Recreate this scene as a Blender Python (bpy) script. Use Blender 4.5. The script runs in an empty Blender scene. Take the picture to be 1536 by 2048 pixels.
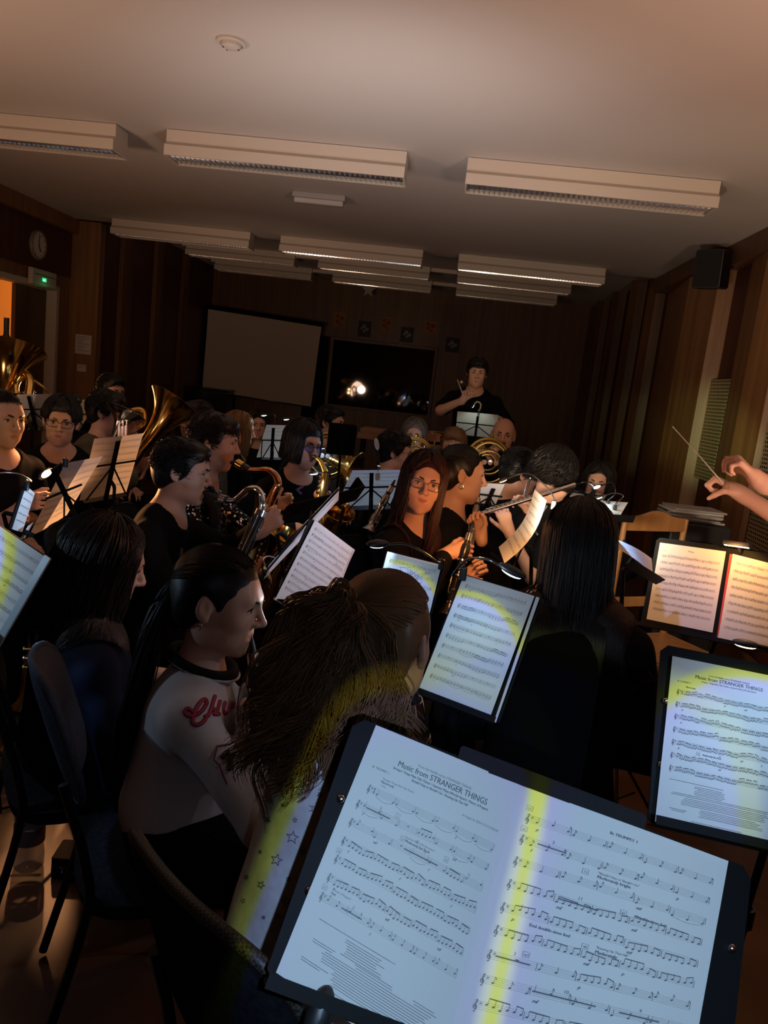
import bpy, bmesh, math, random
import numpy as np
from mathutils import Vector, Matrix
random.seed(7); rng = np.random.default_rng(11)
SC = bpy.context.scene
COL = SC.collection
# ------------------------------------------------------------------ camera
F, EYE = 1500.0, 1.60
CX, CY = 768.0, 1024.0
def _cam():
    rho = math.radians(6.5)
    d = np.array([(893-CX)/F, -(780-CY)/F, 1.0]); d /= np.linalg.norm(d)
    h = np.array([math.cos(rho), -math.sin(rho), 0.0])
    U = np.cross(h, d); U /= np.linalg.norm(U)
    if U[1] < 0: U = -U
    X = np.cross(U, d); X /= np.linalg.norm(X)
    return np.array([X, d, U])
CM = _cam()
CAM0 = np.array([0, 0, EYE])
cam_data = bpy.data.cameras.new('camera'); cam = bpy.data.objects.new('camera', cam_data); COL.objects.link(cam)
cam_data.sensor_fit = 'VERTICAL'; cam_data.sensor_height = 36.0; cam_data.lens = 36.0*F/2048.0
cam_data.clip_start = 0.02; cam_data.clip_end = 100
_r, _u, _f = CM[:, 0], CM[:, 1], CM[:, 2]
cam.matrix_world = Matrix(((_r[0], _u[0], -_f[0], 0), (_r[1], _u[1], -_f[1], 0), (_r[2], _u[2], -_f[2], EYE), (0, 0, 0, 1)))
SC.camera = cam
def ray(px, py): return CM @ np.array([(px-CX)/F, -(py-CY)/F, 1.0])
def W(px, py, Y):
    w = ray(px, py); return CAM0 + w*(Y/w[1])
def WX(px, py, X):
    w = ray(px, py); return CAM0 + w*(X/w[0])
def WZ(px, py, Z):
    w = ray(px, py); return CAM0 + w*((Z-EYE)/w[2])
def WP(px, py, p0, n):
    w = ray(px, py); return CAM0 + w*(np.dot(np.array(p0)-CAM0, n)/np.dot(w, n))
# ------------------------------------------------------------------ exposure, world
SC.view_settings.view_transform = 'Standard'; SC.view_settings.look = 'None'
SC.view_settings.exposure = 0.0; SC.view_settings.gamma = 1.0; SC.view_settings.use_curve_mapping = False
wd = bpy.data.worlds.new('night'); SC.world = wd; wd.use_nodes = True
wd.node_tree.nodes['Background'].inputs[0].default_value = (0.4, 0.5, 0.7, 1); wd.node_tree.nodes['Background'].inputs[1].default_value = 0.001
try:
    SC.cycles.use_denoising = True; SC.cycles.max_bounces = 6; SC.cycles.diffuse_bounces = 3; SC.cycles.glossy_bounces = 3
    SC.cycles.transmission_bounces = 4; SC.cycles.transparent_max_bounces = 8; SC.cycles.sample_clamp_indirect = 3.0; SC.cycles.caustics_reflective = False; SC.cycles.caustics_refractive = False
except Exception: pass
# ------------------------------------------------------------------ added fill for ceiling and back wall, then the corridor lamp
def lamp(name, kind, loc, energy, color, size=0.1, target=None, spot=None, blend=0.3):
    l = bpy.data.lights.new(name, kind); o = bpy.data.objects.new(name, l); COL.objects.link(o)
    l.energy = energy; l.color = color[:3]
    o.location = [float(v) for v in loc]
    if kind == 'AREA': l.shape = 'DISK'; l.size = size
    else: l.shadow_soft_size = size
    if kind == 'SPOT': l.spot_size = math.radians(spot or 60); l.spot_blend = blend
    if target is not None:
        d = Vector([float(v) for v in target]) - o.location
        o.rotation_euler = d.to_track_quat('-Z', 'Y').to_euler()
    return o
WARM, COOL, AMBER = (1.0, 0.52, 0.27), (0.55, 0.75, 1.0), (1.0, 0.42, 0.16)
lamp('ceiling_fill_right', 'SPOT', (1.6, 1.3, 1.2), 205, (1.0, 0.60, 0.42), 0.25, (1.7, 3.3, 3.05), 124, 1.0)  # added upward fill for the right of the ceiling, no lamp object
lamp('ceiling_fill_left', 'SPOT', (-2.9, 2.2, 1.3), 120, (1.0, 0.60, 0.40), 0.25, (-2.6, 3.4, 3.05), 142, 1.0)  # added fill for the left ceiling and wall
lamp('ceiling_fill_mid', 'SPOT', (-0.5, 3.4, 1.45), 62, (0.9, 0.82, 0.8), 0.3, (-0.5, 4.35, 3.05), 104, 1.0)  # added neutral fill, aimed up over the band
lamp('back_wall_fill', 'SPOT', (-2.3, 6.0, 1.35), 34, (1.0, 0.66, 0.45), 0.1, (-2.2, 13.3, 2.3), 88, 1.0)  # added to brighten the back wall, no source modelled
lamp('corridor_lamp', 'POINT', (-5.6, 8.3, 2.45), 75, (1.0, 0.45, 0.14), 0.12)
# ------------------------------------------------------------------ materials
MATS = {}
def mat(name, color=(.5, .5, .5), rough=.5, metal=0.0, spec=None, noise=None, alpha=None, emit=None, sheen=None, trans=None, bump=None, aniso=None, coat=None):
    if name in MATS: return MATS[name]
    m = bpy.data.materials.new(name); m.use_nodes = True; nt = m.node_tree; b = nt.nodes['Principled BSDF']
    b.inputs['Base Color'].default_value = (*color, 1); b.inputs['Roughness'].default_value = rough; b.inputs['Metallic'].default_value = metal
    if spec is not None: b.inputs['Specular IOR Level'].default_value = spec
    if sheen: b.inputs['Sheen Weight'].default_value = sheen
    if trans: b.inputs['Transmission Weight'].default_value = trans
    if coat: b.inputs['Coat Weight'].default_value = coat
    if alpha is not None: b.inputs['Alpha'].default_value = alpha
    if emit: b.inputs['Emission Color'].default_value = (*emit[:3], 1); b.inputs['Emission Strength'].default_value = emit[3]
    if noise or bump:
        tc = nt.nodes.new('ShaderNodeTexCoord'); mp = nt.nodes.new('ShaderNodeMapping'); nz = nt.nodes.new('ShaderNodeTexNoise')
        s = (noise or bump); mp.inputs['Scale'].default_value = s[0] if isinstance(s[0], tuple) else (s[0],)*3
        nz.inputs['Scale'].default_value = 1.0; nz.inputs['Detail'].default_value = 4
        nt.links.new(tc.outputs['Object'], mp.inputs[0]); nt.links.new(mp.outputs[0], nz.inputs['Vector'])
        if noise:
            rp = nt.nodes.new('ShaderNodeMix'); rp.data_type = 'RGBA'
            rp.inputs[6].default_value = (*color, 1); rp.inputs[7].default_value = (*noise[1], 1)
            mr = nt.nodes.new('ShaderNodeMapRange'); mr.inputs[1].default_value = .35; mr.inputs[2].default_value = .65
            nt.links.new(nz.outputs['Fac'], mr.inputs[0]); nt.links.new(mr.outputs[0], rp.inputs[0]); nt.links.new(rp.outputs[2], b.inputs['Base Color'])
        if bump:
            bp = nt.nodes.new('ShaderNodeBump'); bp.inputs['Strength'].default_value = bump[1]; bp.inputs['Distance'].default_value = .004
            nt.links.new(nz.outputs['Fac'], bp.inputs['Height']); nt.links.new(bp.outputs[0], b.inputs['Normal'])
    MATS[name] = m; return m
# ------------------------------------------------------------------ object helpers
def link(name, me, parent=None):
    o = bpy.data.objects.new(name, me); COL.objects.link(o)
    if parent is not None: o.parent = parent
    return o
def tag(o, label, cat, group=None, kind=None):
    o['label'] = label; o['category'] = cat
    if group: o['group'] = group
    if kind: o['kind'] = kind
    return o
def thing(name, label, cat, loc=(0, 0, 0), group=None):
    o = bpy.data.objects.new(name, None); COL.objects.link(o); o.location = [float(v) for v in loc]; o.empty_display_size = .1
    return tag(o, label, cat, group)
def nrm(v):
    v = np.array(v, float); return v/max(1e-9, np.linalg.norm(v))
class MB:
    """collects vertices and faces of ONE mesh"""
    def __init__(s): s.v = []; s.f = []; s.m = []; s.mi = 0
    def add(s, vs, fs, mi=None):
        o = len(s.v); s.v += [tuple(float(c) for c in p) for p in vs]; s.f += [tuple(o+i for i in f) for f in fs]; s.m += [s.mi if mi is None else mi]*len(fs); return s
    def box(s, lo, hi, mi=None):
        x0, y0, z0 = lo; x1, y1, z1 = hi
        return s.add([(x0,y0,z0),(x1,y0,z0),(x1,y1,z0),(x0,y1,z0),(x0,y0,z1),(x1,y0,z1),(x1,y1,z1),(x0,y1,z1)],
                     [(0,3,2,1),(4,5,6,7),(0,1,5,4),(1,2,6,5),(2,3,7,6),(3,0,4,7)], mi)
    def obox(s, c, ax, half, mi=None, ch=0.0):
        """oriented box with optional chamfered outline in the first two axes"""
        c = np.array(c, float); a, b, n = [np.array(v, float) for v in ax]; hx, hy, hz = half
        if ch <= 0: pts = [(-hx,-hy),(hx,-hy),(hx,hy),(-hx,hy)]
        else: pts = [(-hx+ch,-hy),(hx-ch,-hy),(hx,-hy+ch),(hx,hy-ch),(hx-ch,hy),(-hx+ch,hy),(-hx,hy-ch),(-hx,-hy+ch)]
        return s.prism([c+a*p+b*q for p, q in pts], n*hz*2, mi, center=True)
    def prism(s, ring, ext, mi=None, center=False):
        ring = [np.array(p, float) for p in ring]; ext = np.array(ext, float); n = len(ring)
        if center: ring = [p-ext/2 for p in ring]
        vs = ring+[p+ext for p in ring]
        fs = [tuple(range(n-1, -1, -1)), tuple(range(n, 2*n))]+[(i, (i+1) % n, n+(i+1) % n, n+i) for i in range(n)]
        return s.add(vs, fs, mi)
    def tube(s, pts, r, seg=8, mi=None, closed=False, cap=True, flat=None):
        P = np.array(pts, float); n = len(P); R = np.full(n, r, float) if np.isscalar(r) else np.array(r, float)
        T = np.zeros_like(P); T[1:-1] = P[2:]-P[:-2]; T[0] = P[1]-P[0]; T[-1] = P[-1]-P[-2]
        if closed: T[0] = T[-1] = P[1]-P[-2]
        T /= np.maximum(np.linalg.norm(T, axis=1, keepdims=True), 1e-9)
        a = np.array([0, 0, 1.0]) if abs(T[0][2]) < .9 else np.array([1.0, 0, 0])
        if flat is not None: a = np.array(flat, float)
        N = np.zeros_like(P); x = a - T[0]*np.dot(a, T[0]); N[0] = nrm(x)
        for i in range(1, n):
            x = N[i-1]-T[i]*np.dot(N[i-1], T[i]); N[i] = nrm(x)
        B = np.cross(T, N); an = np.linspace(0, 2*math.pi, seg, endpoint=False)
        ca, sa = np.cos(an), np.sin(an)
        fl = .3 if flat is not None else 1.0
        V = P[:, None, :]+R[:, None, None]*(N[:, None, :]*(ca*fl)[None, :, None]+B[:, None, :]*sa[None, :, None])
        fs = []
        for i in range(n-1):
            for j in range(seg):
                k = (j+1) % seg; fs.append((i*seg+j, i*seg+k, (i+1)*seg+k, (i+1)*seg+j))
        if cap and not closed:
            fs.append(tuple(range(seg-1, -1, -1))); fs.append(tuple((n-1)*seg+j for j in range(seg)))
        return s.add(V.reshape(-1, 3), fs, mi)
    def lathe(s, c, axis, prof, seg=32, mi=None, arc=None):
        """prof: (distance along the axis, radius)"""
        ax = nrm(axis); a = np.array([0, 0, 1.0]) if abs(ax[2]) < .9 else np.array([1.0, 0, 0])
        e1 = nrm(np.cross(ax, a)); e2 = np.cross(ax, e1); c = np.array(c, float)
        an = np.linspace(0, 2*math.pi, seg, endpoint=False); vs = []; fs = []
        for h, r in prof:
            for t in an: vs.append(c+ax*h+(e1*math.cos(t)+e2*math.sin(t))*max(r, 1e-5))
        for i in range(len(prof)-1):
            for j in range(seg):
                k = (j+1) % seg; fs.append((i*seg+j, i*seg+k, (i+1)*seg+k, (i+1)*seg+j))
        return s.add(vs, fs, mi)
    def ball(s, c, r, mi=None, u=12, v=8, ax=None):
        r = (r, r, r) if np.isscalar(r) else r; A = np.eye(3) if ax is None else np.array(ax, float)
        vs = []; fs = []; c = np.array(c, float)
        for i in range(v+1):
            th = math.pi*i/v
            for j in range(u):
                ph = 2*math.pi*j/u
                vs.append(c+A.T@np.array([r[0]*math.sin(th)*math.cos(ph), r[1]*math.sin(th)*math.sin(ph), r[2]*math.cos(th)]))
        for i in range(v):
            for j in range(u):
                k = (j+1) % u; fs.append((i*u+j, (i+1)*u+j, (i+1)*u+k, i*u+k))
        return s.add(vs, fs, mi)
    def grid(s, P, mi=None):
        P = np.array(P, float); a, b = P.shape[:2]
        return s.add(P.reshape(-1, 3), [(i*b+j, i*b+j+1, (i+1)*b+j+1, (i+1)*b+j) for i in range(a-1) for j in range(b-1)], mi)
    def build(s, name, mats, parent=None, smooth=False, bevel=0.0, origin=None):
        me = bpy.data.meshes.new(name); v = np.array(s.v, float).reshape(-1, 3)
        off = np.array(parent_off(parent)) if origin is None else np.array(origin, float)
        v = v-off
        me.from_pydata(v.tolist(), [], s.f); me.validate(clean_customdata=False)
        for m in (mats if isinstance(mats, (list, tuple)) else [mats]): me.materials.append(m)
        if len(me.polygons) == len(s.m): me.polygons.foreach_set('material_index', s.m)
        if smooth:
            me.polygons.foreach_set('use_smooth', [True]*len(me.polygons))
            try: me.set_sharp_from_angle(angle=math.radians(smooth if smooth is not True else 50))
            except Exception: pass
        o = link(name, me, parent)
        if parent is None: o.location = off
        if bevel:
            b = o.modifiers.new('edge', 'BEVEL'); b.width = bevel; b.segments = 2; b.limit_method = 'ANGLE'; b.angle_limit = math.radians(40)
        return o
def parent_off(p):
    if p is None: return (0, 0, 0)
    o = np.zeros(3)
    while p is not None:
        o = o+np.array(p.location); p = p.parent
    return o
def structure(name, mb, m, smooth=False, bevel=0):
    o = mb.build(name, m, smooth=smooth, bevel=bevel); o['kind'] = 'structure'; return o
def catmull(pts, n=8, closed=False):
    P = [np.array(p, float) for p in pts]; out = []
    m = len(P); rg = range(m if closed else m-1)
    for i in rg:
        p0 = P[(i-1) % m] if (closed or i > 0) else 2*P[0]-P[1]; p1 = P[i % m]; p2 = P[(i+1) % m]; p3 = P[(i+2) % m] if (closed or i+2 < m) else 2*P[-1]-P[-2]
        for k in range(n):
            t = k/n
            out.append(.5*((2*p1)+(-p0+p2)*t+(2*p0-5*p1+4*p2-p3)*t*t+(-p0+3*p1-3*p2+p3)*t**3))
    if not closed: out.append(P[-1])
    return out
# ================================================================== THE ROOM
def wood_mat(name, c1, c2, rough=.45, scale=(14, 14, .7)):
    return mat(name, c1, rough, noise=(scale, c2))
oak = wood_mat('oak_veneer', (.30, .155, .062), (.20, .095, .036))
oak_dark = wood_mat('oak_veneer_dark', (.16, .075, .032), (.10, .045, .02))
redwood = wood_mat('mahogany_panel', (.105, .028, .02), (.07, .02, .015))
plaster = mat('white_plaster', (.62, .58, .55), .9)
white_paint = mat('white_paint', (.62, .56, .5), .5)
fix_white = mat('fixture_enamel', (.66, .6, .52), .45)
alu = mat('polished_aluminium', (.85, .85, .85), .16, 1.0)
black_plastic = mat('black_plastic', (.012, .012, .013), .42)
black_metal = mat('black_metal', (.0045, .0045, .005), .6, spec=.12)
chrome = mat('chrome', (.8, .8, .8), .12, 1.0)
floor_m = mat('brown_linoleum', (.10, .05, .03), .35, noise=((3, 3, 3), (.065, .033, .02)))
X0, X1, Y0, YB = -4.58, 2.36, -3.2, 13.3
HC, HC2, YS = 3.06, 3.25, 8.78
structure('floor', MB().box((X0-2.2, Y0, -.1), (X1+.3, YB+.2, 0)), floor_m)
structure('ceiling', MB().box((X0-.2, Y0, HC), (X1+.3, YS, HC+.4)), plaster)
structure('ceiling_rear', MB().box((X0-.2, YS, HC2), (X1+.3, YB+.2, HC2+.2)), plaster)
structure('wall_front', MB().box((X0-.2, Y0-.15, 0), (X1+.3, Y0, HC)), oak)
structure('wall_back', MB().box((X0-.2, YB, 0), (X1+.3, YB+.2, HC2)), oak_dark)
# left wall with its doorway
DY0, DY1, DH = 6.75, 8.60, 2.24
structure('wall_left', MB().box((X0-.15, Y0, 0), (X0, DY0, HC)).box((X0-.15, DY0, DH), (X0, DY1, HC)).box((X0-.15, DY1, 0), (X0, 8.95, HC)), oak)
structure('trim_1', MB().box((X0, Y0, 2.40), (X0+.02, 8.9, 2.90)), redwood)
structure('trim_2', MB().box((X0, Y0, 2.90), (X0+.10, 8.9, HC)), oak, bevel=.006)
structure('trim_3', MB().box((X0-.17, DY0-.02, 0), (X0+.015, DY0+.04, DH+.03)).box((X0-.17, DY1-.04, 0), (X0+.015, DY1+.025, DH+.03)).box((X0-.17, DY0+.04, DH-.03), (X0+.015, DY1-.04, DH+.03)), white_paint, bevel=.004)
d = thing('door_1', 'brown wooden door leaf standing in the white doorway under the exit sign', 'door', (X0-.12, 8.3, 0)); d['kind'] = 'structure'
MB().box((X0-.15, 7.93, .01), (X0-.105, DY1-.045, DH-.035)).build('leaf', oak_dark, d, bevel=.004)
MB().tube([(X0-.105, 8.0, 1.05), (X0-.06, 8.0, 1.05), (X0-.06, 8.12, 1.05)], .01).build('handle', chrome, d, smooth=True)
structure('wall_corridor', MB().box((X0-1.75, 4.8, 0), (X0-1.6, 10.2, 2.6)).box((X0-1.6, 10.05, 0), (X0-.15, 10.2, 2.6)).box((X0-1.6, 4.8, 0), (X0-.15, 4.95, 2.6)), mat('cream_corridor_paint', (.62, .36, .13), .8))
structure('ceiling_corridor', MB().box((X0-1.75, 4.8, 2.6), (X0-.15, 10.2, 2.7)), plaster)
structure('wall_left_rear', MB().box((X0-.15, 8.95, 0), (-4.27, YB, HC2)), redwood)
structure('column_left', MB().box((X0, 8.86, 0), (-4.22, 8.99, HC)), oak, bevel=.004)
def strips(name, xw, sgn, spans, m, prot=.10, z1=HC2, fold=None):
    for a, b in spans:
        mid = a+(b-a)*(fold or .4)
        mb = MB().prism([(xw, a, 0), (xw-sgn*prot*.8, a+.04, 0), (xw-sgn*prot*1.35, mid, 0), (xw-sgn*prot*.6, b-.04, 0), (xw, b, 0)], (0, 0, z1))
        structure(name, mb, m)
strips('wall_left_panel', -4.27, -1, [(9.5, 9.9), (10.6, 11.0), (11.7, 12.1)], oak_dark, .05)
# right wall: folded oak strips with dark recesses between them
structure('wall_right', MB().box((X1, Y0, 0), (X1+.2, YB, HC2)), redwood)
strips('wall_right_panel', X1, 1, [(-1.6, -.4), (.4, 1.5), (2.2, 3.2), (3.9, 4.9), (5.62, 6.50)], oak, .10, HC)
strips('wall_right_panel', X1, 1, [(6.95, 8.70)], oak, .16, HC, .34)
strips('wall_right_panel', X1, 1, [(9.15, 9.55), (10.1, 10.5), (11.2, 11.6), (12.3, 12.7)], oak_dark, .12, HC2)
def perforated():
    m = bpy.data.materials.new('perforated_sheet'); m.use_nodes = True; nt = m.node_tree; N = nt.nodes; L = nt.links; b = N['Principled BSDF']
    tc = N.new('ShaderNodeTexCoord'); sp = N.new('ShaderNodeSeparateXYZ'); L.new(tc.outputs['Object'], sp.inputs[0])
    def mth(op, a, bb=None):
        n = N.new('ShaderNodeMath'); n.operation = op
        for i, x in enumerate((a, bb)):
            if x is None: continue
            if isinstance(x, (int, float)): n.inputs[i].default_value = x
            else: L.new(x, n.inputs[i])
        return n.outputs[0]
    u = mth('MULTIPLY', sp.outputs['Y'], 1/.034); v = mth('MULTIPLY', sp.outputs['Z'], 1/.0295)
    row = mth('FLOOR', v); off = mth('MULTIPLY', mth('MODULO', row, 2.0), .5)
    fu = mth('SUBTRACT', mth('FRACT', mth('ADD', u, off)), .5); fv = mth('SUBTRACT', mth('FRACT', v), .5)
    dd = mth('SQRT', mth('ADD', mth('MULTIPLY', fu, fu), mth('MULTIPLY', fv, fv)))
    hole = mth('GREATER_THAN', dd, .33)
    mx = N.new('ShaderNodeMix'); mx.data_type = 'RGBA'; mx.inputs[6].default_value = (.008, .006, .005, 1); mx.inputs[7].default_value = (.55, .46, .26, 1)
    L.new(hole, mx.inputs[0]); L.new(mx.outputs[2], b.inputs['Base Color']); b.inputs['Roughness'].default_value = .35; return m
perf = perforated()
for i, (a, b, z0, z1) in enumerate([(4.92, 5.6, .3, 2.1), (6.5, 6.95, 1.08, 1.95), (3.22, 3.88, .3, 1.7)]):
    structure('wall_right_grille', MB().box((X1-.05, a, z0), (X1-.002, b, z1)), perf)
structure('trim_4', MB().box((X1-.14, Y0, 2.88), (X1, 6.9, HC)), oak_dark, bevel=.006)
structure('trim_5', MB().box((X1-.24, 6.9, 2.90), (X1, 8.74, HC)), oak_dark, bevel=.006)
structure('baseboard_right', MB().box((X1-.2, Y0, 0), (X1-.15, 5, .1)), oak_dark)
# ------------------------------------------------------------------ ceiling light fixtures
def fixture(cx, cy, zc, label, first=[]):
    if first:
        o = first[0].copy(); COL.objects.link(o)
        for c in first[0].children:
            k = c.copy(); COL.objects.link(k); k.parent = o
    else:
        o = thing('ceiling_light', label, 'ceiling light', (0, 0, 0)); first.append(o)
        L, w = 1.57, .125
        hb = MB()
        hb.prism([(-L/2, -w*.75, 0), (-L/2, w*.75, 0), (-L/2, w*.75, -.075), (-L/2, w, -.10), (-L/2, w, -.125), (-L/2, -w, -.125), (-L/2, -w, -.10), (-L/2, -w*.75, -.075)], (L, 0, 0))
        hb.build('housing', fix_white, o)
        fr = MB(); z0, z1 = -.165, -.125
        for y in (-w, w-.012): fr.box((-L/2, y, z0), (L/2, y+.012, z1))
        for x in (-L/2, L/2-.012): fr.box((x, -w+.012, z0), (x+.012, w-.012, z1))
        fr.build('rim', fix_white, o)
        lv = MB()
        for k in range(46):
            x = -L/2+.03+k*(L-.06)/45
            lv.prism([(x-.001, -w+.012, z0+.004), (x+.001, -w+.012, z0+.004), (x+.006, -w+.012, z1-.002), (x-.006, -w+.012, z1-.002)], (0, 2*w-.024, 0))
        lv.prism([(-L/2+.012, -.001, z0+.004), (-L/2+.012, .001, z0+.004), (-L/2+.012, .008, z1-.002), (-L/2+.012, -.008, z1-.002)], (L-.024, 0, 0))
        lv.build('louvre', alu, o)
        for y in (-.06, .06):
            MB().tube([(-L/2+.03, y, -.138), (L/2-.03, y, -.138)], .0085, 10).build('tube', mat('opal_tube', (.7, .68, .64), .4), o, smooth=True)
    o.location = (cx, cy, zc-.004); tag(o, label, 'ceiling light', 'fluorescent ceiling lights'); return o
for (cy, zc, rn) in ((5.16, HC, 'nearest row'), (8.56, HC, 'second row'), (10.95, HC2, 'third row, half hidden'), (12.3, HC2, 'furthest row')):
    for cx, side in ((-3.13, 'left one'), (-1.22, 'middle one'), (.74, 'right one')):
        fixture(cx, cy, zc, 'white louvred fluorescent ceiling light, %s of the %s' % (side, rn))
for y in (10.95, 12.3):
    structure('trim_6', MB().box((-4.0, y-.03, HC2-.05), (1.5, y+.03, HC2-.001)), fix_white)
# smoke detector, emergency light
c = WZ(463, 82, HC)
o = thing('smoke_detector', 'round white smoke detector on the ceiling near the top of the photo', 'smoke detector', c)
MB().lathe(c, (0, 0, -1), [(0, .0), (0, .068), (.012, .068), (.016, .064), (.016, .054), (.008, .05), (.008, 0)], 40).build('base', white_paint, o, smooth=35)
MB().lathe(c+np.array([0, 0, -.008]), (0, 0, -1), [(0, .047), (.018, .042), (.024, .03), (.026, 0)], 32).build('sensor', white_paint, o, smooth=35)
hs = MB()
for a in (.4, 2.4, 3.4): MB().ball(c+np.array([.034*math.cos(a), .034*math.sin(a), -.028]), .006, u=8, v=6).build('contact_hole', black_plastic, o, smooth=True)
c = (WZ(587, 388, HC)+WZ(694, 390, HC))/2
o = thing('emergency_light', 'small white bulkhead emergency light between the first two rows of lights', 'emergency light', c)
MB().prism([(c[0]-.22, c[1]-.06, HC), (c[0]-.22, c[1]+.06, HC), (c[0]-.22, c[1]+.055, HC-.045), (c[0]-.22, c[1]-.055, HC-.045)], (.44, 0, 0)).build('housing', mat('grey_enamel', (.4, .4, .4), .5), o, bevel=.008)
MB().prism([(c[0]-.205, c[1]-.05, HC-.045), (c[0]-.205, c[1]+.05, HC-.045), (c[0]-.205, c[1]+.035, HC-.085), (c[0]-.205, c[1]-.035, HC-.085)], (.41, 0, 0)).build('diffuser', mat('opal_plastic', (.5, .5, .5), .3), o, bevel=.008)
# clock, exit sign, notices
c = WX(76, 490, X0+.03); xx = c[0]
o = thing('wall_clock', 'round white wall clock above the exit sign', 'clock', c)
MB().lathe(c+np.array([-.01, 0, 0]), (1, 0, 0), [(-.02, .0), (-.02, .155), (.022, .155), (.03, .15), (.03, .138), (.016, .136)], 40).build('case', mat('clock_case', (.25, .2, .16), .4), o, smooth=35)
MB().lathe(c+np.array([.006, 0, 0]), (1, 0, 0), [(0, .0), (0, .137), ], 40).build('dial', mat('clock_dial', (.75, .72, .66), .5), o)
mk = MB()
for h in range(12):
    a = h*math.pi/6; dv = np.array([0, -math.sin(a)*-1, math.cos(a)]); MB().tube([c+np.array([.008, 0, 0])+dv*.108, c+np.array([.008, 0, 0])+dv*.128], .003, 4).build('hour_mark', black_plastic, o)
for a, l, r in ((math.radians(150), .075, .005), (math.radians(5), .105, .0035)):
    MB().tube([c+np.array([.012, 0, 0]), c+np.array([.012, math.sin(a)*l, math.cos(a)*l])], r, 5).build('hand', black_plastic, o)
e = (WX(52, 545, X0)+WX(100, 562, X0))/2
o = thing('exit_sign', 'white exit sign with a lit green panel above the doorway', 'exit sign', e)
ez = e[2]-.01; ey = e[1]
MB().box((X0+.021, ey-.25, ez-.085), (X0+.075, ey+.25, ez+.085)).build('housing', white_paint, o, bevel=.008)
gl = MB().box((X0+.0755, ey-.05, ez-.035), (X0+.077, ey+.03, ez+.0))
gl.build('green_panel', mat('exit_green', (.0, .3, .1), .4, emit=(.02, .9, .25, 1.6)), o)
MB().box((X0+.0772, ey-.028, ez-.03), (X0+.078, ey-.006, ez-.016)).build('arrow', mat('exit_white', (.8, .9, .8), .4, emit=(.8, 1, .9, 1.5)), o)
MB().box((X0+.0755, ey-.2, ez+.02), (X0+.077, ey+.2, ez+.03)).build('groove', mat('dark_line', (.15, .12, .1), .5), o)
lamp('exit_sign_glow', 'POINT', (X0+.16, ey-.02, ez-.1), .05, (.1, 1, .35), .03)
paper_w = mat('notice_paper', (.62, .58, .55), .7)
ink = mat('black_ink', (.02, .02, .025), .7)
for (a, b, lab, lines) in (((152, 668), (182, 710), 'larger white notice pinned on the wooden column', 7), ((155, 728), (172, 744), 'small white card below the notice on the wooden column', 3)):
    p, q = W(*a, 8.86), W(*b, 8.86)
    o = thing('notice', lab, 'notice', ((p+q)/2))
    MB().box((p[0], 8.852, q[2]), (q[0], 8.857, p[2])).build('paper', paper_w, o)
    t = MB()
    for k in range(lines):
        z = p[2]-(p[2]-q[2])*(k+1)/(lines+1.5); t.box((p[0]+.02, 8.8508, z-.004), (q[0]-.02-.04*(k % 3), 8.8515, z+.004))
    t.build('writing', mat('grey_ink', (.25, .23, .22), .8), o)
# ------------------------------------------------------------------ back wall
tl, tr, br, bl = W(413, 620, 12.9), W(642, 656, 12.9), W(617, 805, 12.9), W(405, 768, 12.9)
o = thing('projection_screen', 'large pale projection screen hanging at the left end of the back wall', 'projection screen', bl)
xl, xr, zt, zb = -4.2, -2.23, 2.50, 1.12
n = 9; G = [[(xl+(xr-xl)*i/(n-1)-.05*(j/(n-1))*(1 if i == n-1 else 0), 12.9+.012*math.sin(i*1.1+j*.7), zt+(zb-zt)*j/(n-1)-.09*(i/(n-1))*(1-.2*j/(n-1))) for j in range(n)] for i in range(n)]
MB().grid(G).build('cloth', mat('screen_cloth', (.66, .55, .46), .9), o, smooth=True)
MB().tube([(xl-.03, 12.9, zt+.03), (xr+.03, 12.9, zt-.06)], .03, 10).build('roller', black_metal, o, smooth=True)
MB().tube([(xl, 12.9, zb), (xr, 12.9, zb-.075)], .012, 8).build('bottom_bar', black_metal, o, smooth=True)
MB().tube([(xl-.06, 12.95, 0), (xl-.06, 12.95, zt+.03)], .018, 8).build('pole', black_metal, o, smooth=True)
o = thing('upright_piano', 'black upright piano below the projection screen', 'piano', (-3.95, 12.5, 0))
MB().box((-4.2, 12.35, 0), (-3.62, 12.8, 1.16)).build('case', mat('piano_black', (.008, .008, .008), .2), o, bevel=.01)
MB().box((-4.22, 12.33, 1.16), (-3.6, 12.8, 1.19)).build('lid', mat('piano_black', (.008, .008, .008), .2), o, bevel=.005)
MB().box((-4.2, 12.12, .62), (-3.62, 12.35, .74)).build('keyboard', mat('piano_black', (.008, .008, .008), .2), o, bevel=.005)
o = thing('curtain', 'tall black folded curtain between the projection screen and the dark window', 'curtain', (-2.1, 13.2, 0))
G = [[(-2.42+.30*i/16+.0*j-.10*(1-j/8)*(1-i/16), 13.12+.035*math.sin(i*1.6), 2.25*j/8+.02) for j in range(9)] for i in range(17)]
MB().grid(G).build('cloth', mat('black_cloth', (.006, .006, .006), .9), o, smooth=True)
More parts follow.
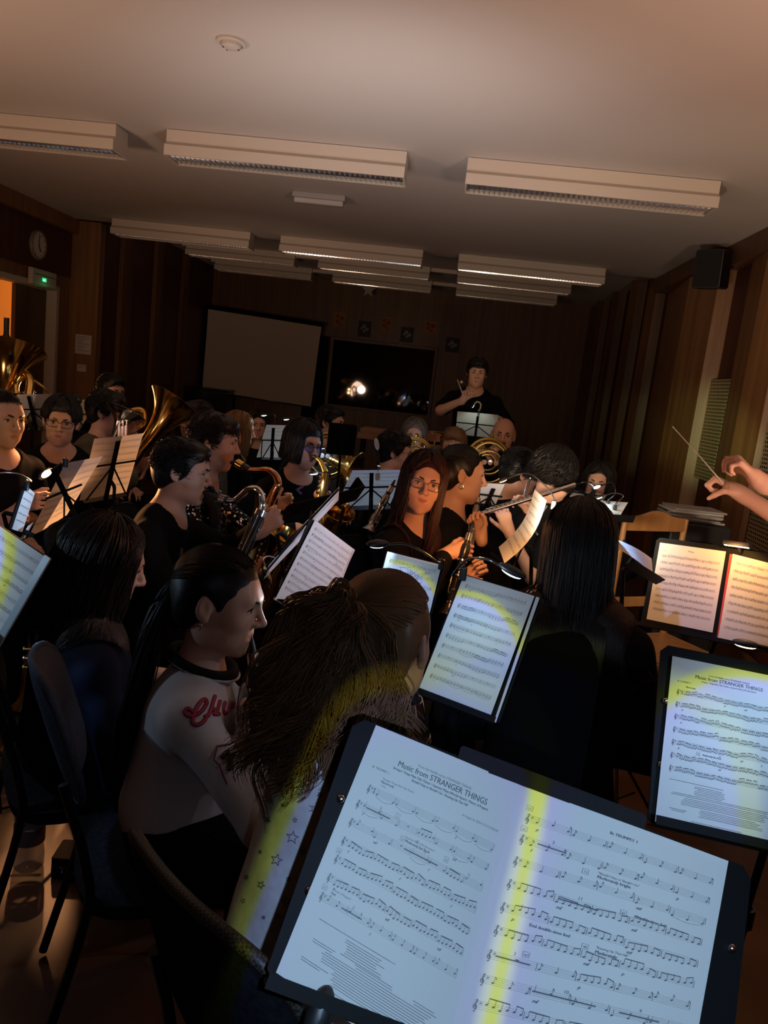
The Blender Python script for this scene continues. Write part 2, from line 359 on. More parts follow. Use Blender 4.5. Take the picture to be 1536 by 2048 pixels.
# dark observation window
wx0, wx1, wz0, wz1 = -2.05, -.28, 1.13, 2.24
o = thing('window_1', 'large dark window in the back wall reflecting small lamps', 'window', (wx0, YB, wz0)); o['kind'] = 'structure'
fr = MB(); t = .05
fr.box((wx0-t, YB-.05, wz0-t), (wx0, YB, wz1+t)).box((wx1, YB-.05, wz0-t), (wx1+t, YB, wz1+t)).box((wx0, YB-.05, wz1), (wx1, YB, wz1+t)).box((wx0, YB-.05, wz0-t), (wx1, YB, wz0))
fr.build('window_frame', oak_dark, o, bevel=.004)
MB().box((wx0, YB-.012, wz0), (wx1, YB-.004, wz1)).build('pane', mat('dark_glass', (.002, .002, .002), .03, spec=.9), o)
yel, redm = mat('poster_cream', (.34, .17, .06), .8), mat('poster_red', (.22, .03, .015), .8)
dk, gr = mat('poster_black', (.012, .012, .014), .6), mat('poster_grey', (.3, .3, .3), .7)
ps = [((669, 622), (690, 657), 0, 'leftmost of the three cream posters with red flowers above the dark window'), ((762, 632), (783, 664), 0, 'middle one of the three cream posters with red flowers above the dark window'), ((849, 640), (873, 668), 0, 'rightmost of the three cream posters with red flowers above the dark window'),
      ((718, 641), (740, 675), 1, 'leftmost of the three black posters above the dark window'), ((803, 653), (825, 686), 1, 'middle one of the three black posters above the dark window'), ((893, 674), (917, 706), 1, 'lowest and rightmost black poster, right of the dark window')]
for a, b, k, lab in ps:
    p, q = W(*a, YB), W(*b, YB)
    o = thing('poster', lab, 'poster', (p+q)/2, 'small posters above the window'); y = YB-.004
    MB().box((p[0], y, q[2]), (q[0], YB-.001, p[2])).build('paper', dk if k else yel, o)
    w, h = q[0]-p[0], p[2]-q[2]; pr = MB()
    for (fx, fz, r) in (((.3, .72, .12), (.68, .6, .15), (.35, .38, .12), (.6, .22, .1)) if not k else ((.45, .66, .13), (.28, .52, .09), (.7, .5, .12), (.5, .38, .1))):
        cxx, czz = p[0]+w*fx, q[2]+h*fz
        for j in range(5): pr.ball((cxx+w*r*.7*math.cos(j*1.257), y-.001, czz+w*r*.7*math.sin(j*1.257)), (w*r*.5, .0015, w*r*.5), u=8, v=4)
    pr.build('print', gr if k else redm, o, smooth=True)
c = W(737, 580, YB-.3)
o = thing('hanging_star', 'small pale paper star hanging above the posters', 'star', c)
pts = [c+np.array([math.sin(i*math.pi/5), 0, math.cos(i*math.pi/5)])*(.13 if i % 2 == 0 else .055) for i in range(10)]
MB().prism(pts, (0, .02, 0)).build('star', mat('star_paper', (.55, .48, .4), .8), o)
MB().tube([c+np.array([0, .01, .12]), (c[0], c[1]+.01, HC2-.001)], .0015, 5).build('thread', gr, o)
# wall loudspeaker
o = thing('wall_speaker', 'black loudspeaker mounted at the top of the right wall', 'speaker', (2.15, 6.55, 2.85))
p = W(1432, 527, 6.6)
ax = nrm((-.62, -.78, -.12)); sd = nrm(np.cross((0, 0, 1), ax)); up = np.cross(ax, sd)
cc = np.array([2.07, 6.7, 2.83])
MB().obox(cc, (sd, up, ax), (.115, .155, .10), ch=.015).build('cabinet', black_plastic, o, bevel=.006)
MB().obox(cc+ax*.104, (sd, up, ax), (.10, .14, .006), ch=.012).build('grille', mat('speaker_cloth', (.006, .006, .007), .8), o)
MB().tube([cc-ax*.09, cc-ax*.09+np.array([.07, .0, .02]), (X1-.10, 6.75, 2.9)], .02, 8).build('bracket', black_metal, o, smooth=True)
# ================================================================== PEOPLE: smooth distance fields turned into single meshes
class Sdf:
    def __init__(s): s.p = []
    def cap(s, a, b, ra, rb=None, k=.02, sub=False): s.p.append(('c', np.array(a, float), np.array(b, float), float(ra), float(ra if rb is None else rb), k, sub)); return s
    def ell(s, c, r, R=None, k=.02, sub=False): s.p.append(('e', np.array(c, float), np.array(r, float), np.eye(3) if R is None else np.array(R, float), None, k, sub)); return s
    def half(s, c, n, k=.0): s.p.append(('h', np.array(c, float), nrm(n), None, None, k, True)); return s      # cut away the side n points to
    @staticmethod
    def _d(p, X):
        if p[0] == 'c':
            a, b, ra, rb = p[1], p[2], p[3], p[4]; ba = b-a; q = X-a; L = max(1e-9, float(ba@ba))
            h = np.clip((q@ba)/L, 0, 1); return np.linalg.norm(q-h[..., None]*ba, axis=-1)-(ra+(rb-ra)*h)
        if p[0] == 'e':
            q = (X-p[1])@p[3]; r = p[2]; k0 = np.linalg.norm(q/r, axis=-1); k1 = np.linalg.norm(q/(r*r), axis=-1)
            return k0*(k0-1)/np.maximum(k1, 1e-6)
        return -((X-p[1])@p[2])
    def bounds(s, p):
        if p[0] == 'c':
            r = max(p[3], p[4]); return np.minimum(p[1], p[2])-r, np.maximum(p[1], p[2])+r
        r = np.sqrt(((p[3]*p[2][None, :])**2).sum(1)); return p[1]-r, p[1]+r
    @staticmethod
    def mix(cur, d, k, sub):
        if sub:
            if k <= 0: return np.maximum(cur, -d)
            h = np.clip(.5-.5*(cur+d)/k, 0, 1); return cur*(1-h)-d*h+k*h*(1-h)
        if k <= 0: return np.minimum(cur, d)
        h = np.clip(.5+.5*(cur-d)/k, 0, 1); return cur*(1-h)+d*h-k*h*(1-h)
    def at(s, X):
        X = np.asarray(X, float); cur = np.full(X.shape[:-1], 1.0)
        for p in s.p: cur = s.mix(cur, s._d(p, X), p[5], p[6])
        return cur
    def mesh(s, vox, noise=None):
        lo = np.min([s.bounds(p)[0] for p in s.p if not p[6]], 0)-3*vox; hi = np.max([s.bounds(p)[1] for p in s.p if not p[6]], 0)+3*vox
        n = np.ceil((hi-lo)/vox).astype(int)+1; D = np.full(n, 1.0, np.float32)
        for p in s.p:
            if p[0] == 'h': a, b = np.zeros(3, int), n
            else:
                l, h = s.bounds(p); m = p[5]*1.1+3*vox
                a = np.clip(np.floor((l-m-lo)/vox).astype(int), 0, n); b = np.clip(np.ceil((h+m-lo)/vox).astype(int)+1, 0, n)
            if np.any(b <= a): continue
            X = np.stack(np.meshgrid(*[lo[i]+vox*np.arange(a[i], b[i]) for i in range(3)], indexing='ij'), -1)
            sl = tuple(slice(a[i], b[i]) for i in range(3))
            D[sl] = s.mix(D[sl], s._d(p, X), p[5], p[6])
        if noise:
            idx = np.argwhere(np.abs(D) < 4*vox); X = lo+vox*idx
            D[tuple(idx.T)] += noise(X).astype(np.float32)
        return surface_nets(D, lo, vox)
def surface_nets(D, lo, vox):
    S = D < 0; c = [S[i:S.shape[0]-1+i, j:S.shape[1]-1+j, k:S.shape[2]-1+k] for i in (0, 1) for j in (0, 1) for k in (0, 1)]
    al = np.logical_and.reduce(c); an = np.logical_or.reduce(c); act = an & ~al
    idx = np.argwhere(act); N = len(idx)
    offs = np.array([(i, j, k) for i in (0, 1) for j in (0, 1) for k in (0, 1)])
    V = np.stack([D[tuple((idx+o).T)] for o in offs], 1).astype(float)
    acc = np.zeros((N, 3)); cnt = np.zeros(N)
    for a in range(8):
        for b in range(a+1, 8):
            if np.abs(offs[a]-offs[b]).sum() != 1: continue
            va, vb = V[:, a], V[:, b]; m = (va < 0) != (vb < 0)
            t = np.where(m, va/np.where(m, va-vb, 1), 0)
            acc += np.where(m[:, None], offs[a]+t[:, None]*(offs[b]-offs[a]), 0); cnt += m
    P = lo+vox*(idx+acc/cnt[:, None])
    ids = np.full(act.shape, -1, np.int64); ids[act] = np.arange(N)
    Q = []
    for ax in range(3):
        u, v = (ax+1) % 3, (ax+2) % 3
        a = [slice(0, None)]*3; sl0 = [slice(None)]*3; sl1 = [slice(None)]*3
        sl0[ax] = slice(0, -1); sl1[ax] = slice(1, None)
        s0, s1 = S[tuple(sl0)], S[tuple(sl1)]; e = np.argwhere(s0 != s1)
        e = e[(e[:, u] > 0) & (e[:, v] > 0) & (e[:, u] < D.shape[u]-1) & (e[:, v] < D.shape[v]-1)]
        fl = s0[tuple(e.T)]
        def g(du, dv):
            k = e.copy(); k[:, u] += du; k[:, v] += dv; return ids[tuple(k.T)]
        q = np.stack([g(-1, -1), g(0, -1), g(0, 0), g(-1, 0)], 1)
        q[~fl] = q[~fl][:, ::-1]; Q.append(q)
    return P, np.concatenate(Q)
def mesh_obj(name, P, Q, mats, parent, smooth=True, attr=None):
    me = bpy.data.meshes.new(name); P = P-np.array(parent_off(parent))
    me.vertices.add(len(P)); me.vertices.foreach_set('co', P.astype(np.float32).ravel())
    me.loops.add(Q.size); me.loops.foreach_set('vertex_index', Q.astype(np.int32).ravel())
    me.polygons.add(len(Q)); me.polygons.foreach_set('loop_start', np.arange(0, Q.size, Q.shape[1], dtype=np.int32))
    me.update(calc_edges=True); me.validate()
    me.polygons.foreach_set('use_smooth', [smooth]*len(me.polygons))
    for m in (mats if isinstance(mats, (list, tuple)) else [mats]): me.materials.append(m)
    if attr is not None:
        at = me.attributes.new('lip', 'FLOAT', 'POINT'); at.data.foreach_set('value', attr.astype(np.float32))
    return link(name, me, parent)
def skin_mat(name, c):
    if name in MATS: return MATS[name]
    m = mat(name, c, .48, spec=.35); nt = m.node_tree; b = nt.nodes['Principled BSDF']
    at = nt.nodes.new('ShaderNodeAttribute'); at.attribute_name = 'lip'; mx = nt.nodes.new('ShaderNodeMix'); mx.data_type = 'RGBA'
    mx.inputs[6].default_value = (*c, 1); mx.inputs[7].default_value = (c[0]*.72, c[1]*.36, c[2]*.36, 1)
    nt.links.new(at.outputs['Fac'], mx.inputs[0]); nt.links.new(mx.outputs[2], b.inputs['Base Color'])
    b.inputs['Subsurface Weight'].default_value = .12; b.inputs['Subsurface Radius'].default_value = (.012, .005, .003); b.inputs['Subsurface Scale'].default_value = .6
    return m
SKIN = skin_mat('skin', (.62, .36, .25)); SKIN2 = skin_mat('skin_tanned', (.52, .28, .18))
eye_w = mat('eye_white', (.7, .68, .64), .2); pupil = mat('pupil', (.01, .008, .006), .1)
iris = {'brown': mat('iris_brown', (.09, .04, .02), .2), 'grey': mat('iris_grey', (.18, .22, .25), .2)}
def hair_mat(name, c, rough=.42): return mat(name, c, rough, spec=.3)
HB = hair_mat('black_hair', (.008, .007, .0065)); HD = hair_mat('dark_brown_hair', (.019, .011, .0075)); HC_ = hair_mat('chestnut_hair', (.17, .088, .040), .40)
HR = hair_mat('red_brown_hair', (.034, .0095, .007)); HG = hair_mat('blond_hair', (.30, .16, .06)); HGY = hair_mat('grey_hair', (.16, .14, .12))
def rotz(a): c, s = math.cos(a), math.sin(a); return np.array([[c, -s, 0], [s, c, 0], [0, 0, 1.0]])
def frame(yaw, pitch=0, roll=0):
    """columns right, forward, up; yaw 0 looks along +Y, positive turns to +X; pitch up positive (degrees)"""
    y, p, r = [math.radians(v) for v in (yaw, pitch, roll)]
    f = np.array([math.sin(y)*math.cos(p), math.cos(y)*math.cos(p), math.sin(p)])
    rt = np.array([math.cos(y), -math.sin(y), 0]); up = np.cross(rt, f)
    R = np.stack([rt*math.cos(r)+up*math.sin(r), f, up*math.cos(r)-rt*math.sin(r)], 1); return R
def head_sdf(S, H, R, s, female, blow=False, jaw=1.0, smile=0.0):
    L = lambda x, y, z: H+R@(np.array([x, y, z])*s)
    e = lambda c, r, k, sub=False: S.ell(L(*c), np.array(r)*s, R, k*s, sub)
    c = lambda a, b, ra, rb, k, sub=False: S.cap(L(*a), L(*b), ra*s, rb*s, k*s, sub)
    e((0, -.014, .034), (.074, .094, .086), .03)
    e((0, .022, -.036), (.056*jaw, .064, .078), .03)
    e((0, .045, .02), (.060, .045, .062), .03)
    e((0, .074 if not female else .070, -.100), (.022*jaw, .02, .018), .03)
    for x in (-1, 1):
        e((x*.042*jaw, .012, -.072), (.018, .03, .022), .03)
        e((x*.036, .058, -.026), (.024, .026, .024), .03)
    c((-.036, .078, .030), (.036, .078, .030), .010, .010, .02); c((-.016, .087, .028), (.016, .087, .028), .008, .008, .015)
    for x in (-1, 1): e((x*.031, .098, .008), (.017, .013, .012), .014, True)
    for x in (-1, 1): e((x*.031, .0735, .008), (.0135, .0135, .0125), .004)
    c((0, .090, .020), (0, .112, -.020), .0065, .0095, .010); e((0, .112, -.023), (.010, .010, .0085), .008)
    for x in (-1, 1): e((x*.0125, .100, -.027), (.0075, .011, .0075), .007)
    e((0, .082, -.060), (.027, .012, .02), .02)
    c((-.026, .050, -.070), (.026, .050, -.070), .026, .026, .03)
    sm = smile*.006; w_ = .021+smile*.005; c((-w_, .084-sm*.6, -.057+sm), (0, .0925, -.0545), .0032, .0046, .006); c((w_, .084-sm*.6, -.057+sm), (0, .0925, -.0545), .0032, .0046, .006)
    c((-.018-smile*.004, .084-sm*.5, -.0625+sm*.8), (0, .086, -.064), .0036, .0044, .006); c((.018+smile*.004, .084-sm*.5, -.0625+sm*.8), (0, .086, -.064), .0036, .0044, .006); c((-.008, .0895, -.0645), (.008, .0895, -.0645), .0060, .0060, .006)
    c((-.027, .0935-sm*.5, -.0588+sm), (0, .0950, -.0598), .0022, .0024, .003, True); c((.027, .0935-sm*.5, -.0588+sm), (0, .0950, -.0598), .0022, .0024, .003, True)
    if smile:
        for x in (-1, 1): e((x*.040, .062, -.030), (.020, .020, .018), .02)
    for x in (-1, 1):
        Re = R@rotz(x*.45)
        S.ell(L(x*.078, -.008, .0), np.array((.0085, .019, .032))*s, Re, .006*s); S.ell(L(x*.088, -.004, .004), np.array((.007, .010, .018))*s, Re, .006*s, True)
        S.ell(L(x*.076, -.001, -.026), np.array((.007, .008, .009))*s, Re, .006*s)
def finger(S, base, d, n, L, r, curl, k=.004):
    """d points along the finger, n to the palm side; curl = three bend angles in degrees"""
    p = np.array(base, float); d = nrm(d); n = nrm(n-d*np.dot(n, d)); seg = (.46, .30, .24); rr = r
    for f, a in zip(seg, curl):
        a = math.radians(a); d2 = d*math.cos(a)+n*math.sin(a); n = n*math.cos(a)-d*math.sin(a); d = d2
        q = p+d*L*f; S.cap(p, q, rr, rr*.92, k); p = q; rr *= .92
    return p
def hand_sdf(S, wrist, d, n, s=1.0, curl=(30, 40, 25), thumb=1, spread=.06, tcurl=(20, 20), grip=None):
    """d: wrist to knuckles, n: palm side normal; thumb = +1 or -1 side along d x n"""
    d = nrm(d); n = nrm(n-d*np.dot(n, d)); t = np.cross(d, n)*thumb; w = np.array(wrist, float)
    kn = []
    for i, (o, l) in enumerate(((.030, .090), (.010, .094), (-.010, .088), (-.028, .080))):
        k = w+(d*l+t*o)*s; kn.append(k); S.cap(w+(d*.012+t*o*.5)*s, k, .0125*s, .0102*s, .012)
    S.cap(w-d*.02*s, w+d*.02*s, .024*s, .023*s, .02)
    for i, (k, L, r) in enumerate(zip(kn, (.072, .080, .074, .058), (.0086, .0088, .0084, .0074))):
        c = curl[i] if isinstance(curl[0], (tuple, list)) else curl
        dd = nrm(d+t*spread*(1.5-i)); finger(S, k, dd, n, L*s, r*s, c)
    b = w+(d*.022+t*.024+n*.010)*s; td = nrm(d*.75+t*.62+n*.30); S.cap(w+(d*.01+t*.012)*s, b, .014*s, .0135*s, .012)
    a = math.radians(tcurl[0]); m = b+td*.036*s; S.cap(b, m, .0125*s, .0105*s, .008)
    td2 = nrm(td+n*math.tan(a)-t*math.tan(a)*.6); q = m+td2*.032*s; S.cap(m, q, .0105*s, .0095*s, .005)
    td3 = nrm(td2+n*.3-t*.35); S.cap(q, q+td3*.024*s, .0095*s, .0075*s, .005)
def ik(S, T, l1, l2, hint):
    v = T-S; D = np.linalg.norm(v); D2 = min(D, (l1+l2)*.995); u = v/D; T = S+u*D2
    a = (l1*l1-l2*l2+D2*D2)/(2*D2); h = math.sqrt(max(0, l1*l1-a*a)); hv = np.array(hint)-u*np.dot(hint, u)
    return S+u*a+nrm(hv)*h, T
def fold_noise(f, amp, seed=0):
    r = np.random.default_rng(seed); K = r.normal(size=(7, 3))*f; ph = r.uniform(0, 6.28, 7)
    def fn(X):
        o = np.zeros(len(X))
        for k, p in zip(K, ph): o += np.sin(X@k+p)
        return amp*o/2.6
    return fn
def strands(name, paths, radii, m, parent, seg=3):
    """paths: (N, K, 3); one mesh of tapered locks"""
    P = np.array(paths, float); N, K, _ = P.shape; R = np.array(radii, float)
    if R.ndim == 1: R = R[:, None]*np.ones((1, K))
    T = np.gradient(P, axis=1); T /= np.maximum(np.linalg.norm(T, axis=2, keepdims=True), 1e-9)
    a = np.array([.37, .21, .9]); A = np.cross(T, a); A /= np.maximum(np.linalg.norm(A, axis=2, keepdims=True), 1e-6); B = np.cross(T, A)
    an = np.arange(seg)*2*math.pi/seg
    V = P[:, :, None, :]+R[:, :, None, None]*(A[:, :, None, :]*np.cos(an)[None, None, :, None]+B[:, :, None, :]*np.sin(an)[None, None, :, None])
    i = np.arange(N)[:, None, None]*K*seg; k = np.arange(K-1)[None, :, None]*seg; j = np.arange(seg)[None, None, :]; j2 = (j+1) % seg
    Q = np.stack([i+k+j, i+k+j2, i+k+seg+j2, i+k+seg+j], -1).reshape(-1, 4)
    return V.reshape(-1, 3), Q
def push_out(S, P, m=.008, it=3, fixed=0):
    """keep hair points outside a body"""
    sh = P.shape; X = P.reshape(-1, 3).copy()
    for _ in range(it):
        d = S.at(X); i = np.where(d < m)[0]
        if len(i) == 0: break
        Y = X[i]; e = 2e-3
        g = np.stack([S.at(Y+np.eye(3)[a]*e)-S.at(Y-np.eye(3)[a]*e) for a in range(3)], 1); g /= np.maximum(np.linalg.norm(g, axis=1, keepdims=True), 1e-9)
        X[i] = Y+g*(m-d[i])[:, None]
    return X.reshape(sh)
def scalp(s, th, ph, off=0.0):
    """point on the cranium in head space; th from the crown down, ph 0 = front, 90 = person's right"""
    r = (np.array([.074, .094, .086])*s)[:, None]+np.asarray(off)*np.ones((3, 1)); c = np.array([0, -.014, .034])*s
    return np.stack([c[0]+r[0]*np.sin(th)*np.sin(ph), c[1]+r[1]*np.sin(th)*np.cos(ph), c[2]+r[2]*np.cos(th)], -1)
def make_hair(parent, style, m, H, R, s, body, n=500, length=.3, curl=0.0, seed=1, bang=False, rad=.0022, part=0.0):
    r = np.random.default_rng(seed); toW = lambda X: H+X@R.T
    S = Sdf(); L = lambda x, y, z: H+R@(np.array([x, y, z])*s)
    th_ = {'short': .011, 'bald': .001, 'tied': .009, 'long': .012, 'bob': .014, 'crop': .005}[style]
    S.ell(L(0, -.017, .037), (np.array([.074, .094, .086])+th_)*s, R, 0)
    if style in ('short', 'crop', 'tied'): S.ell(L(0, -.05, -.01), np.array((.070, .06, .075))*s, R, .02*s)
    if style == 'short': S.ell(L(0, .05, .088), np.array((.055, .045, .03))*s, R, .03*s)
    S.ell(L(0, .118, -.045), np.array((.080 if style != 'tied' else .070, .085, .125))*s, R, .012*s, True)
    if style in ('short', 'crop', 'tied'):
        for x in (-1, 1): S.ell(L(x*.09, .005, -.035), np.array((.03, .035, .055))*s, R, .008*s, True)
        S.half(L(0, -.02, -.062 if style != 'tied' else -.088), R@np.array([0, .35, -1.0]))
    else: S.half(L(0, -.02, -.085), R@np.array([0, 0, -1.0]))
    P, Q = S.mesh(.006 if s > .5 else .008, fold_noise(60, .0016, seed)); Vs, Qs = [P], [Q]; nv = len(P)
    paths = None; K = 18
    if style in ('short', 'crop'):
        K = 5; N = n; th = np.arccos(r.uniform(-.15, 1, N)); ph = r.uniform(0, 2*math.pi, N)
        keep = ~((np.cos(ph) > .35) & (th > .95)); th, ph = th[keep], ph[keep]; N = len(th)
        t = np.linspace(0, 1, K); ll = (length if style == 'short' else .02)*r.uniform(.6, 1.2, N)
        rz = r.uniform(.2, 1.3, N)
        X = np.stack([scalp(s, th+ ll/.09*tt, ph+r.normal(0, .25, N)*tt, (th_ if style != 'short' else .008)+(.012 if style == 'short' else .003)*tt*rz) for tt in t], 1)
        paths = toW(X); rr = np.linspace(1, .25, K)
    elif style in ('long', 'bob'):
        N = n; ph = r.uniform(.62, 2*math.pi-.62, N); th0 = r.uniform(.05, 1.1, N); nf = N//3; sgn = np.where(r.uniform(0, 1, nf) < .5+part, -1, 1); ph[:nf] = sgn*r.uniform(.7, 1.25, nf); pst = np.zeros(N); pst[:nf] = ph[:nf]-sgn*r.uniform(.02, .25, nf); th0[:nf] = r.uniform(.1, .85, nf); isf = np.zeros(N); isf[:nf] = 1; lift = r.uniform(.004, .02, N)
        Lh = length*r.uniform(.82, 1.05, N); t = np.linspace(0, 1, K)
        X = np.zeros((N, K, 3))
        arc = (1.62-th0)*.085*s; tot = arc+Lh
        if not bang: pst = ph*0+np.sign(ph)*0+pst*0+ (ph-np.sign(ph)*(np.abs(ph)-.06)) if False else np.where(isf > 0, ph-np.sign(ph)*(np.abs(ph)-.05-.12*r.uniform(0, 1, N)), ph)
        for k, tt in enumerate(t):
            sarc = np.minimum(tot*tt, arc); th = th0+sarc/(.085*s); fall = np.maximum(tot*tt-arc, 0)
            pk = np.where(isf > 0, pst+(ph-pst)*np.clip((th-th0)/(1.45-th0), 0, 1)**.8, ph) if not bang else ph; q = scalp(s, th, pk, (lift+.004)); out = scalp(s, np.full(N, 1.57), ph)-np.array([0, -.014, .034])*s; out[:, 2] = 0
            q[:, 2] -= fall*.97; q += out*(np.minimum(fall, .15)*.5)[:, None]*.25; X[:, k] = q
        a = r.uniform(0, 6.28, N)
        wv = np.sin(t[None, :]*(9+4*curl)+a[:, None])*(.004+.012*curl)*t[None, :]
        X[:, :, 0] += wv; X[:, :, 1] += np.cos(t[None, :]*(8+4*curl)+a[:, None])*(.004+.012*curl)*t[None, :]
        # gravity acts straight down
        paths = toW(X)
        zf = paths[:, :, 2]
        if bang:
            nb = n//4; pb = r.uniform(-.75, .75, nb); Kb = K; tb = np.linspace(0, 1, K)
            Xb = np.stack([scalp(s, .25+1.0*tt+r.normal(0, .02, nb), pb*(1+.1*tt), .012+.004*math.sin(tt*3)) for tt in tb], 1); paths = np.concatenate([paths, toW(Xb)])
        if body is not None: paths = push_out(body, paths, .010)
        rr = np.concatenate([np.full(K-6, 1.0), np.linspace(1, .2, 6)])
    elif style == 'tied':
        N = n; ph = r.uniform(0, 2*math.pi, N); th0 = np.where(np.abs(np.cos(ph)) > 0, 1.15-.35*np.maximum(np.cos(ph), 0)+.45*np.maximum(-np.cos(ph), 0), 1); t = np.linspace(0, 1, K)
        tie = np.array(part if isinstance(part, tuple) else (0, -.098, .055))*s
        A = scalp(s, th0*r.uniform(.35, 1, N), ph, .0122); X = np.zeros((N, K, 3)); c = np.array([0, -.014, .034])*s
        for k, tt in enumerate(t):
            q = A*(1-tt)+tie*tt; dq = (q-c)/(np.array([.074, .094, .086])*s+.0115+.0014*np.sin(ph*23)[:, None]); l = np.linalg.norm(dq, axis=1, keepdims=True)
            X[:, k] = c+(q-c)/np.minimum(l, 1.0) if tt < .93 else q*1.0
        paths = toW(X); rr = np.full(K, 1.0)
    if paths is not None:
        N = len(paths); V2, Q2 = strands('x', paths, r.uniform(.7, 1.3, N)[:, None]*rr[None, :]*rad, m, parent); Vs.append(V2); Qs.append(Q2+nv); nv += len(V2)
    return Vs, Qs
def tail(H, R, s, tie, drop, n=400, length=.35, curl=1.0, seed=3, spread=.05, rad=.0016, body=None, out=(0, -1, .2), K=30, clumps=0, jit=.006, endcurl=0.0):
    """a bunch of hair from the tie point, gathered in wavy locks"""
    r = np.random.default_rng(seed); C = clumps or max(8, n//14); ci = r.integers(0, C, n); t = np.linspace(0, 1, K)
    a = r.uniform(0, 6.28, C)[ci]; q = np.sqrt(r.uniform(0, 1, C))[ci]
    T = H+R@(np.array(tie)*s); o = R@nrm(out); X = np.zeros((n, K, 3)); Lh = length*(r.uniform(.7, 1.05, C)[ci])*r.uniform(.9, 1.04, n)
    d0 = nrm(o); side = nrm(np.cross(d0, (0, 0, 1))); up2 = np.cross(side, d0)
    j = (side[None, :]*np.cos(a)[:, None]+up2[None, :]*np.sin(a)[:, None])*q[:, None]
    wob = r.uniform(6, 10, C)[ci]*(.6+.4*curl); wa = (r.uniform(.005, .010, C)[ci])*curl; w2 = r.uniform(0, 6.28, C)[ci]; jt = r.normal(0, 1, (n, 3))*jit; tc = r.uniform(.5, 1.3, n)
    dv = np.array(drop, float)
    for k, tt in enumerate(t):
        f = 1-math.exp(-3.2*tt)
        X[:, k] = T+d0*(.055*f)+(dv*1.0)[None, :]*(Lh*tt**1.25)[:, None]+j*(.012+spread*min(1, tt*2.2)**.8)+jt*min(1, .25+1.2*tt)
        g = wa*min(1, tt*2.2)*(1+.5*tt)
        if endcurl: g2 = endcurl*tt**3; X[:, k] += side[None, :]*(np.sin(14*tt+w2)*g2)[:, None] if np.ndim(g2) else (side[None, :]*np.sin(14*tt+w2)[:, None]+d0[None, :]*np.cos(14*tt+w2)[:, None])*g2
        X[:, k] += side[None, :]*(np.sin(wob*tt+w2)*g)[:, None]+up2[None, :]*(.5*np.sin(wob*tt*.9+w2+1)*g)[:, None]+d0[None, :]*(np.cos(wob*tt+w2)*g*.8)[:, None]
    if body is not None: X = push_out(body, X, .008)
    rr = np.concatenate([np.full(K-8, 1.0), np.linspace(1, .3, 8)])
    return strands('x', X, r.uniform(.7, 1.3, n)[:, None]*rr[None, :]*rad, None, None)
def join_obj(name, Vs, Qs, m, parent): return mesh_obj(name, np.concatenate(Vs), np.concatenate(Qs), m, parent)
CLOTH = {}
def cloth(name, c, rough=.85, **k): return mat(name, c, rough, spec=.06, **k)
BLK = cloth('black_fabric', (.0065, .0065, .0075), .8); NAVY = cloth('navy_fabric', (.010, .012, .022)); DENIM = cloth('denim', (.035, .055, .10))
OLIVE = cloth('olive_fabric', (.11, .095, .06)); GREYF = cloth('grey_fabric', (.10, .10, .10)); WHITEF = cloth('white_fabric', (.55, .55, .55))
shoe_m = mat('black_leather', (.012, .011, .010), .4)
PEOPLE = {}
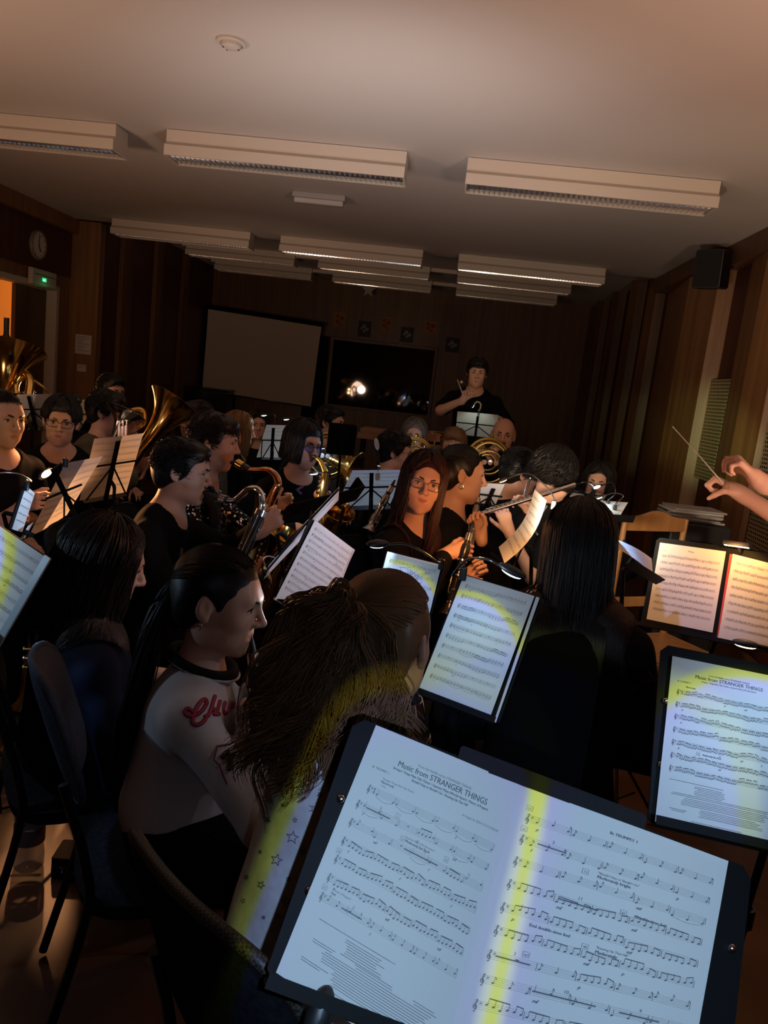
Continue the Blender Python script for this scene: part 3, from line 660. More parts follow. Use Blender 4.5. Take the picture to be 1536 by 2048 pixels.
def person(key, label, head, yaw, hyaw=None, hpitch=-4, hroll=0, lean=6, s=1.0, female=True, vox=.0075, skin=None, hair=('short', HD, {}), top=(BLK, 'long', .075), legs=BLK,
           lh=None, rh=None, stand=False, seat=.46, eyes='brown', brow=None, glasses=None, bust=1.0, gaze=(0, 0), nonoise=False, lean_side=0, knees=None, jaw=1.0, mus=1.0, smile=0.0):
    skin = skin or SKIN; H = np.array(head, float); hyaw = yaw if hyaw is None else hyaw
    R = frame(hyaw, hpitch, hroll); B = frame(yaw); rt, fw = B[:, 0], B[:, 1]; up = np.array([0, 0, 1.0])
    le = math.radians(lean); ax = nrm(up*math.cos(le)+fw*math.sin(le)+rt*math.sin(math.radians(lean_side)))
    bf = nrm(fw-ax*np.dot(fw, ax)); br = np.cross(bf, ax)
    N = H-R@(np.array([0, .025, .085])*s)-ax*.085*s                      # base of the neck
    if stand: Lt = .50*s*1.02; hip = N-ax*Lt
    else:
        Lt = max(.36*s, (N[2]-(seat+.10))/ax[2]); hip = N-ax*Lt
    T = thing('person', label, 'person', (hip[0], hip[1], 0)); k_ = (.88 if female else 1.0)*mus
    shw = (.150 if female else .182)*s*(mus if mus < 1 else 1); BT = np.stack([br, bf, ax], 1)
    SL, SR = N-ax*.078*s-br*shw, N-ax*.078*s+br*shw
    S = Sdf()
    head_sdf(S, H, R, s, female, jaw=jaw*(.94 if female else 1.0), smile=smile)
    nr = (.042 if female else .050)*s
    S.cap(H-R@np.array([0, .02, .05])*s, N+bf*.005-ax*.02, nr, nr*1.12, .03*s)
    core = []
    core.append(('c', N-ax*.03*s-br*shw*.45, N-ax*.03*s+br*shw*.45, .05*s*k_, None, .06*s))
    core.append(('c', SL, SR, .054*s*k_, None, .05*s))
    core.append(('e', N-ax*Lt*.38+bf*.012*s, np.array([.150*k_, .105*k_, .21*Lt/.46])*s, BT, .06*s))
    core.append(('e', N-ax*Lt*.72+bf*.010*s, np.array([.135*k_, .105*k_, .18*Lt/.46])*s, BT, .06*s))
    core.append(('e', hip+ax*.02, np.array([.160, .115, .11])*s, BT, .06*s))
    if female and bust > 0:
        for q in (-1, 1): core.append(('e', N-ax*Lt*.42+bf*.085*s+br*q*.065*s, np.array([.058, .050, .058])*s, BT, .05*s))
    # legs
    HJ = [hip-br*.085*s-ax*.02, hip+br*.085*s-ax*.02]; KN, AN, TO = [], [], []
    for i, h in enumerate(HJ):
        q = -1 if i == 0 else 1
        if stand: kn = np.array([h[0], h[1], .50*s])+fw*.02; an = np.array([h[0], h[1], .09])-fw*.02+rt*q*.02
        else:
            kn = h+fw*.40*s+rt*q*.06; kn[2] = seat+.075
            if knees: kn = kn+fw*knees[0]+rt*q*knees[1]
            an = np.array([kn[0], kn[1], .09])-fw*.03+rt*q*.02
        KN.append(kn); AN.append(an); TO.append(an+fw*.15+rt*q*.03-up*.055)
    # arms
    Es, Ws, hands = [], [], []
    for i, (sh, spec) in enumerate(((SL, lh), (SR, rh))):
        q = -1 if i == 0 else 1
        if spec is None: spec = ('lap',)
        if spec[0] == 'lap': tg = KN[i]-fw*.16+up*.085+rt*q*(-.02); dd = nrm(fw+rt*q*-.25-up*.12); nn = -up; cu = (18, 25, 15)
        elif spec[0] == 'play':
            v = spec[1]; tg = N+fw*v[0]+rt*v[1]+up*v[2]; dd = nrm(rt*-q*.8+fw*.5+up*.25); nn = nrm(-fw*.7+rt*-q*.4-up*.2); cu = (45, 50, 30)
        else: tg = np.array(spec[1], float); dd = nrm(spec[2]); nn = np.array(spec[3], float); cu = spec[4] if len(spec) > 4 else (35, 45, 30)
        hint = -up*.8-fw*.35+rt*q*.7
        if len(spec) > 5: hint = np.array(spec[5], float)
        el, tg = ik(sh, tg, .285*s, .25*s, hint); Es.append(el); Ws.append(tg)
        hands.append((tg, dd, nn, cu, 1 if np.dot(np.cross(nrm(dd), nn), rt*-q) > 0 else -1, spec[6] if len(spec) > 6 else None))
    def addcore(X, g, ks=1.0):
        for p in core:
            if p[0] == 'c': X.cap(p[1], p[2], p[3]+g, None, p[5]*ks)
            else: X.ell(p[1], p[2]+g, p[3], p[4]*ks)
    addcore(S, 0)
    ar = (.037 if female else .046)*s*mus
    for sh, el, w in zip((SL, SR), Es, Ws):
        S.cap(sh, el, ar*1.08, ar*.86, .03*s); S.cap(el, w, ar*.90, ar*.56, .02*s)
    for h, kn, an, to in zip(HJ, KN, AN, TO):
        S.cap(h, kn, .078*s, .055*s, .04*s); S.cap(kn, an, .053*s, .034*s, .03*s); S.cap(an-up*.03, to, .032*s, .024*s, .02*s)
    for hd in hands:
        tg, dd, nn, cu, th, tc = hd
        hand_sdf(S, tg, dd, nn, s*(.94 if female else 1.02), cu, th, tcurl=tc or (20, 20))
    P, Q = S.mesh(vox)
    Lc = ((P-H)@R)/s
    lip = .85*np.exp(-((Lc[:, 0]/.020)**4+((Lc[:, 2]+.0592-smile*.006*(np.abs(Lc[:, 0])/.024)**1.5)/(.0095*np.clip(1.15-np.abs(Lc[:, 0])/.03, .3, 1)))**4))*(Lc[:, 1] > .07)
    mesh_obj('body', P, Q, skin, T, attr=lip)
    # clothing
    Ct = Sdf(); g = .011*s; addcore(Ct, g)
    tm, sleeve, nk = top[:3]; loose = top[3] if len(top) > 3 else .0
    for sh, el, w in zip((SL, SR), Es, Ws):
        if sleeve == 'short': Ct.cap(sh, sh+(el-sh)*.72, ar*1.08+g+.006+loose, ar*.98+g+.012+loose, .03*s)
        elif sleeve == 'none': pass
        else:
            fr_ = {'long': .90, 'three': .45}[sleeve]; w2 = el+(w-el)*fr_
            Ct.cap(sh, el, ar*1.08+g+loose, ar*.88+g+loose, .035*s); Ct.cap(el, w2, ar*.90+g+loose, ar*.66+g+loose*.6, .02*s)
    if loose: Ct.cap(N-ax*.12, hip+ax*.05, .13*s*k_+loose, .15*s*k_+loose, .06)
    nb = N+bf*.02-ax*.0
    Ct.ell(nb+ax*.025+bf*nk*.25, np.array([nk, nk*1.05, .075])*s, BT, .01, True)
    Ct.half(hip-ax*.10, -ax)
    cvox = max(.008, vox)
    P, Q = Ct.mesh(cvox, None if nonoise else fold_noise(26, .0032, hash(key) % 1000 if False else len(PEOPLE)))
    topo = mesh_obj('top', P, Q, tm, T); 
    if legs is not None:
        Lg = Sdf(); Lg.ell(hip+ax*.0, np.array([.166, .122, .11])*s+.006, BT, .06*s)
        for h, kn, an in zip(HJ, KN, AN):
            Lg.cap(h, kn, .080*s+.010, .058*s+.012, .05*s); Lg.cap(kn, an+up*.02, .056*s+.012, .045*s+.012, .03*s)
        Lg.half(N-ax*(Lt-.12), ax)
        P, Q = Lg.mesh(.012, fold_noise(24, .003, 5)); mesh_obj('trousers', P, Q, legs, T)
        for an, to in zip(AN, TO):
            sh_ = Sdf().cap(an-up*.02, to, .042*s, .034*s, .02).cap(an-fw*.03-up*.045, to, .036, .032, .02); sh_.half((0, 0, .002), (0, 0, -1))
            P, Q = sh_.mesh(.009); mesh_obj('shoe', P, Q, shoe_m, T)
    # eyes, brows
    st, hm, hk = hair[:3]
    for x in (-1, 1):
        mb = MB(); G = []; nu, nv = 13, 9
        for i in range(nu):
            row = []
            for j in range(nv):
                a = -1+2*i/(nu-1); b = (-1+2*j/(nv-1))*math.sqrt(max(0, 1-a*a))**.8
                px, pz = a*.0140, b*.0060+.0006*(1-a*a); yy = .0735+math.sqrt(max(1e-6, .0149**2-px*px-pz*pz))
                row.append(H+R@(np.array([x*.031+px, yy, .0075+pz-x*0+.001*x*a*0])*s))
            G.append(row)
        mb.grid(G)
        for f_i, f in enumerate(mb.f):
            c = (np.mean([mb.v[i] for i in f], 0)-H)@R/s; dx, dz = c[0]-x*.031-gaze[0]*.006, c[2]-.0078-gaze[1]*.003; rr = math.hypot(dx, dz)
            mb.m[f_i] = 2 if rr < .0028 else (1 if rr < .0066 else 0)
        eo = mb.build('eye', [eye_w, iris[eyes], pupil], T, smooth=True)
        lid = [H+R@(np.array([x*.031+a*.0144, .0735+.0152*math.sqrt(max(.05, 1-(a*.85)**2)), .0080+.0066*math.sqrt(max(0, 1-a*a))])*s) for a in np.linspace(-1, 1, 9)]
        MB().tube(lid, [.0008*s]+[.0018*s]*7+[.0008*s], 5).build('eyelash', pupil, T, smooth=True)
        bl = [H+R@(np.array([x*(.013+.036*t), .0985-.020*t*t-.005*t, .0255+.0065*math.sin(t*2.4)])*s) for t in np.linspace(0, 1, 7)]
        MB().tube(bl, np.array([.0032, .0040, .0040, .0036, .0030, .0022, .001])*s*(.9 if female else 1.15), 6).build('eyebrow', brow or (HD if hm in (HR, HG, HC_) else hm), T, smooth=True)
    # hair
    bodyS = Sdf(); addcore(bodyS, .012+loose); 
    for sh, el in zip((SL, SR), Es): bodyS.cap(sh, el, ar*1.1+.012+loose, ar*.9+.012+loose, .03)
    if st != 'bald':
        Vs, Qs = make_hair(T, st, hm, H, R, s, bodyS, **{k: v for k, v in hk.items() if k != 'tail' and k != 'bun'})
        nv = sum(len(v) for v in Vs)
        for tl in hk.get('tail', []):
            V, Qx = tail(H, R, s, body=bodyS, **tl); Vs.append(V); Qs.append(Qx+nv); nv += len(V)
        if 'bun' in hk:
            b = Sdf().ell(H+R@(np.array(hk['bun'][0])*s), np.array(hk['bun'][1])*s, R); V, Qx = b.mesh(.005, fold_noise(90, .002, 3)); Vs.append(V); Qs.append(Qx+nv); nv += len(V)
        join_obj('hair', Vs, Qs, hm, T)
    if glasses:
        gm, kind = glasses[:2]; gb = MB(); lb = MB()
        for x in (-1, 1):
            ring = []; w, h = (.026, .020) if kind == 'round' else (.027, .017)
            for a in np.linspace(0, 2*math.pi, 25)[:-1]:
                ca, sa = math.cos(a), math.sin(a); pw = 1.0 if kind == 'round' else .72
                qx = math.copysign(abs(ca)**pw, ca)*w; qz = math.copysign(abs(sa)**pw, sa)*h
                ring.append(H+R@(np.array([x*.032+qx, .101-.10*abs(x*.032+qx)**1.5*2.2, .004+qz])*s))
            ring.append(ring[0]); gb.tube(ring, .0016*s, 6, closed=True)
            cpt = np.mean(ring[:-1], 0); o = len(lb.v); lb.add([cpt]+ring[:-1], [(0, i+1, (i+1) % 24+1) for i in range(24)])
            gb.tube([H+R@(np.array([x*.058, .094, .010])*s), H+R@(np.array([x*.076, .05, .012])*s), H+R@(np.array([x*.082, -.01, .014])*s), H+R@(np.array([x*.080, -.03, -.004])*s)], .0014*s, 5)
        gb.tube([H+R@(np.array([-.008, .101, .010])*s), H+R@(np.array([0, .104, .012])*s), H+R@(np.array([.008, .101, .010])*s)], .0013*s, 5)
        go = gb.build('glasses', gm, T, smooth=True)
        if len(glasses) > 2: lb.build('lens', glasses[2], go, smooth=True)
    PEOPLE[key] = dict(T=T, N=N, hip=hip, ax=ax, fw=fw, rt=rt, S=S, H=H, R=R, s=s, W=Ws, E=Es, SH=(SL, SR), top=topo, Ct=Ct, body=bodyS, bf=bf, br=br, seat=seat, KN=KN, stand=stand)
    return T
# ================================================================== MUSIC STANDS, SHEETS, LAMPS
def paper_mat(name, c, tr=.3):
    if name in MATS: return MATS[name]
    m = mat(name, c, .7, spec=.2); nt = m.node_tree; b = nt.nodes['Principled BSDF']; out = nt.nodes['Material Output']
    t = nt.nodes.new('ShaderNodeBsdfTranslucent'); t.inputs[0].default_value = (*[x*.95 for x in c], 1); mx = nt.nodes.new('ShaderNodeMixShader'); mx.inputs[0].default_value = tr
    nt.links.new(b.outputs[0], mx.inputs[1]); nt.links.new(t.outputs[0], mx.inputs[2]); nt.links.new(mx.outputs[0], out.inputs[0]); return m
PAPER = paper_mat('sheet_paper', (.80, .80, .78)); PAPERG = paper_mat('grey_folder', (.30, .28, .28), .12); PAPERC = paper_mat('book_paper', (.66, .63, .60), .15)
INK = mat('print_ink', (.10, .11, .13), .8)
def quad(tl, tr, br, bl, h=.297, Y=None):
    r = [ray(*p) for p in (tl, tr, br, bl)]
    d = np.linalg.svd(np.array([r[0], -r[1], r[2], -r[3]]).T)[2][-1]; d = d/d[0]
    P = [CAM0+d[i]*r[i] for i in range(4)]
    if Y: s = Y/(sum(p[1] for p in P)/4)
    else: s = h/np.linalg.norm(P[3]-P[0])
    return [CAM0+(p-CAM0)*s for p in P]
_txt = {}
def text2d(t, size, bold=0.0, shear=0.0):
    k = (t, bold, shear)
    if k not in _txt:
        cu = bpy.data.curves.new('t', 'FONT'); cu.body = t; cu.size = 1; cu.offset = bold; cu.shear = shear; cu.resolution_u = 2
        ob = bpy.data.objects.new('t', cu); COL.objects.link(ob); dg = bpy.context.evaluated_depsgraph_get(); me = bpy.data.meshes.new_from_object(ob.evaluated_get(dg))
        V = np.array([v.co[:2] for v in me.vertices]).reshape(-1, 2); Fc = [tuple(p.vertices) for p in me.polygons]
        bpy.data.objects.remove(ob); bpy.data.curves.remove(cu); bpy.data.meshes.remove(me); _txt[k] = (V, Fc)
    V, Fc = _txt[k]; return V*size, Fc
class Ink:
    """flat print in millimetres from the top left of a page, mapped on to the page"""
    def __init__(s, fn): s.fn = fn; s.mb = MB()
    def poly(s, pts): s.mb.add([s.fn(*p) for p in pts], [tuple(range(len(pts)))])
    def line(s, x0, y0, x1, y1, w=.3, n=1):
        dx, dy = x1-x0, y1-y0; L = math.hypot(dx, dy) or 1; ox, oy = -dy/L*w/2, dx/L*w/2
        for i in range(n):
            a, b = i/n, (i+1)/n
            s.poly([(x0+dx*a+ox, y0+dy*a+oy), (x0+dx*b+ox, y0+dy*b+oy), (x0+dx*b-ox, y0+dy*b-oy), (x0+dx*a-ox, y0+dy*a-oy)])
    def curve(s, pts, w):
        P = catmull([np.array([p[0], p[1], 0]) for p in pts], 6)
        for a, b in zip(P[:-1], P[1:]): s.line(a[0], a[1], b[0], b[1], w)
    def text(s, t, x, y, size, align='l', bold=0.0, shear=0.0):
        V, Fc = text2d(t, size, 0.0, shear)
        if len(V) == 0: return
        w = V[:, 0].max(); ox = x-(w if align == 'r' else w/2 if align == 'c' else 0)
        for k_ in ((0,) if not bold else (-1, 1)):
            s.mb.add([s.fn(ox+v[0]+k_*max(.12, bold*size), y-v[1], .00005*k_) for v in V], Fc)
    def note(s, x, y, sp, up=True, stem=True, flag=False):
        s.poly([(x+.72*sp*math.cos(a)*.95, y+.5*sp*math.sin(a)-.18*sp*math.cos(a)) for a in np.linspace(0, 6.283, 9)[:-1]])
        if stem:
            xx = x+(.62*sp if up else -.62*sp); y2 = y-3.3*sp*(1 if up else -1); s.line(xx, y, xx, y2, .16*sp)
            if flag: s.line(xx, y2, xx+.9*sp, y2+1.4*sp*(1 if up else -1), .35*sp)
    def clef(s, x, y, sp):
        s.curve([(x+.1*sp, y+1.2*sp), (x+.7*sp, y+.4*sp), (x+1.4*sp, y+1.0*sp), (x+1.1*sp, y+2.0*sp), (x+.2*sp, y+1.9*sp), (x-.2*sp, y+.8*sp), (x+.5*sp, y-.5*sp), (x+1.2*sp, y-1.6*sp), (x+1.0*sp, y-2.6*sp), (x+.5*sp, y-1.8*sp), (x+.9*sp, y+1.5*sp), (x+1.1*sp, y+3.0*sp), (x+.5*sp, y+3.5*sp), (x+.2*sp, y+2.9*sp)], .34*sp)
    def staff(s, x0, x1, y, sp, r, dens=1.0, bars=4, mode='mix', first=False, lw=.12, base=None):
        for k in range(5): s.line(x0, y+(k-2)*sp, x1, y+(k-2)*sp, max(lw, .11*sp), 3)
        s.clef(x0+.8*sp, y, sp); s.text('#', x0+3*sp, y-.4*sp, 2.2*sp)
        xs = x0+5.0*sp
        if first: s.text('4', xs, y-.1*sp, 2.6*sp, bold=.02); s.text('4', xs, y+1.9*sp, 2.6*sp, bold=.02); xs += 2*sp
        for b in range(bars):
            xa = xs+(x1-xs)*b/bars; xb = xs+(x1-xs)*(b+1)/bars; s.line(xb, y-2*sp, xb, y+2*sp, .2*sp)
            q = mode if mode != 'mix' else r.choice(['run', 'notes', 'rest', 'slur', 'notes'])
            if q == 'rest': s.line(xa+(xb-xa)*.45, y-.7*sp, xa+(xb-xa)*.55, y-.7*sp, .6*sp); continue
            if q == 'long':
                s.line(xa+2*sp, y, xb-2*sp, y, .7*sp); s.text(str(r.integers(3, 14)), (xa+xb)/2, y-3*sp, 2.8*sp, 'c'); continue
            n = max(2, int((xb-xa)/(2.1*sp)*dens)) if q == 'run' else max(2, int((xb-xa)/(4*sp)*dens)); p = r.normal(0, .8)+1.0 if base is None else base; xsn = xa+1.5*sp+(xb-xa-3*sp)*np.arange(n)/max(1, n-1)
            ys = []
            for i in range(n):
                p = np.clip(p+r.normal(0, .5), -1.5, 2.6); ys.append(y+round(p*2)/2*sp); s.note(xsn[i], ys[-1], sp, True, True, q == 'notes' and r.random() < .5)
            if q == 'run':
                for g in range(0, n-1, 4):
                    e = min(n-1, g+3); s.poly([(xsn[g]+.62*sp, ys[g]-3.5*sp), (xsn[e]+.62*sp, ys[e]-3.5*sp), (xsn[e]+.62*sp, ys[e]-2.9*sp), (xsn[g]+.62*sp, ys[g]-2.9*sp)])
                    for m_ in range(g, e+1): s.line(xsn[m_]+.62*sp, ys[m_], xsn[m_]+.62*sp, ys[g]+(ys[e]-ys[g])*(m_-g)/max(1, e-g)-3.2*sp, .16*sp)
            if q == 'slur': s.curve([(xa+sp, y+3*sp), ((xa+xb)/2, y+4.4*sp), (xb-sp, y+3*sp)], .2*sp)
            if r.random() < .3: s.text(r.choice(['f', 'p', 'mf']), xa+2*sp, y+5.6*sp, 2.6*sp, shear=.3, bold=.01)
def page_fn(P, w, h, lift=.0006, bend=None):
    P = [np.array(p, float) for p in P]; n = nrm(np.cross(P[1]-P[0], P[3]-P[0])); n = -n     # towards the reader for u to the right, v down
    def fn(x, y, extra=0.0):
        a, b = x/w, y/h; p = (P[0]*(1-a)+P[1]*a)*(1-b)+(P[3]*(1-a)+P[2]*a)*b
        o = lift+extra+(bend(a, b) if bend else 0); return p+n*o
    return fn, n
def sheet(P, label, style='plain', seed=0, bend=None, m=None, lod=1, group=None, rows=9, w=210, h=297, flip=False, name='sheet_music', title=None):
    """one page of music, lying on its stand"""
    fn, n = page_fn(P, w, h, 0, bend); fi, _ = page_fn(P, w, h, .0005, bend)
    T = thing(name, label, 'sheet music', np.mean(P, 0), group)
    gx, gy = (9, 11) if bend else (3, 3)
    V = [[fn(w*i/(gx-1), h*j/(gy-1)) for j in range(gy)] for i in range(gx)]
    MB().grid(V).build('paper', m or PAPER, T, smooth=True)
    k = Ink(fi); r = np.random.default_rng(seed)
    if style == 'title': PAGES['title'](k, r)
    elif style == 'right': PAGES['right'](k, r)
    elif style == 'second': PAGES['second'](k, r)
    else:
        if title: k.text(title, w/2, 22, 9, 'c', bold=.01); k.text('Trompete', 14, 30, 4); y0 = 44
        else: y0 = 24
        dy = (h-y0-22)/max(1, rows)
        for i in range(rows):
            if lod: k.staff(14, w-14, y0+i*dy, 1.9 if dy < 32 else 2.2, r, 1.0, 4, lw=.25)
            else:
                for q in range(5): k.line(14, y0+i*dy+q*1.9, w-14, y0+i*dy+q*1.9, .45)
                for q in range(26):
                    if r.random() < .7: x = 20+q*6.8; yy = y0+i*dy+r.uniform(0, 8); k.line(x, yy, x+3, yy, 2.2); k.line(x+2.6, yy, x+2.6, yy-7, .6)
    if k.mb.v: k.mb.build('print', INK, T)
    return T
PAGES = {}
def p_title(k, r):
    """216 x 290"""
    k.text('From the Netflix series STRANGER THINGS', 112, 27, 4.2, 'c'); k.text('Music from STRANGER THINGS', 112, 35.5, 9.6, 'c', bold=.012)
    k.text('Stranger Things Main Title Theme \u2022 Separate Ways (Worlds Apart) \u2022 Master of Puppets', 112, 40.6, 3.9, 'c', bold=.004); k.text('Should I Stay or Should I Go \u2022 Running Up That Hill', 112, 45.4, 3.9, 'c', bold=.004)
    k.text('B\u266d TRUMPET 1', 16, 49, 4.0); k.text('Arranged by SEAN O\u2019LOUGHLIN', 203, 57, 3.8, 'r')
    k.text('"Stranger Things Main Title Theme"', 34, 57, 3.2); k.text('Mysteriously', 34, 61, 3.6, bold=.012); k.text('1. Solo', 34, 65, 3.0)
    sp = 1.75; ys = [73, 94, 116, 138, 159, 180, 201]
    k.staff(20, 204, ys[0], sp, r, .7, 6, 'slur', True); k.staff(14, 204, ys[1], sp, r, .8, 7); k.staff(14, 204, ys[2], sp, r, .8, 7)
    k.line(28, ys[1], 62, ys[1], 1.3); k.text('2', 46, ys[1]-5, 4.6, 'c'); k.line(92, ys[2], 140, ys[2], 1.3); k.text('10', 118, ys[2]-5, 4.6, 'c')
    k.text('"Separate Ways (Worlds Apart)"', 88, 105, 3.2); k.text('Moderately fast Rock', 90, 109, 4.0, bold=.02)
    for y in ys[3:6]: k.staff(14, 204, y, sp, r, .75, 5, 'run', base=1.2)
    k.staff(14, 204, ys[6], sp, r, .8, 6, 'notes'); k.line(44, ys[6], 72, ys[6], 1.2); k.text('"Master of Puppets"', 26, 190, 3.2); k.text('Fast', 26, 194, 3.8, bold=.02); k.text('2', 58, ys[6]-5, 4.4, 'c')
    for x, y, t in ((72, 89, '9'), (88, 109, '24'), (150, 108, '36'), (18, 152, '44'), (18, 193, '57')): box_num(k, x-4, y, t)
    for b, (x0, x1, y0, n) in enumerate(((20, 130, 222, 1), (62, 118, 226, 7), (20, 200, 242, 2), (40, 190, 247, 5), (60, 190, 259, 6), (20, 60, 263, 2), (62, 170, 276, 1))):
        for i in range(n): k.line(x0+r.uniform(0, 6), y0+i*2.4, x1-r.uniform(0, 14), y0+i*2.4, .55, 2)
def box_num(k, x, y, t):
    for a in ((x-1, y-4.2, x+5, y-4.2), (x-1, y+1, x+5, y+1), (x-1, y-4.2, x-1, y+1), (x+5, y-4.2, x+5, y+1)): k.line(*a, .3)
    k.text(t, x+2, y, 3.4, 'c')
def p_right(k, r):
    k.text('B\u266d TRUMPET 1', 108, 18, 4.6, 'c', bold=.01); sp = 1.85; ys = [31, 54, 78, 102, 126, 149, 173, 196, 220, 244, 268]
    md = ['notes', 'notes', 'mix', 'run', 'run', 'run', 'mix', 'notes', 'run', 'run', 'notes']
    for i, y in enumerate(ys): k.staff(12, 204, y, sp, r, .7, 5, md[i])
    for i, x0, x1, t in ((1, 30, 58, '3'), (3, 62, 100, '11'), (6, 20, 52, '3'), (7, 60, 118, '10'), (7, 140, 178, '4')):
        k.line(x0, ys[i], x1, ys[i], 1.5); k.text(t, (x0+x1)/2, ys[i]-5, 5, 'c')
    for x, y, t in ((18, 22, '52'), (18, 45, '60'), (84, 68, '73'), (128, 98, '87'), (100, 143, '98'), (50, 166, '107')): box_num(k, x-6, y, t)
    k.text('"Should I Stay or Should I Go"', 92, 64.5, 3.4); k.text('Moderately bright', 92, 69, 4.6, bold=.02); k.text('Double-time feel', 136, 98, 4.6, bold=.02)
    k.text('End double-time feel', 42, 137, 4.6, bold=.02); k.text('"Running Up That Hill"', 106, 140, 3.4); k.text('Moderately', 106, 145, 4.6, bold=.02)
PAGES['title'] = p_title; PAGES['right'] = p_right
def p_second(k, r):
    k.text('From the Netflix series STRANGER THINGS', 106, 24, 4.0, 'c'); k.text('Music from STRANGER THINGS', 106, 32, 9.0, 'c', bold=.012)
    k.text('Stranger Things Main Title Theme \u2022 Separate Ways (Worlds Apart)', 106, 37, 3.6, 'c'); k.text('B\u266d CLARINET 2', 14, 44, 3.8); k.text('Mysteriously', 30, 52, 3.4, bold=.01)
    for i in range(7): k.staff(14, 204, 62+i*22, 1.75, r, 1.15, 5, 'run', i == 0)
    k.text('Moderately fast Rock', 70, 163, 3.8, bold=.02); box_num(k, 60, 163, '24')
    for (x0, x1, y0, n) in ((16, 110, 212, 1), (60, 120, 216, 6), (20, 196, 232, 2), (40, 190, 238, 5), (70, 180, 252, 5), (20, 60, 258, 2), (60, 150, 272, 1)):
        for i in range(n): k.line(x0+r.uniform(0, 6), y0+i*2.6, x1-r.uniform(0, 12), y0+i*2.6, .55, 2)
PAGES['second'] = p_second
def ring_spot(name, loc, target, energy, half, warm=False, spill=.10, ring=True, axis=None, half2=None):
    if not ring: return lamp(name, 'SPOT', loc, energy*.6, (.45, .68, 1), .006, target, half*2.4, .5)
    """focused LED: bluish core, yellow rim from its lens, faint spill"""
    o = lamp(name, 'SPOT', loc, energy, (1, 1, 1), .004, target, 172, .05); l = o.data
    if axis is not None:
        z = nrm(A(loc)-A(target)); y = nrm(A(axis)-z*np.dot(axis, z)); x = np.cross(y, z); o.rotation_euler = Matrix((x, y, z)).transposed().to_euler()
    asp = 1.0 if half2 is None else math.tan(math.radians(half))/math.tan(math.radians(half2)); l.use_nodes = True; nt = l.node_tree; N, L = nt.nodes, nt.links
    em = N.get('Emission'); tc = N.new('ShaderNodeTexCoord'); sp = N.new('ShaderNodeSeparateXYZ'); L.new(tc.outputs['Normal'], sp.inputs[0])
    def mm(op, a, b=None):
        n = N.new('ShaderNodeMath'); n.operation = op
        for i, v in enumerate((a, b)):
            if v is None: continue
            if isinstance(v, (int, float)): n.inputs[i].default_value = v
            else: L.new(v, n.inputs[i])
        return n.outputs[0]
    zz = mm('ABSOLUTE', sp.outputs['Z']); xx = mm('DIVIDE', sp.outputs['X'], zz); yy = mm('MULTIPLY', mm('DIVIDE', sp.outputs['Y'], zz), asp)
    class ac: outputs = [mm('ARCTANGENT', mm('POWER', mm('ADD', mm('POWER', mm('ABSOLUTE', xx), 2.0 if asp == 1 else 4.0), mm('POWER', mm('ABSOLUTE', yy), 2.0 if asp == 1 else 4.0)), .5 if asp == 1 else .25))]
    dv = N.new('ShaderNodeMath'); dv.operation = 'DIVIDE'; L.new(ac.outputs[0], dv.inputs[0]); dv.inputs[1].default_value = math.radians(half)*1.25
    rp = N.new('ShaderNodeValToRGB'); cr = rp.color_ramp; e = cr.elements
    if warm: st = [(0, (1, .46, .16)), (.55, (1, .43, .14)), (.75, (1, .50, .11)), (.86, (.30*spill*8, .13*spill*8, .05*spill*8)), (1, (.9*spill, .4*spill, .2*spill))]
    elif ring: st = [(0, (.40, .62, .88)), (.5, (.38, .60, .88)), (.66, (.42, .56, 1.0)), (.70, (.44, .52, 1.0)), (.73, (.46, .60, .30)), (.755, (.48, .57, .13)), (.80, (.40, .50, .12)), (.85, (spill*1.3, spill*1.8, spill*2.3)), (1, (spill, spill*1.4, spill*1.9))]
    e[0].position, e[0].color = st[0][0], (*st[0][1], 1); e[1].position, e[1].color = st[-1][0], (*st[-1][1], 1)
    for p, c in st[1:-1]:
        q = e.new(p); q.color = (*c, 1)
    L.new(dv.outputs[0], rp.inputs[0]); L.new(rp.outputs[0], em.inputs['Color']); return o
LED_W = mat('led_cool', (.8, .9, 1), .3, emit=(.75, .92, 1, 6)); LED_A = mat('led_warm', (1, .8, .5), .3, emit=(1, .72, .35, 9)); LED_OFF = mat('led_off', (.5, .5, .45), .3)
GOOSE = mat('gooseneck_steel', (.05, .05, .055), .25, .8); silver = mat('silver_plate', (.78, .77, .74), .16, 1.0); brass = mat('lacquered_brass', (.80, .50, .14), .15, 1.0); copper = mat('rose_brass', (.80, .36, .16), .16, 1.0)
def A(v): return np.array(v, float)
def clip_lamp(label, clip, pts, aim, warm=False, on=True, size=1.0, shell=None, r=.0028, gm=None):
    T = thing('music_stand_lamp', label, 'clip lamp', clip, 'clip-on music stand lamps'); clip = np.array(clip, float)
    MB().obox(clip, ((1, 0, 0), (0, 1, 0), (0, 0, 1)), (.009, .008, .016), ch=.003).build('clip', black_plastic, T, bevel=.003)
    P = catmull([clip+np.array([0, 0, .02])]+[np.array(p, float) for p in pts], 10); MB().tube(P, r, 8).build('gooseneck', gm or GOOSE, T, smooth=True)
    h = P[-1]; d = nrm(P[-1]-P[-3]); z = nrm(np.array(aim, float)-h); z = nrm(z-d*np.dot(z, d)); s_ = np.cross(d, z)
    hb = MB(); c = h+d*.03*size
    hb.ball(c-z*.003, (.034*size, .014*size, .009*size), u=20, v=10, ax=(d, s_, -z)); hd = hb.build('lamp_head', shell or black_plastic, T, smooth=True)
    lb = MB(); lb.ball(c+z*.004*size, (.024*size, .010*size, .0055*size), u=16, v=8, ax=(d, s_, z)); lb.build('led', (LED_A if warm else LED_W) if on else LED_OFF, hd, smooth=True)
    return c, z
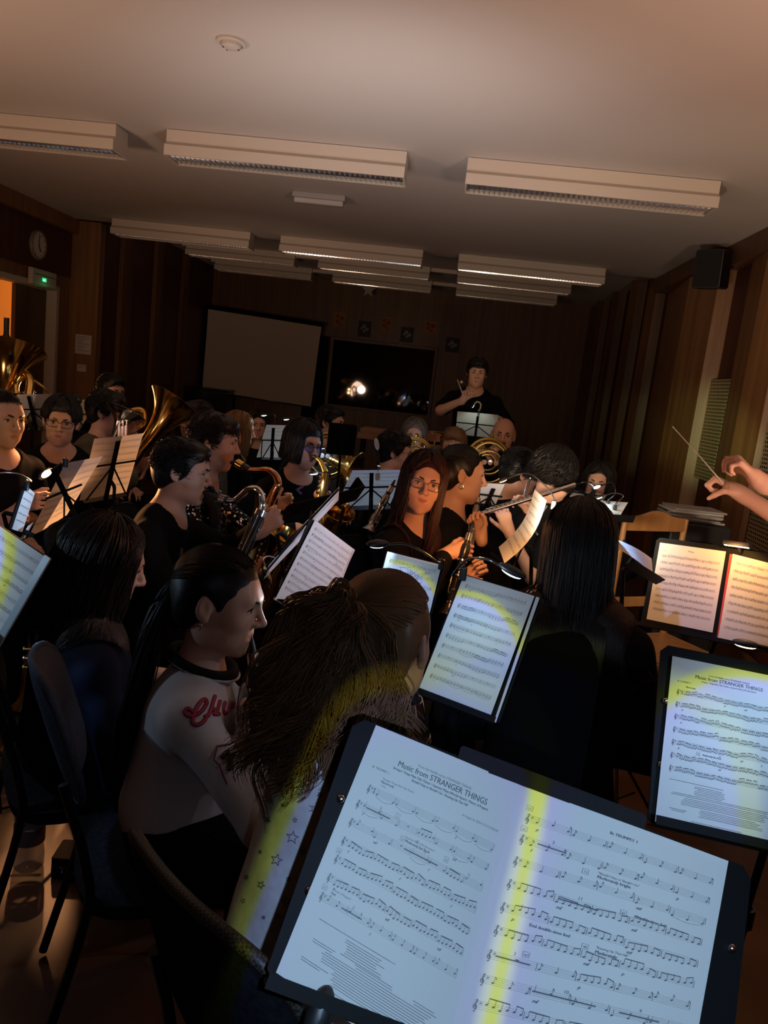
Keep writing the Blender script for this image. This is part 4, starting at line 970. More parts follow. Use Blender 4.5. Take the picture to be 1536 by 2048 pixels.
def stand(P, label, kind='desk', margin=(.03, .03, .03, .02), back=False, post=True, lip=True, hubz=.32, drop=None, name='music_stand', bars='photo', legs=3, rot=0.0, screws=False):
    """P: corners of the music as seen (top left, top right, bottom right, bottom left)"""
    P = [np.array(p, float) for p in P]; u = nrm(P[1]-P[0]+P[2]-P[3]); v = nrm(P[3]-P[0]+P[2]-P[1]); v = nrm(v-u*np.dot(u, v)); n = -nrm(np.cross(u, v))
    if back: n = -n
    w = np.linalg.norm(P[1]-P[0]); h = np.linalg.norm(P[3]-P[0]); c = np.mean(P, 0)
    l, t, r_, b = margin; c = c+u*(r_-l)/2+v*(b-t)/2-n*.010; W_, H_ = w+l+r_, h+t+b
    fp = c+v*H_*.18-n*.05; ft = np.array([fp[0], fp[1], 0]) if drop is None else np.array([drop[0], drop[1], 0.0])
    T = thing(name, label, 'music stand', ft, 'music stands')
    if kind == 'desk':
        MB().obox(c, (u, v, n), (W_/2, H_/2, .0025), ch=.012).build('desk', black_metal, T)
        lp = MB().obox(c+v*(H_/2-.002)+n*.024, (u, n, v), (W_/2, .026, .0012)); lp.obox(c+v*(H_/2-.008)+n*.05, (u, v, n), (W_/2, .007, .0012)); lp.build('ledge', black_metal, T)
        if screws:
            for a, b2 in ((.94, -.35), (.94, .35), (-.94, -.35), (-.94, .35)): MB().ball(c+u*a*W_/2+v*b2*H_/2+n*.004, .006, u=10, v=6).build('rivet', silver, T, smooth=True)
    else:
        mb = MB(); mb.obox(c, (u, v, n), (.010, H_/2, .003)); mb.build('spine', black_metal, T)
        k = c-v*H_*.12
        MB().tube([k-u*W_/2, k, k+u*W_/2], .0045, 6).build('crossbar', black_metal, T, smooth=True)
        for q in (-1, 1): MB().tube([k+v*.01, c+v*H_*.46+u*q*W_*.42], .0038, 6).build('diagonal', black_metal, T, smooth=True)
        lp = MB().obox(c+v*(H_*.5)+n*.012, (u, n, v), (W_*.46, .018, .0015)); lp.build('ledge', black_metal, T)
        if bars == 'frame':
            for q in (-1, 1): MB().tube([k+u*q*W_*.48, c+v*H_*.5+u*q*W_*.48], .004, 6).build('side_bar', black_metal, T, smooth=True)
    if post:
        hub = np.array([ft[0], ft[1], hubz]); tp = c+v*H_*.15-n*.012
        MB().tube([tp, tp-n*.03, fp], .008, 8).build('bracket', black_metal, T, smooth=True)
        MB().tube([fp, fp+(hub-fp)*.5], .0075, 8).build('upper_post', black_metal, T, smooth=True)
        MB().tube([fp+(hub-fp)*.45, np.array([ft[0], ft[1], .12])], .011, 10).build('lower_post', black_metal, T, smooth=True)
        MB().lathe(fp+(hub-fp)*.48, (0, 0, 1), [(-.02, .012), (-.02, .018), (.02, .018), (.02, .012)], 14).build('clamp', black_plastic, T, smooth=35)
        for i in range(legs):
            a = rot+i*2*math.pi/legs+.5; e = np.array([math.cos(a), math.sin(a), 0])
            lg = MB().tube([hub, hub+e*.05-np.array([0, 0, .03]), ft+e*.27+np.array([0, 0, .012])], .006, 6); lg.tube([ft+e*.13+np.array([0, 0, .155]), np.array([ft[0], ft[1], .13])], .004, 5)
            lo = lg.build('leg', black_metal, T, smooth=True); MB().ball(ft+e*.27+np.array([0, 0, .011]), (.010, .010, .011), u=8, v=6).build('rubber_foot', black_plastic, lo, smooth=True)
    return dict(T=T, c=c, u=u, v=v, n=n, W=W_, H=H_)
# ================================================================== INSTRUMENTS, CHAIRS
ebony = mat('grenadilla', (.010, .009, .009), .25, spec=.6); gold = mat('gold_lacquer', (.85, .55, .16), .13, 1.0); dull_gold = mat('worn_brass', (.55, .40, .12), .28, 1.0)
def clarinet(label, a, b, sc=1.0, m=None, seed=0, cat='clarinet', bell=True, name='clarinet', km=None):
    a, b = np.array(a, float), np.array(b, float); d = nrm(b-a); L = np.linalg.norm(b-a); T = thing(name, label, cat, a); m = m or ebony; km = km or silver
    s = nrm(np.cross(d, (0, 0, 1))) if abs(d[2]) < .95 else np.array([1.0, 0, 0]); q = np.cross(d, s); r = .0135*sc
    MB().lathe(a, d, [(0, .0), (0, .004), (.03, .008*sc), (.07, .011*sc), (.085, .012*sc)], 16).build('mouthpiece', black_plastic, T, smooth=40)
    MB().lathe(a+d*.035, d, [(0, .0105*sc), (0, .0125*sc), (.03, .0135*sc), (.03, .011*sc)], 16).build('ligature', km, T, smooth=40)
    pr = [(.08, r*1.05), (.10, r*1.25), (.14, r*1.25), (.145, r), (L*.52, r), (L*.53, r*1.18), (L*.57, r*1.18), (L*.58, r), (L*.86, r*1.05)]
    MB().lathe(a, d, pr, 20).build('body', m, T, smooth=40)
    if bell: MB().lathe(a, d, [(L*.85, r*1.1), (L*.88, r*1.25), (L*.92, r*1.4), (L*.96, r*1.85), (L, r*2.5), (L+.002, r*2.5), (L-.004, r*2.2), (L*.9, r)], 24).build('bell', m, T, smooth=40)
    for h in (.145, L*.53, L*.57, L*.87): MB().lathe(a+d*h, d, [(-.003, r), (-.003, r*1.32), (.003, r*1.32), (.003, r)], 20).build('ring', km, T, smooth=40)
    g = np.random.default_rng(seed)
    for k in range(9):
        h = .18+(L*.84-.18)*k/8
        if abs(h-L*.55) < .03: h += .05
        e = nrm(s*math.cos(k*1.1)+q*math.sin(k*1.1)); kb = MB()
        kb.tube([a+d*(h-.022)+e*r*1.35, a+d*h+e*r*1.45, a+d*(h+.022)+e*r*1.3], .0022, 6); kb.lathe(a+d*(h+.022)+e*r*.95, e, [(0, .0), (0, .0055), (.004, .0055), (.005, .004), (.005, 0)], 12)
        kb.build('key', km, T, smooth=40)
    for e in (s, q, -s): MB().tube([a+d*.19+e*r*1.3, a+d*L*.8+e*r*1.3], .0016, 6).build('key_rod', km, T, smooth=True)
    return T
def bell_prof(L, r0, r1, n=22, p=3.2): return [(L*i/(n-1), r0+(r1-r0)*(.28*(i/(n-1))+.72*(i/(n-1))**(p*2))) for i in range(n)]
def bell_horn(T, base, tip, r0, r1, m, p=2.2, name='bell'):
    base, tip = np.array(base, float), np.array(tip, float); L = np.linalg.norm(tip-base); d = nrm(tip-base); pf = bell_prof(L, r0, r1, p=p)
    inner = [(h+.001, max(.001, r-.0015)) for h, r in reversed(pf)]
    ob = MB().lathe(base, d, pf+[(L+.002, r1+.003), (L+.004, r1)]+inner, 48).build(name, m, T, smooth=60); return ob
def tuba(label, base, tip, r1, m, valves=True, sc=1.0, side=(1, 0, 0), name='tuba'):
    """upright horn: bell from base to tip, bows and valve block hanging beside it"""
    base, tip = np.array(base, float), np.array(tip, float); d = nrm(tip-base); T = thing(name, label, 'tuba' if name == 'tuba' else 'horn', base); bell_horn(T, base, tip, .035*sc, r1, m)
    s = nrm(np.array(side)-d*np.dot(side, d)); q = np.cross(d, s)
    bow = catmull([base, base-d*.10*sc, base-d*.17*sc+s*.06*sc, base-d*.17*sc+s*.15*sc, base-d*.08*sc+s*.2*sc, base+d*.08*sc+s*.2*sc, base+d*.18*sc+s*.19*sc, base+d*.23*sc+s*.14*sc, base+d*.17*sc+s*.09*sc, base+d*.1*sc+s*.1*sc], 8)
    MB().tube(bow, np.linspace(.036, .016, len(bow))*sc, 16).build('bow', m, T, smooth=True)
    if valves:
        for k in range(3):
            p = base+s*(.10+.035*k)*sc+q*.06*sc; MB().lathe(p, d, [(-.06*sc, 0), (-.06*sc, .015*sc), (.09*sc, .015*sc), (.092*sc, .017*sc), (.1*sc, .017*sc), (.1*sc, .004*sc), (.13*sc, .004*sc), (.13*sc, .012*sc), (.136*sc, .012*sc), (.136*sc, 0)], 16).build('valve', silver, T, smooth=40)
            MB().tube(catmull([p+q*.015*sc, p+q*.06*sc, p+q*.075*sc-d*.03*sc, p+q*.06*sc-d*.06*sc, p+q*.015*sc-d*.06*sc], 6), .007*sc, 8).build('valve_slide', m, T, smooth=True)
    lp = catmull([base+d*.16*sc+s*.09*sc, base+d*.20*sc+s*.16*sc, base+d*.17*sc+s*.22*sc+q*.06*sc, base+d*.13*sc+s*.24*sc+q*.13*sc], 8)
    MB().tube(lp, .007*sc, 8).build('leadpipe', m, T, smooth=True); e = lp[-1]; MB().lathe(e, lp[-1]-lp[-3], [(-.02, .005), (.02, .007), (.035, .014), (.037, .014), (.03, .008), (.0, .003)], 16).build('mouthpiece', silver, T, smooth=40)
    return T
def french_horn(label, c, n, m, mouth, R=.15, bell_dir=None, br=.14):
    c = np.array(c, float); n = nrm(n); T = thing('french_horn', label, 'french horn', c); s = nrm(np.cross(n, (0, 0, 1))); q = np.cross(s, n)
    for i, (rr, rad, off) in enumerate(((R, .011, 0), (R*.86, .009, .022), (R*.62, .008, .012), (R*.42, .007, -.012))):
        pts = [c+n*off+(s*math.cos(a)*rr+q*math.sin(a)*rr*(1 if i < 2 else .8)) for a in np.linspace(.3*i, .3*i+5.9, 40)]
        MB().tube(pts, np.linspace(rad, rad*1.5 if i == 0 else rad, 40), 10).build('tubing', m, T, smooth=True)
    bd = nrm(bell_dir if bell_dir is not None else -q+s*.4); bell_horn(T, c+s*R*.2+bd*.02, c+bd*.26+s*R*.3, .02, br, m, 2.0)
    for k in range(3): MB().lathe(c+s*(-.04+.04*k)+n*.02, n, [(-.025, 0), (-.025, .016), (.025, .016), (.025, 0)], 14).build('valve', silver, T, smooth=40)
    mo = np.array(mouth, float); lp = catmull([c+q*R*.9-s*R*.3, c+q*R*1.1+(mo-c)*.3, mo+(c-mo)*.25, mo], 8); MB().tube(lp, np.linspace(.006, .0045, len(lp)), 8).build('leadpipe', m, T, smooth=True)
    MB().lathe(mo, lp[-1]-lp[-4], [(-.03, .0045), (.0, .008), (.012, .011), (.013, .009), (0, .004)], 14).build('mouthpiece', silver, T, smooth=40); return T
def flute(label, a, b, sc=1.0):
    a, b = np.array(a, float), np.array(b, float); d = nrm(b-a); L = np.linalg.norm(b-a); T = thing('flute', label, 'flute', a); up = nrm(np.array([0, 0, 1.0])-d*d[2]); r = .0098*sc
    MB().lathe(a, d, [(0, 0), (0, r), (L*.30, r), (L*.30, r*1.12), (L*.34, r*1.12), (L*.34, r), (L, r), (L, 0)], 20).build('tube', silver, T, smooth=40)
    MB().ball(a+d*.12*L/.67+up*r*.8, (.014, .011, .004), u=14, v=8, ax=(d, np.cross(up, d), up)).build('lip_plate', silver, T, smooth=True)
    for k in range(12):
        h = L*(.42+.52*k/11); MB().lathe(a+d*h+up*r*.7, up, [(0, 0), (0, .0075*sc), (.006, .0075*sc), (.0075, .006*sc), (.0075, 0)], 14).build('key', silver, T, smooth=40)
    MB().tube([a+d*L*.40+up*r*1.1+np.cross(d, up)*.009, a+d*L*.95+up*r*1.1+np.cross(d, up)*.009], .0018, 6).build('key_rod', silver, T, smooth=True); return T
def trumpet_down(label, c, H_=.48, yaw=0.0, m=None):
    """trumpet standing on its bell on a small folding stand"""
    m = m or dull_gold; c = np.array(c, float); T = thing('trumpet', label, 'trumpet', c); R = frame(yaw); x, y, z = R[:, 0], R[:, 1], np.array([0, 0, 1.0])
    pf = [(h, r) for h, r in [(0, .061), (.004, .060), (.02, .046), (.05, .030), (.10, .019), (.16, .013), (.24, .0095), (.32, .0075), (.36, .007)]]
    MB().lathe(c, z, pf+[(.358, .005)]+[(h+.001, max(.003, r-.0015)) for h, r in reversed(pf)], 36).build('bell', m, T, smooth=60)
    MB().tube(catmull([c+z*.36, c+z*.40+x*.012, c+z*.405-x*.02-x*.02, c+z*.37-x*.08, c+z*.30-x*.09], 8), .006, 10).build('bell_bow', m, T, smooth=True)
    MB().tube(catmull([c-x*.09+z*.30, c-x*.09+z*.12, c-x*.075+z*.08, c-x*.05+z*.08, c-x*.04+z*.12, c-x*.04+z*.30], 8), .0058, 10).build('tuning_slide', m, T, smooth=True)
    MB().tube([c-x*.045+z*.14, c-x*.045+z*.46], .0052, 10).build('leadpipe', m, T, smooth=True)
    MB().lathe(c-x*.045+z*.46, z, [(-.02, .0055), (.03, .006), (.05, .0105), (.065, .0135), (.068, .0135), (.055, .007), (.04, .003)], 18).build('mouthpiece', silver, T, smooth=40)
    for k in range(3):
        p = c-x*.068+y*.012+z*(.17+.038*k); MB().lathe(p, x, [(-.075, 0), (-.075, .011), (-.07, .0135), (-.05, .0135), (-.05, .0115), (.05, .0115), (.05, .0135), (.06, .0135), (.062, .003), (.085, .003), (.085, .0085), (.09, .0085), (.09, 0)], 16).build('valve', silver if k == 1 else m, T, smooth=40)
        MB().tube(catmull([p+y*.01, p+y*.05-x*.005, p+y*.06-x*.02, p+y*.05-x*.035, p+y*.01-x*.035], 5), .0045, 8).build('valve_slide', m, T, smooth=True)
    return T
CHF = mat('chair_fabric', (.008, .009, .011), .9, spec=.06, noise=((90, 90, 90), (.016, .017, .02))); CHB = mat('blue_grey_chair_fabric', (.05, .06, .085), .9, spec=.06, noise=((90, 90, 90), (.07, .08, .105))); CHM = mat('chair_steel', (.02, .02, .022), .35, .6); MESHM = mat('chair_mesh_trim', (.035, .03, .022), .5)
def mesh_weave():
    m = MATS['chair_mesh_trim']; nt = m.node_tree; b = nt.nodes['Principled BSDF']; tc = nt.nodes.new('ShaderNodeTexCoord'); ck = nt.nodes.new('ShaderNodeTexChecker'); ck.inputs['Scale'].default_value = 260
    ck.inputs[1].default_value = (.05, .042, .026, 1); ck.inputs[2].default_value = (.01, .01, .01, 1); nt.links.new(tc.outputs['Object'], ck.inputs[0]); nt.links.new(ck.outputs[0], b.inputs['Base Color'])
mesh_weave()
_chair = []
def chair(loc, yaw, label, group='black upholstered chairs', top=None, trim=None, reuse=True, seat=.46, fab=None, bw=.21):
    fab = fab or CHF; loc = np.array([loc[0], loc[1], 0.0])
    if _chair and reuse:
        o = _chair[0].copy(); COL.objects.link(o)
        for ch in _chair[0].children:
            k = ch.copy(); COL.objects.link(k); k.parent = o
            for g in ch.children:
                q = g.copy(); COL.objects.link(q); q.parent = k
        o.location = loc; o.rotation_euler = (0, 0, -math.radians(yaw)); return tag(o, label, 'chair', group)
    o = thing('chair', label, 'chair', (0, 0, 0), group); s = seat
    S = Sdf().ell((0, .0, s-.03), (.25, .25, .055)).ell((0, .0, s-.03), (.25, .25, .055)); 
    G = lambda x, y: s-.005-.10*max(0, y/.22)**6*.2+.008*(x/.22)**2
    n = 13; xs = [(-1+2*i/(n-1)) for i in range(n)]
    def sq(a, b): 
        r_ = max(abs(a), abs(b)) or 1; l = (abs(a)**4+abs(b)**4)**.25 or 1; k = r_/l; return a*k, b*k
    top_ = [[(lambda p: (p[0]*.235, p[1]*.225-.01, G(p[0]*.235, p[1]*.225)-.03*max(abs(a), abs(b))**8))(sq(a, b)) for b in xs] for a in xs]
    bot = [[(p[0]*.97, p[1]*.97, s-.065) for p in row] for row in top_]
    mb = MB().grid(top_); mb.grid([r for r in reversed(bot)])
    edge = [(i, 0) for i in range(n)]+[(n-1, j) for j in range(1, n)]+[(i, n-1) for i in range(n-2, -1, -1)]+[(0, j) for j in range(n-2, 0, -1)]
    vt = [top_[i][j] for i, j in edge]; vb = [bot[i][j] for i, j in edge]; m_ = len(edge); mb.add(vt+vb, [(i, (i+1) % m_, m_+(i+1) % m_, m_+i) for i in range(m_)])
    mb.build('seat', CHF, o, smooth=True)
    bt = top or .93; bb = .60; tl = .10
    def bk(a, t, off):
        x, y0 = sq(a, 2*t-1); z = bb+(bt-bb)*(y0+1)/2; return (x*bw, -.235-tl*(z-bb)/(bt-bb)+.035*(x*x)-off, z)
    F_ = [[bk(a, (b+1)/2, -.018*(1-max(abs(a), abs(b))**6)) for b in xs] for a in xs]; K_ = [[bk(a, (b+1)/2, .022*(1-.4*max(abs(a), abs(b))**6)) for b in xs] for a in reversed(xs)]
    mb = MB().grid(F_).grid(K_); vt = [F_[i][j] for i, j in edge]; vb = [K_[n-1-i][j] for i, j in edge]; mb.add(vt+vb, [(i, m_+i, m_+(i+1) % m_, (i+1) % m_) for i in range(m_)])
    bo = mb.build('backrest', fab, o, smooth=True)
    MB().tube([tuple(np.array(F_[i][j])*.5+np.array(K_[n-1-i][j])*.5) for i, j in edge]+[tuple(np.array(F_[0][0])*.5+np.array(K_[n-1][0])*.5)], .009, 8, closed=True).build('piping', trim or fab, bo, smooth=True)
    for x in (-1, 1):
        MB().tube(catmull([(x*.19, .19, .012), (x*.19, .17, s-.08), (x*.19, .10, s-.065)], 5), .011, 8).build('leg', CHM, o, smooth=True)
        MB().tube(catmull([(x*.19, -.30, .012), (x*.19, -.21, s-.08), (x*.19, -.215, s+.06), (x*.17, -.265, bb+.1)], 6), .011, 8).build('leg', CHM, o, smooth=True)
    MB().tube([(-.19, .10, s-.07), (.19, .10, s-.07)], .010, 8).tube([(-.19, -.205, s-.07), (.19, -.205, s-.07)], .010, 8).build('seat_frame', CHM, o, smooth=True)
    o.location = loc; o.rotation_euler = (0, 0, -math.radians(yaw))
    if reuse: _chair.append(o)
    return o
# ================================================================== THE BAND
def A(v): return np.array(v, float)
seq = mat('sequin_fabric', (.012, .012, .014), .35)
def sequins():
    nt = seq.node_tree; b = nt.nodes['Principled BSDF']; tc = nt.nodes.new('ShaderNodeTexCoord'); vo = nt.nodes.new('ShaderNodeTexVoronoi'); vo.inputs['Scale'].default_value = 130
    nt.links.new(tc.outputs['Object'], vo.inputs['Vector']); sb = nt.nodes.new('ShaderNodeVectorMath'); sb.operation = 'SUBTRACT'; sb.inputs[1].default_value = (.5, .5, .5); nt.links.new(vo.outputs['Color'], sb.inputs[0])
    sc = nt.nodes.new('ShaderNodeVectorMath'); sc.operation = 'SCALE'; sc.inputs['Scale'].default_value = .9; nt.links.new(sb.outputs[0], sc.inputs[0])
    ge = nt.nodes.new('ShaderNodeNewGeometry'); ad = nt.nodes.new('ShaderNodeVectorMath'); ad.operation = 'ADD'; nt.links.new(ge.outputs['Normal'], ad.inputs[0]); nt.links.new(sc.outputs[0], ad.inputs[1])
    nm = nt.nodes.new('ShaderNodeVectorMath'); nm.operation = 'NORMALIZE'; nt.links.new(ad.outputs[0], nm.inputs[0]); nt.links.new(nm.outputs[0], b.inputs['Normal']); b.inputs['Metallic'].default_value = .9
    mx = nt.nodes.new('ShaderNodeMix'); mx.data_type = 'RGBA'; mx.inputs[6].default_value = (.01, .01, .01, 1); mx.inputs[7].default_value = (.8, .75, .7, 1)
    gt = nt.nodes.new('ShaderNodeMath'); gt.operation = 'GREATER_THAN'; gt.inputs[1].default_value = .86; sx = nt.nodes.new('ShaderNodeSeparateXYZ'); nt.links.new(vo.outputs['Color'], sx.inputs[0]); nt.links.new(sx.outputs[0], gt.inputs[0])
    nt.links.new(gt.outputs[0], mx.inputs[0]); nt.links.new(mx.outputs[2], b.inputs['Base Color'])
sequins()
def lens(name, c, a=.25):
    m = mat(name, c, .03, spec=.9, alpha=a); return m
LB = lens('lens_blue_reflection', (.16, .2, 1.0), .42); LC = lens('lens_clear', (.3, .3, .3), .08)  # blue of LB is a reflection put into the lens colour
frm = mat('glasses_frame', (.02, .015, .015), .3); frm_m = mat('thin_metal_frame', (.25, .2, .18), .25, .9)
jacket = cloth('varsity_white', (.50, .50, .50)); sweat = cloth('pale_melange_knit', (.55, .56, .54), noise=((60, 60, 60), (.46, .48, .46)))
lit = dict(rad=.0026)
# ---- girl with the curly ponytail, nearest to the camera
h1 = W(768, 1285, 1.16)
person('P1', 'girl with curly brown ponytail seen from behind, pale star-print sweater, holding a clarinet', h1, 45, 22, -6, 4, lean=13, s=.90, bust=0, vox=.005,
       hair=('tied', HC_, dict(n=1500, rad=.0016, part=(-.02, -.112, .075), seed=5, tail=[dict(tie=(-.02, -.11, .072), drop=(-.22, .02, -1), n=1500, length=.25, curl=1.1, spread=.085, rad=.0012, out=(-.35, -1, .35), clumps=70, endcurl=.018), dict(tie=(-.02, -.11, .072), drop=(.03, .03, -1), n=500, length=.30, curl=1.15, spread=.085, rad=.0010, seed=9, out=(-.2, -1, -.05), clumps=45, jit=.005, endcurl=.028), dict(tie=(-.02, -.105, .065), drop=(.20, .12, -1), n=800, length=.26, curl=1.0, spread=.07, rad=.0012, seed=33, out=(.35, -1, -.1), clumps=40, jit=.006, endcurl=.025)])),
       top=(sweat, 'long', .07, .008), lh=('at', W(862, 1580, 1.36), (.35, .75, -.2), (.5, -.6, .5), (45, 50, 30)), rh=('at', W(840, 1640, 1.30), (-.15, .8, .1), (-.6, -.5, .3), (45, 50, 30)), legs=DENIM)
# ---- girl in the varsity jacket
h2 = W(438, 1203, 1.58)
person('P2', 'girl in profile playing a clarinet, white varsity jacket with pink lettering, dark ponytail', h2, 76, 92, -8, 3, lean=3, s=.95, bust=0, mus=.82, vox=.0042,
       hair=('tied', HB, dict(n=900, rad=.0017, part=(0, -.10, .02), seed=8, tail=[dict(tie=(0, -.10, .02), drop=(-.10, -.1, -1), n=700, length=.42, curl=.3, spread=.04, rad=.0016, out=(0, -1, -.2))])),
       top=(jacket, 'long', .066, .010), lh=('at', W(512, 1370, 1.62), (.3, -.5, -.5), (.8, .3, -.3), (50, 50, 30)), rh=('at', W(505, 1420, 1.50), (.5, .5, -.4), (.6, .6, .0), (50, 50, 30)), legs=BLK)
# ---- girl with long dark hair at the left
h3 = W(207, 1128, 1.95)
person('P3', 'girl with long loose dark hair over her face, dark top, left of the jacket girl', h3, 55, 62, -16, 2, lean=0, s=1.04, bust=0, hair=('long', HD, dict(n=1700, length=.26, rad=.0022, seed=21, curl=.35)), top=(NAVY, 'long', .07, .008), legs=BLK)
# ---- young man with the bass clarinet
h4 = W(364, 944, 2.78)
person('P4', 'young man with short dark hair in profile, dark crew-neck top, playing a bass clarinet', h4, 84, 82, -6, 3, lean=14, female=False, s=1.0, vox=.005, jaw=.92, hair=('short', HB, dict(n=2200, length=.035, rad=.0028)), top=(BLK, 'long', .085),
       lh=('at', W(520, 1062, 2.72), (.35, .3, .35), (-.1, .85, .1), ((55, 60, 40), (60, 60, 40), (60, 60, 40), (55, 60, 40))), rh=('at', W(470, 1150, 2.66), (.55, .5, -.1), (-.2, .8, .3), (50, 55, 35)))
# ---- saxophonist with sequins
h5 = W(428, 884, 3.22)
person('P5', 'woman with short brown hair, black sequin top and dark cardigan, playing a golden saxophone', h5, 84, 84, -6, 3, lean=8, s=1.0, hair=('short', HD, dict(n=2200, length=.06, rad=.003, seed=4)), top=(seq, 'three', .085), lh=('at', W(545, 1010, 3.2), (.5, .4, .1), (-.3, .8, 0), (50, 50, 30)), rh=('at', W(500, 1120, 3.1), (.5, .5, -.2), (-.2, .8, .2), (50, 50, 30)))
# ---- woman with the blue glasses
h6 = W(606, 890, 3.8)
person('P6', 'woman with a long black bob and round glasses with blue reflections, black jacket, playing saxophone', h6, 140, 132, -6, 3, lean=4, s=.98, hair=('bob', HB, dict(n=1300, length=.12, rad=.0028, bang=True, seed=6)), glasses=(frm, 'round', LB), top=(BLK, 'long', .08),
       lh=('at', W(640, 990, 3.55), (.5, -.6, .0), (-.6, -.4, .2), (45, 50, 30)), rh=('at', W(598, 1058, 3.5), (.6, -.5, -.3), (.4, .7, 0), (45, 50, 30)), legs=DENIM)
# ---- smiling woman facing the camera
h7 = W(846, 968, 2.95)
person('P7', 'smiling woman with long red-brown hair and thin glasses turned to the camera, lit orange', h7, 118, 172, 2, 7, lean=6, s=.98, vox=.0042, hair=('long', HR, dict(n=1500, length=.30, rad=.0021, seed=31, part=.2)), glasses=(frm_m, 'square', LC), gaze=(0, .0), smile=1.0, top=(BLK, 'long', .10),
       rh=('at', W(893, 1108, 2.82), (.85, .05, .35), (.1, .8, -.4), ((60, 60, 40), (60, 65, 40), (60, 65, 40), (55, 60, 40))), lh=('at', W(935, 1150, 2.95), (.5, -.3, .5), (-.3, -.8, .2), (55, 55, 35)))
# ---- clarinettist in profile
h8 = W(922, 950, 3.28)
person('P8', 'woman in profile with tied dark hair and a choker, playing a slim silver clarinet', h8, 88, 84, -4, 4, lean=4, s=1.0, vox=.005, hair=('tied', HB, dict(n=1300, rad=.002, part=(0, -.11, .05), seed=12, bun=((0, -.128, .05), (.052, .042, .055)))), top=(BLK, 'long', .10),
       lh=('at', W(962, 1075, 3.12), (-.25, .35, .75), (-.5, -.8, .1), ((65, 60, 40), (68, 60, 40), (68, 60, 40), (62, 60, 40)), (.6, -.2, -.7)), rh=('at', W(925, 1180, 3.0), (.4, .4, .3), (-.3, .8, .1), (50, 50, 35)))
# ---- flute players
person('P9a', 'player with short dark hair bending behind the flute, dark clothes, warm lit cheek', W(1040, 946, 3.9), 60, 78, -14, 0, lean=12, s=1.0, hair=('short', HB, dict(n=1200, length=.05, rad=.003, seed=7)))
person('P9b', 'flute player with black curly hair and a small earring, head bent over the flute', W(1108, 948, 3.55), 55, 70, -14, 0, lean=8, s=.98, hair=('bob', HB, dict(n=1900, length=.09, rad=.003, curl=1.0, seed=14)), top=(BLK, 'short', .11),
       lh=('at', W(1062, 1022, 3.48), (-.55, -.1, .45), (-.3, -.6, -.5), ((40, 55, 35), (45, 55, 35), (50, 55, 35), (45, 50, 35)), (.6, -.3, -.7)), rh=('at', W(1018, 1062, 3.36), (-.35, .1, .75), (-.2, .8, .1), ((40, 50, 30), (45, 50, 30), (48, 50, 30), (40, 45, 30)), (.5, -.5, -.7)))
person('P10', 'woman with long dark wavy hair facing the band near the right wall', W(1196, 968, 4.45), 185, 198, -2, 3, lean=3, s=.98, hair=('long', HB, dict(n=900, length=.2, rad=.0026, curl=.4, seed=15)))
# ---- girl with her back to the camera, right
h11 = W(1156, 1098, 2.0)
person('P11', 'girl with very long straight dark hair, black top, seen from behind between the music sheets', h11, 8, 6, -8, 2, lean=7, s=1.0, hair=('long', HD, dict(n=2600, length=.42, rad=.0019, seed=41)), top=(BLK, 'long', .07, .012), mus=1.12)
# ---- conductor
hc = A((1.50, 2.55, 1.62))
person('P12', 'conductor at the right edge raising both bare forearms, baton in one hand', hc, -86, -70, -4, 0, lean=4, female=False, s=1.0, vox=.005, stand=True, hair=('short', HD, dict(n=800, length=.03, rad=.003)), top=(BLK, 'short', .085),
       rh=('at', W(1478, 985, 2.78), (-.86, .25, .42), (-.25, .1, -.9), ((72, 85, 55), (76, 88, 55), (78, 88, 55), (76, 85, 55)), (.3, -.5, -.8), (45, 20)), lh=('at', W(1518, 962, 2.45), (-.72, .2, .62), (-.6, .3, -.75), ((50, 65, 40), (64, 72, 45), (66, 72, 45), (66, 70, 45)), (.3, -.5, -.8)))
# ---- left side
person('P13', 'man at the left edge with short brown hair and a black shirt, holding an instrument', W(4, 838, 3.12), 112, 116, -4, 2, lean=6, female=False, hair=('crop', HD, dict(n=1500, rad=.002, seed=3)), top=(BLK, 'short', .085), rh=('at', W(48, 1012, 3.05), (.75, -.3, .35), (.2, .8, -.2), (50, 55, 35)), lh=('at', W(30, 1040, 3.2), (.6, -.3, .3), (.0, -.8, .3), (50, 55, 35)))
person('P14', 'woman with black hair in a bun and dark-framed glasses, black top, at the left', W(122, 843, 3.72), 152, 156, -6, 4, lean=6, s=1.0, vox=.005, hair=('bob', HB, dict(n=1100, length=.012, rad=.0028, bang=True, seed=16, bun=((-.055, -.055, .115), (.03, .03, .032)))), glasses=(frm, 'square', LC), top=(BLK, 'long', .085), mus=1.1)
person('P15', 'man in an olive hooded top playing a horn, face turned away', W(214, 826, 4.1), 88, 84, -6, 2, lean=6, female=False, hair=('short', HB, dict(n=1300, length=.05, rad=.003, seed=17)), top=(OLIVE, 'long', .07, .012), lh=('at', W(240, 868, 3.95), (.6, .1, .5), (-.1, .9, .1), (50, 55, 35)), rh=('at', W(232, 885, 4.0), (.5, .2, .5), (-.2, .9, .1), (50, 55, 35)))
person('P16', 'player at the back left with dark hair and an orange lit forehead', W(222, 783, 5.3), 120, 120, -8, 0, lean=4, female=False, hair=('short', HB, dict(n=800, length=.04, rad=.003, seed=18)))
person('P17', 'tuba player in a grey knitted top, head hidden behind the saxophonist', W(392, 842, 4.6), 215, 215, -4, 0, lean=4, female=False, hair=('short', HD, dict(n=700, length=.03, rad=.003)), top=(GREYF, 'long', .08), rh=('at', W(292, 925, 4.25), (-.5, -.3, -.4), (.5, -.6, .2), (50, 55, 35)))
person('P18', 'girl with long dark hair in the back row, face dimly lit', W(517, 850, 6.2), 170, 165, -4, 0, lean=3, s=.96, hair=('long', HD, dict(n=500, length=.3, rad=.003, seed=19)))
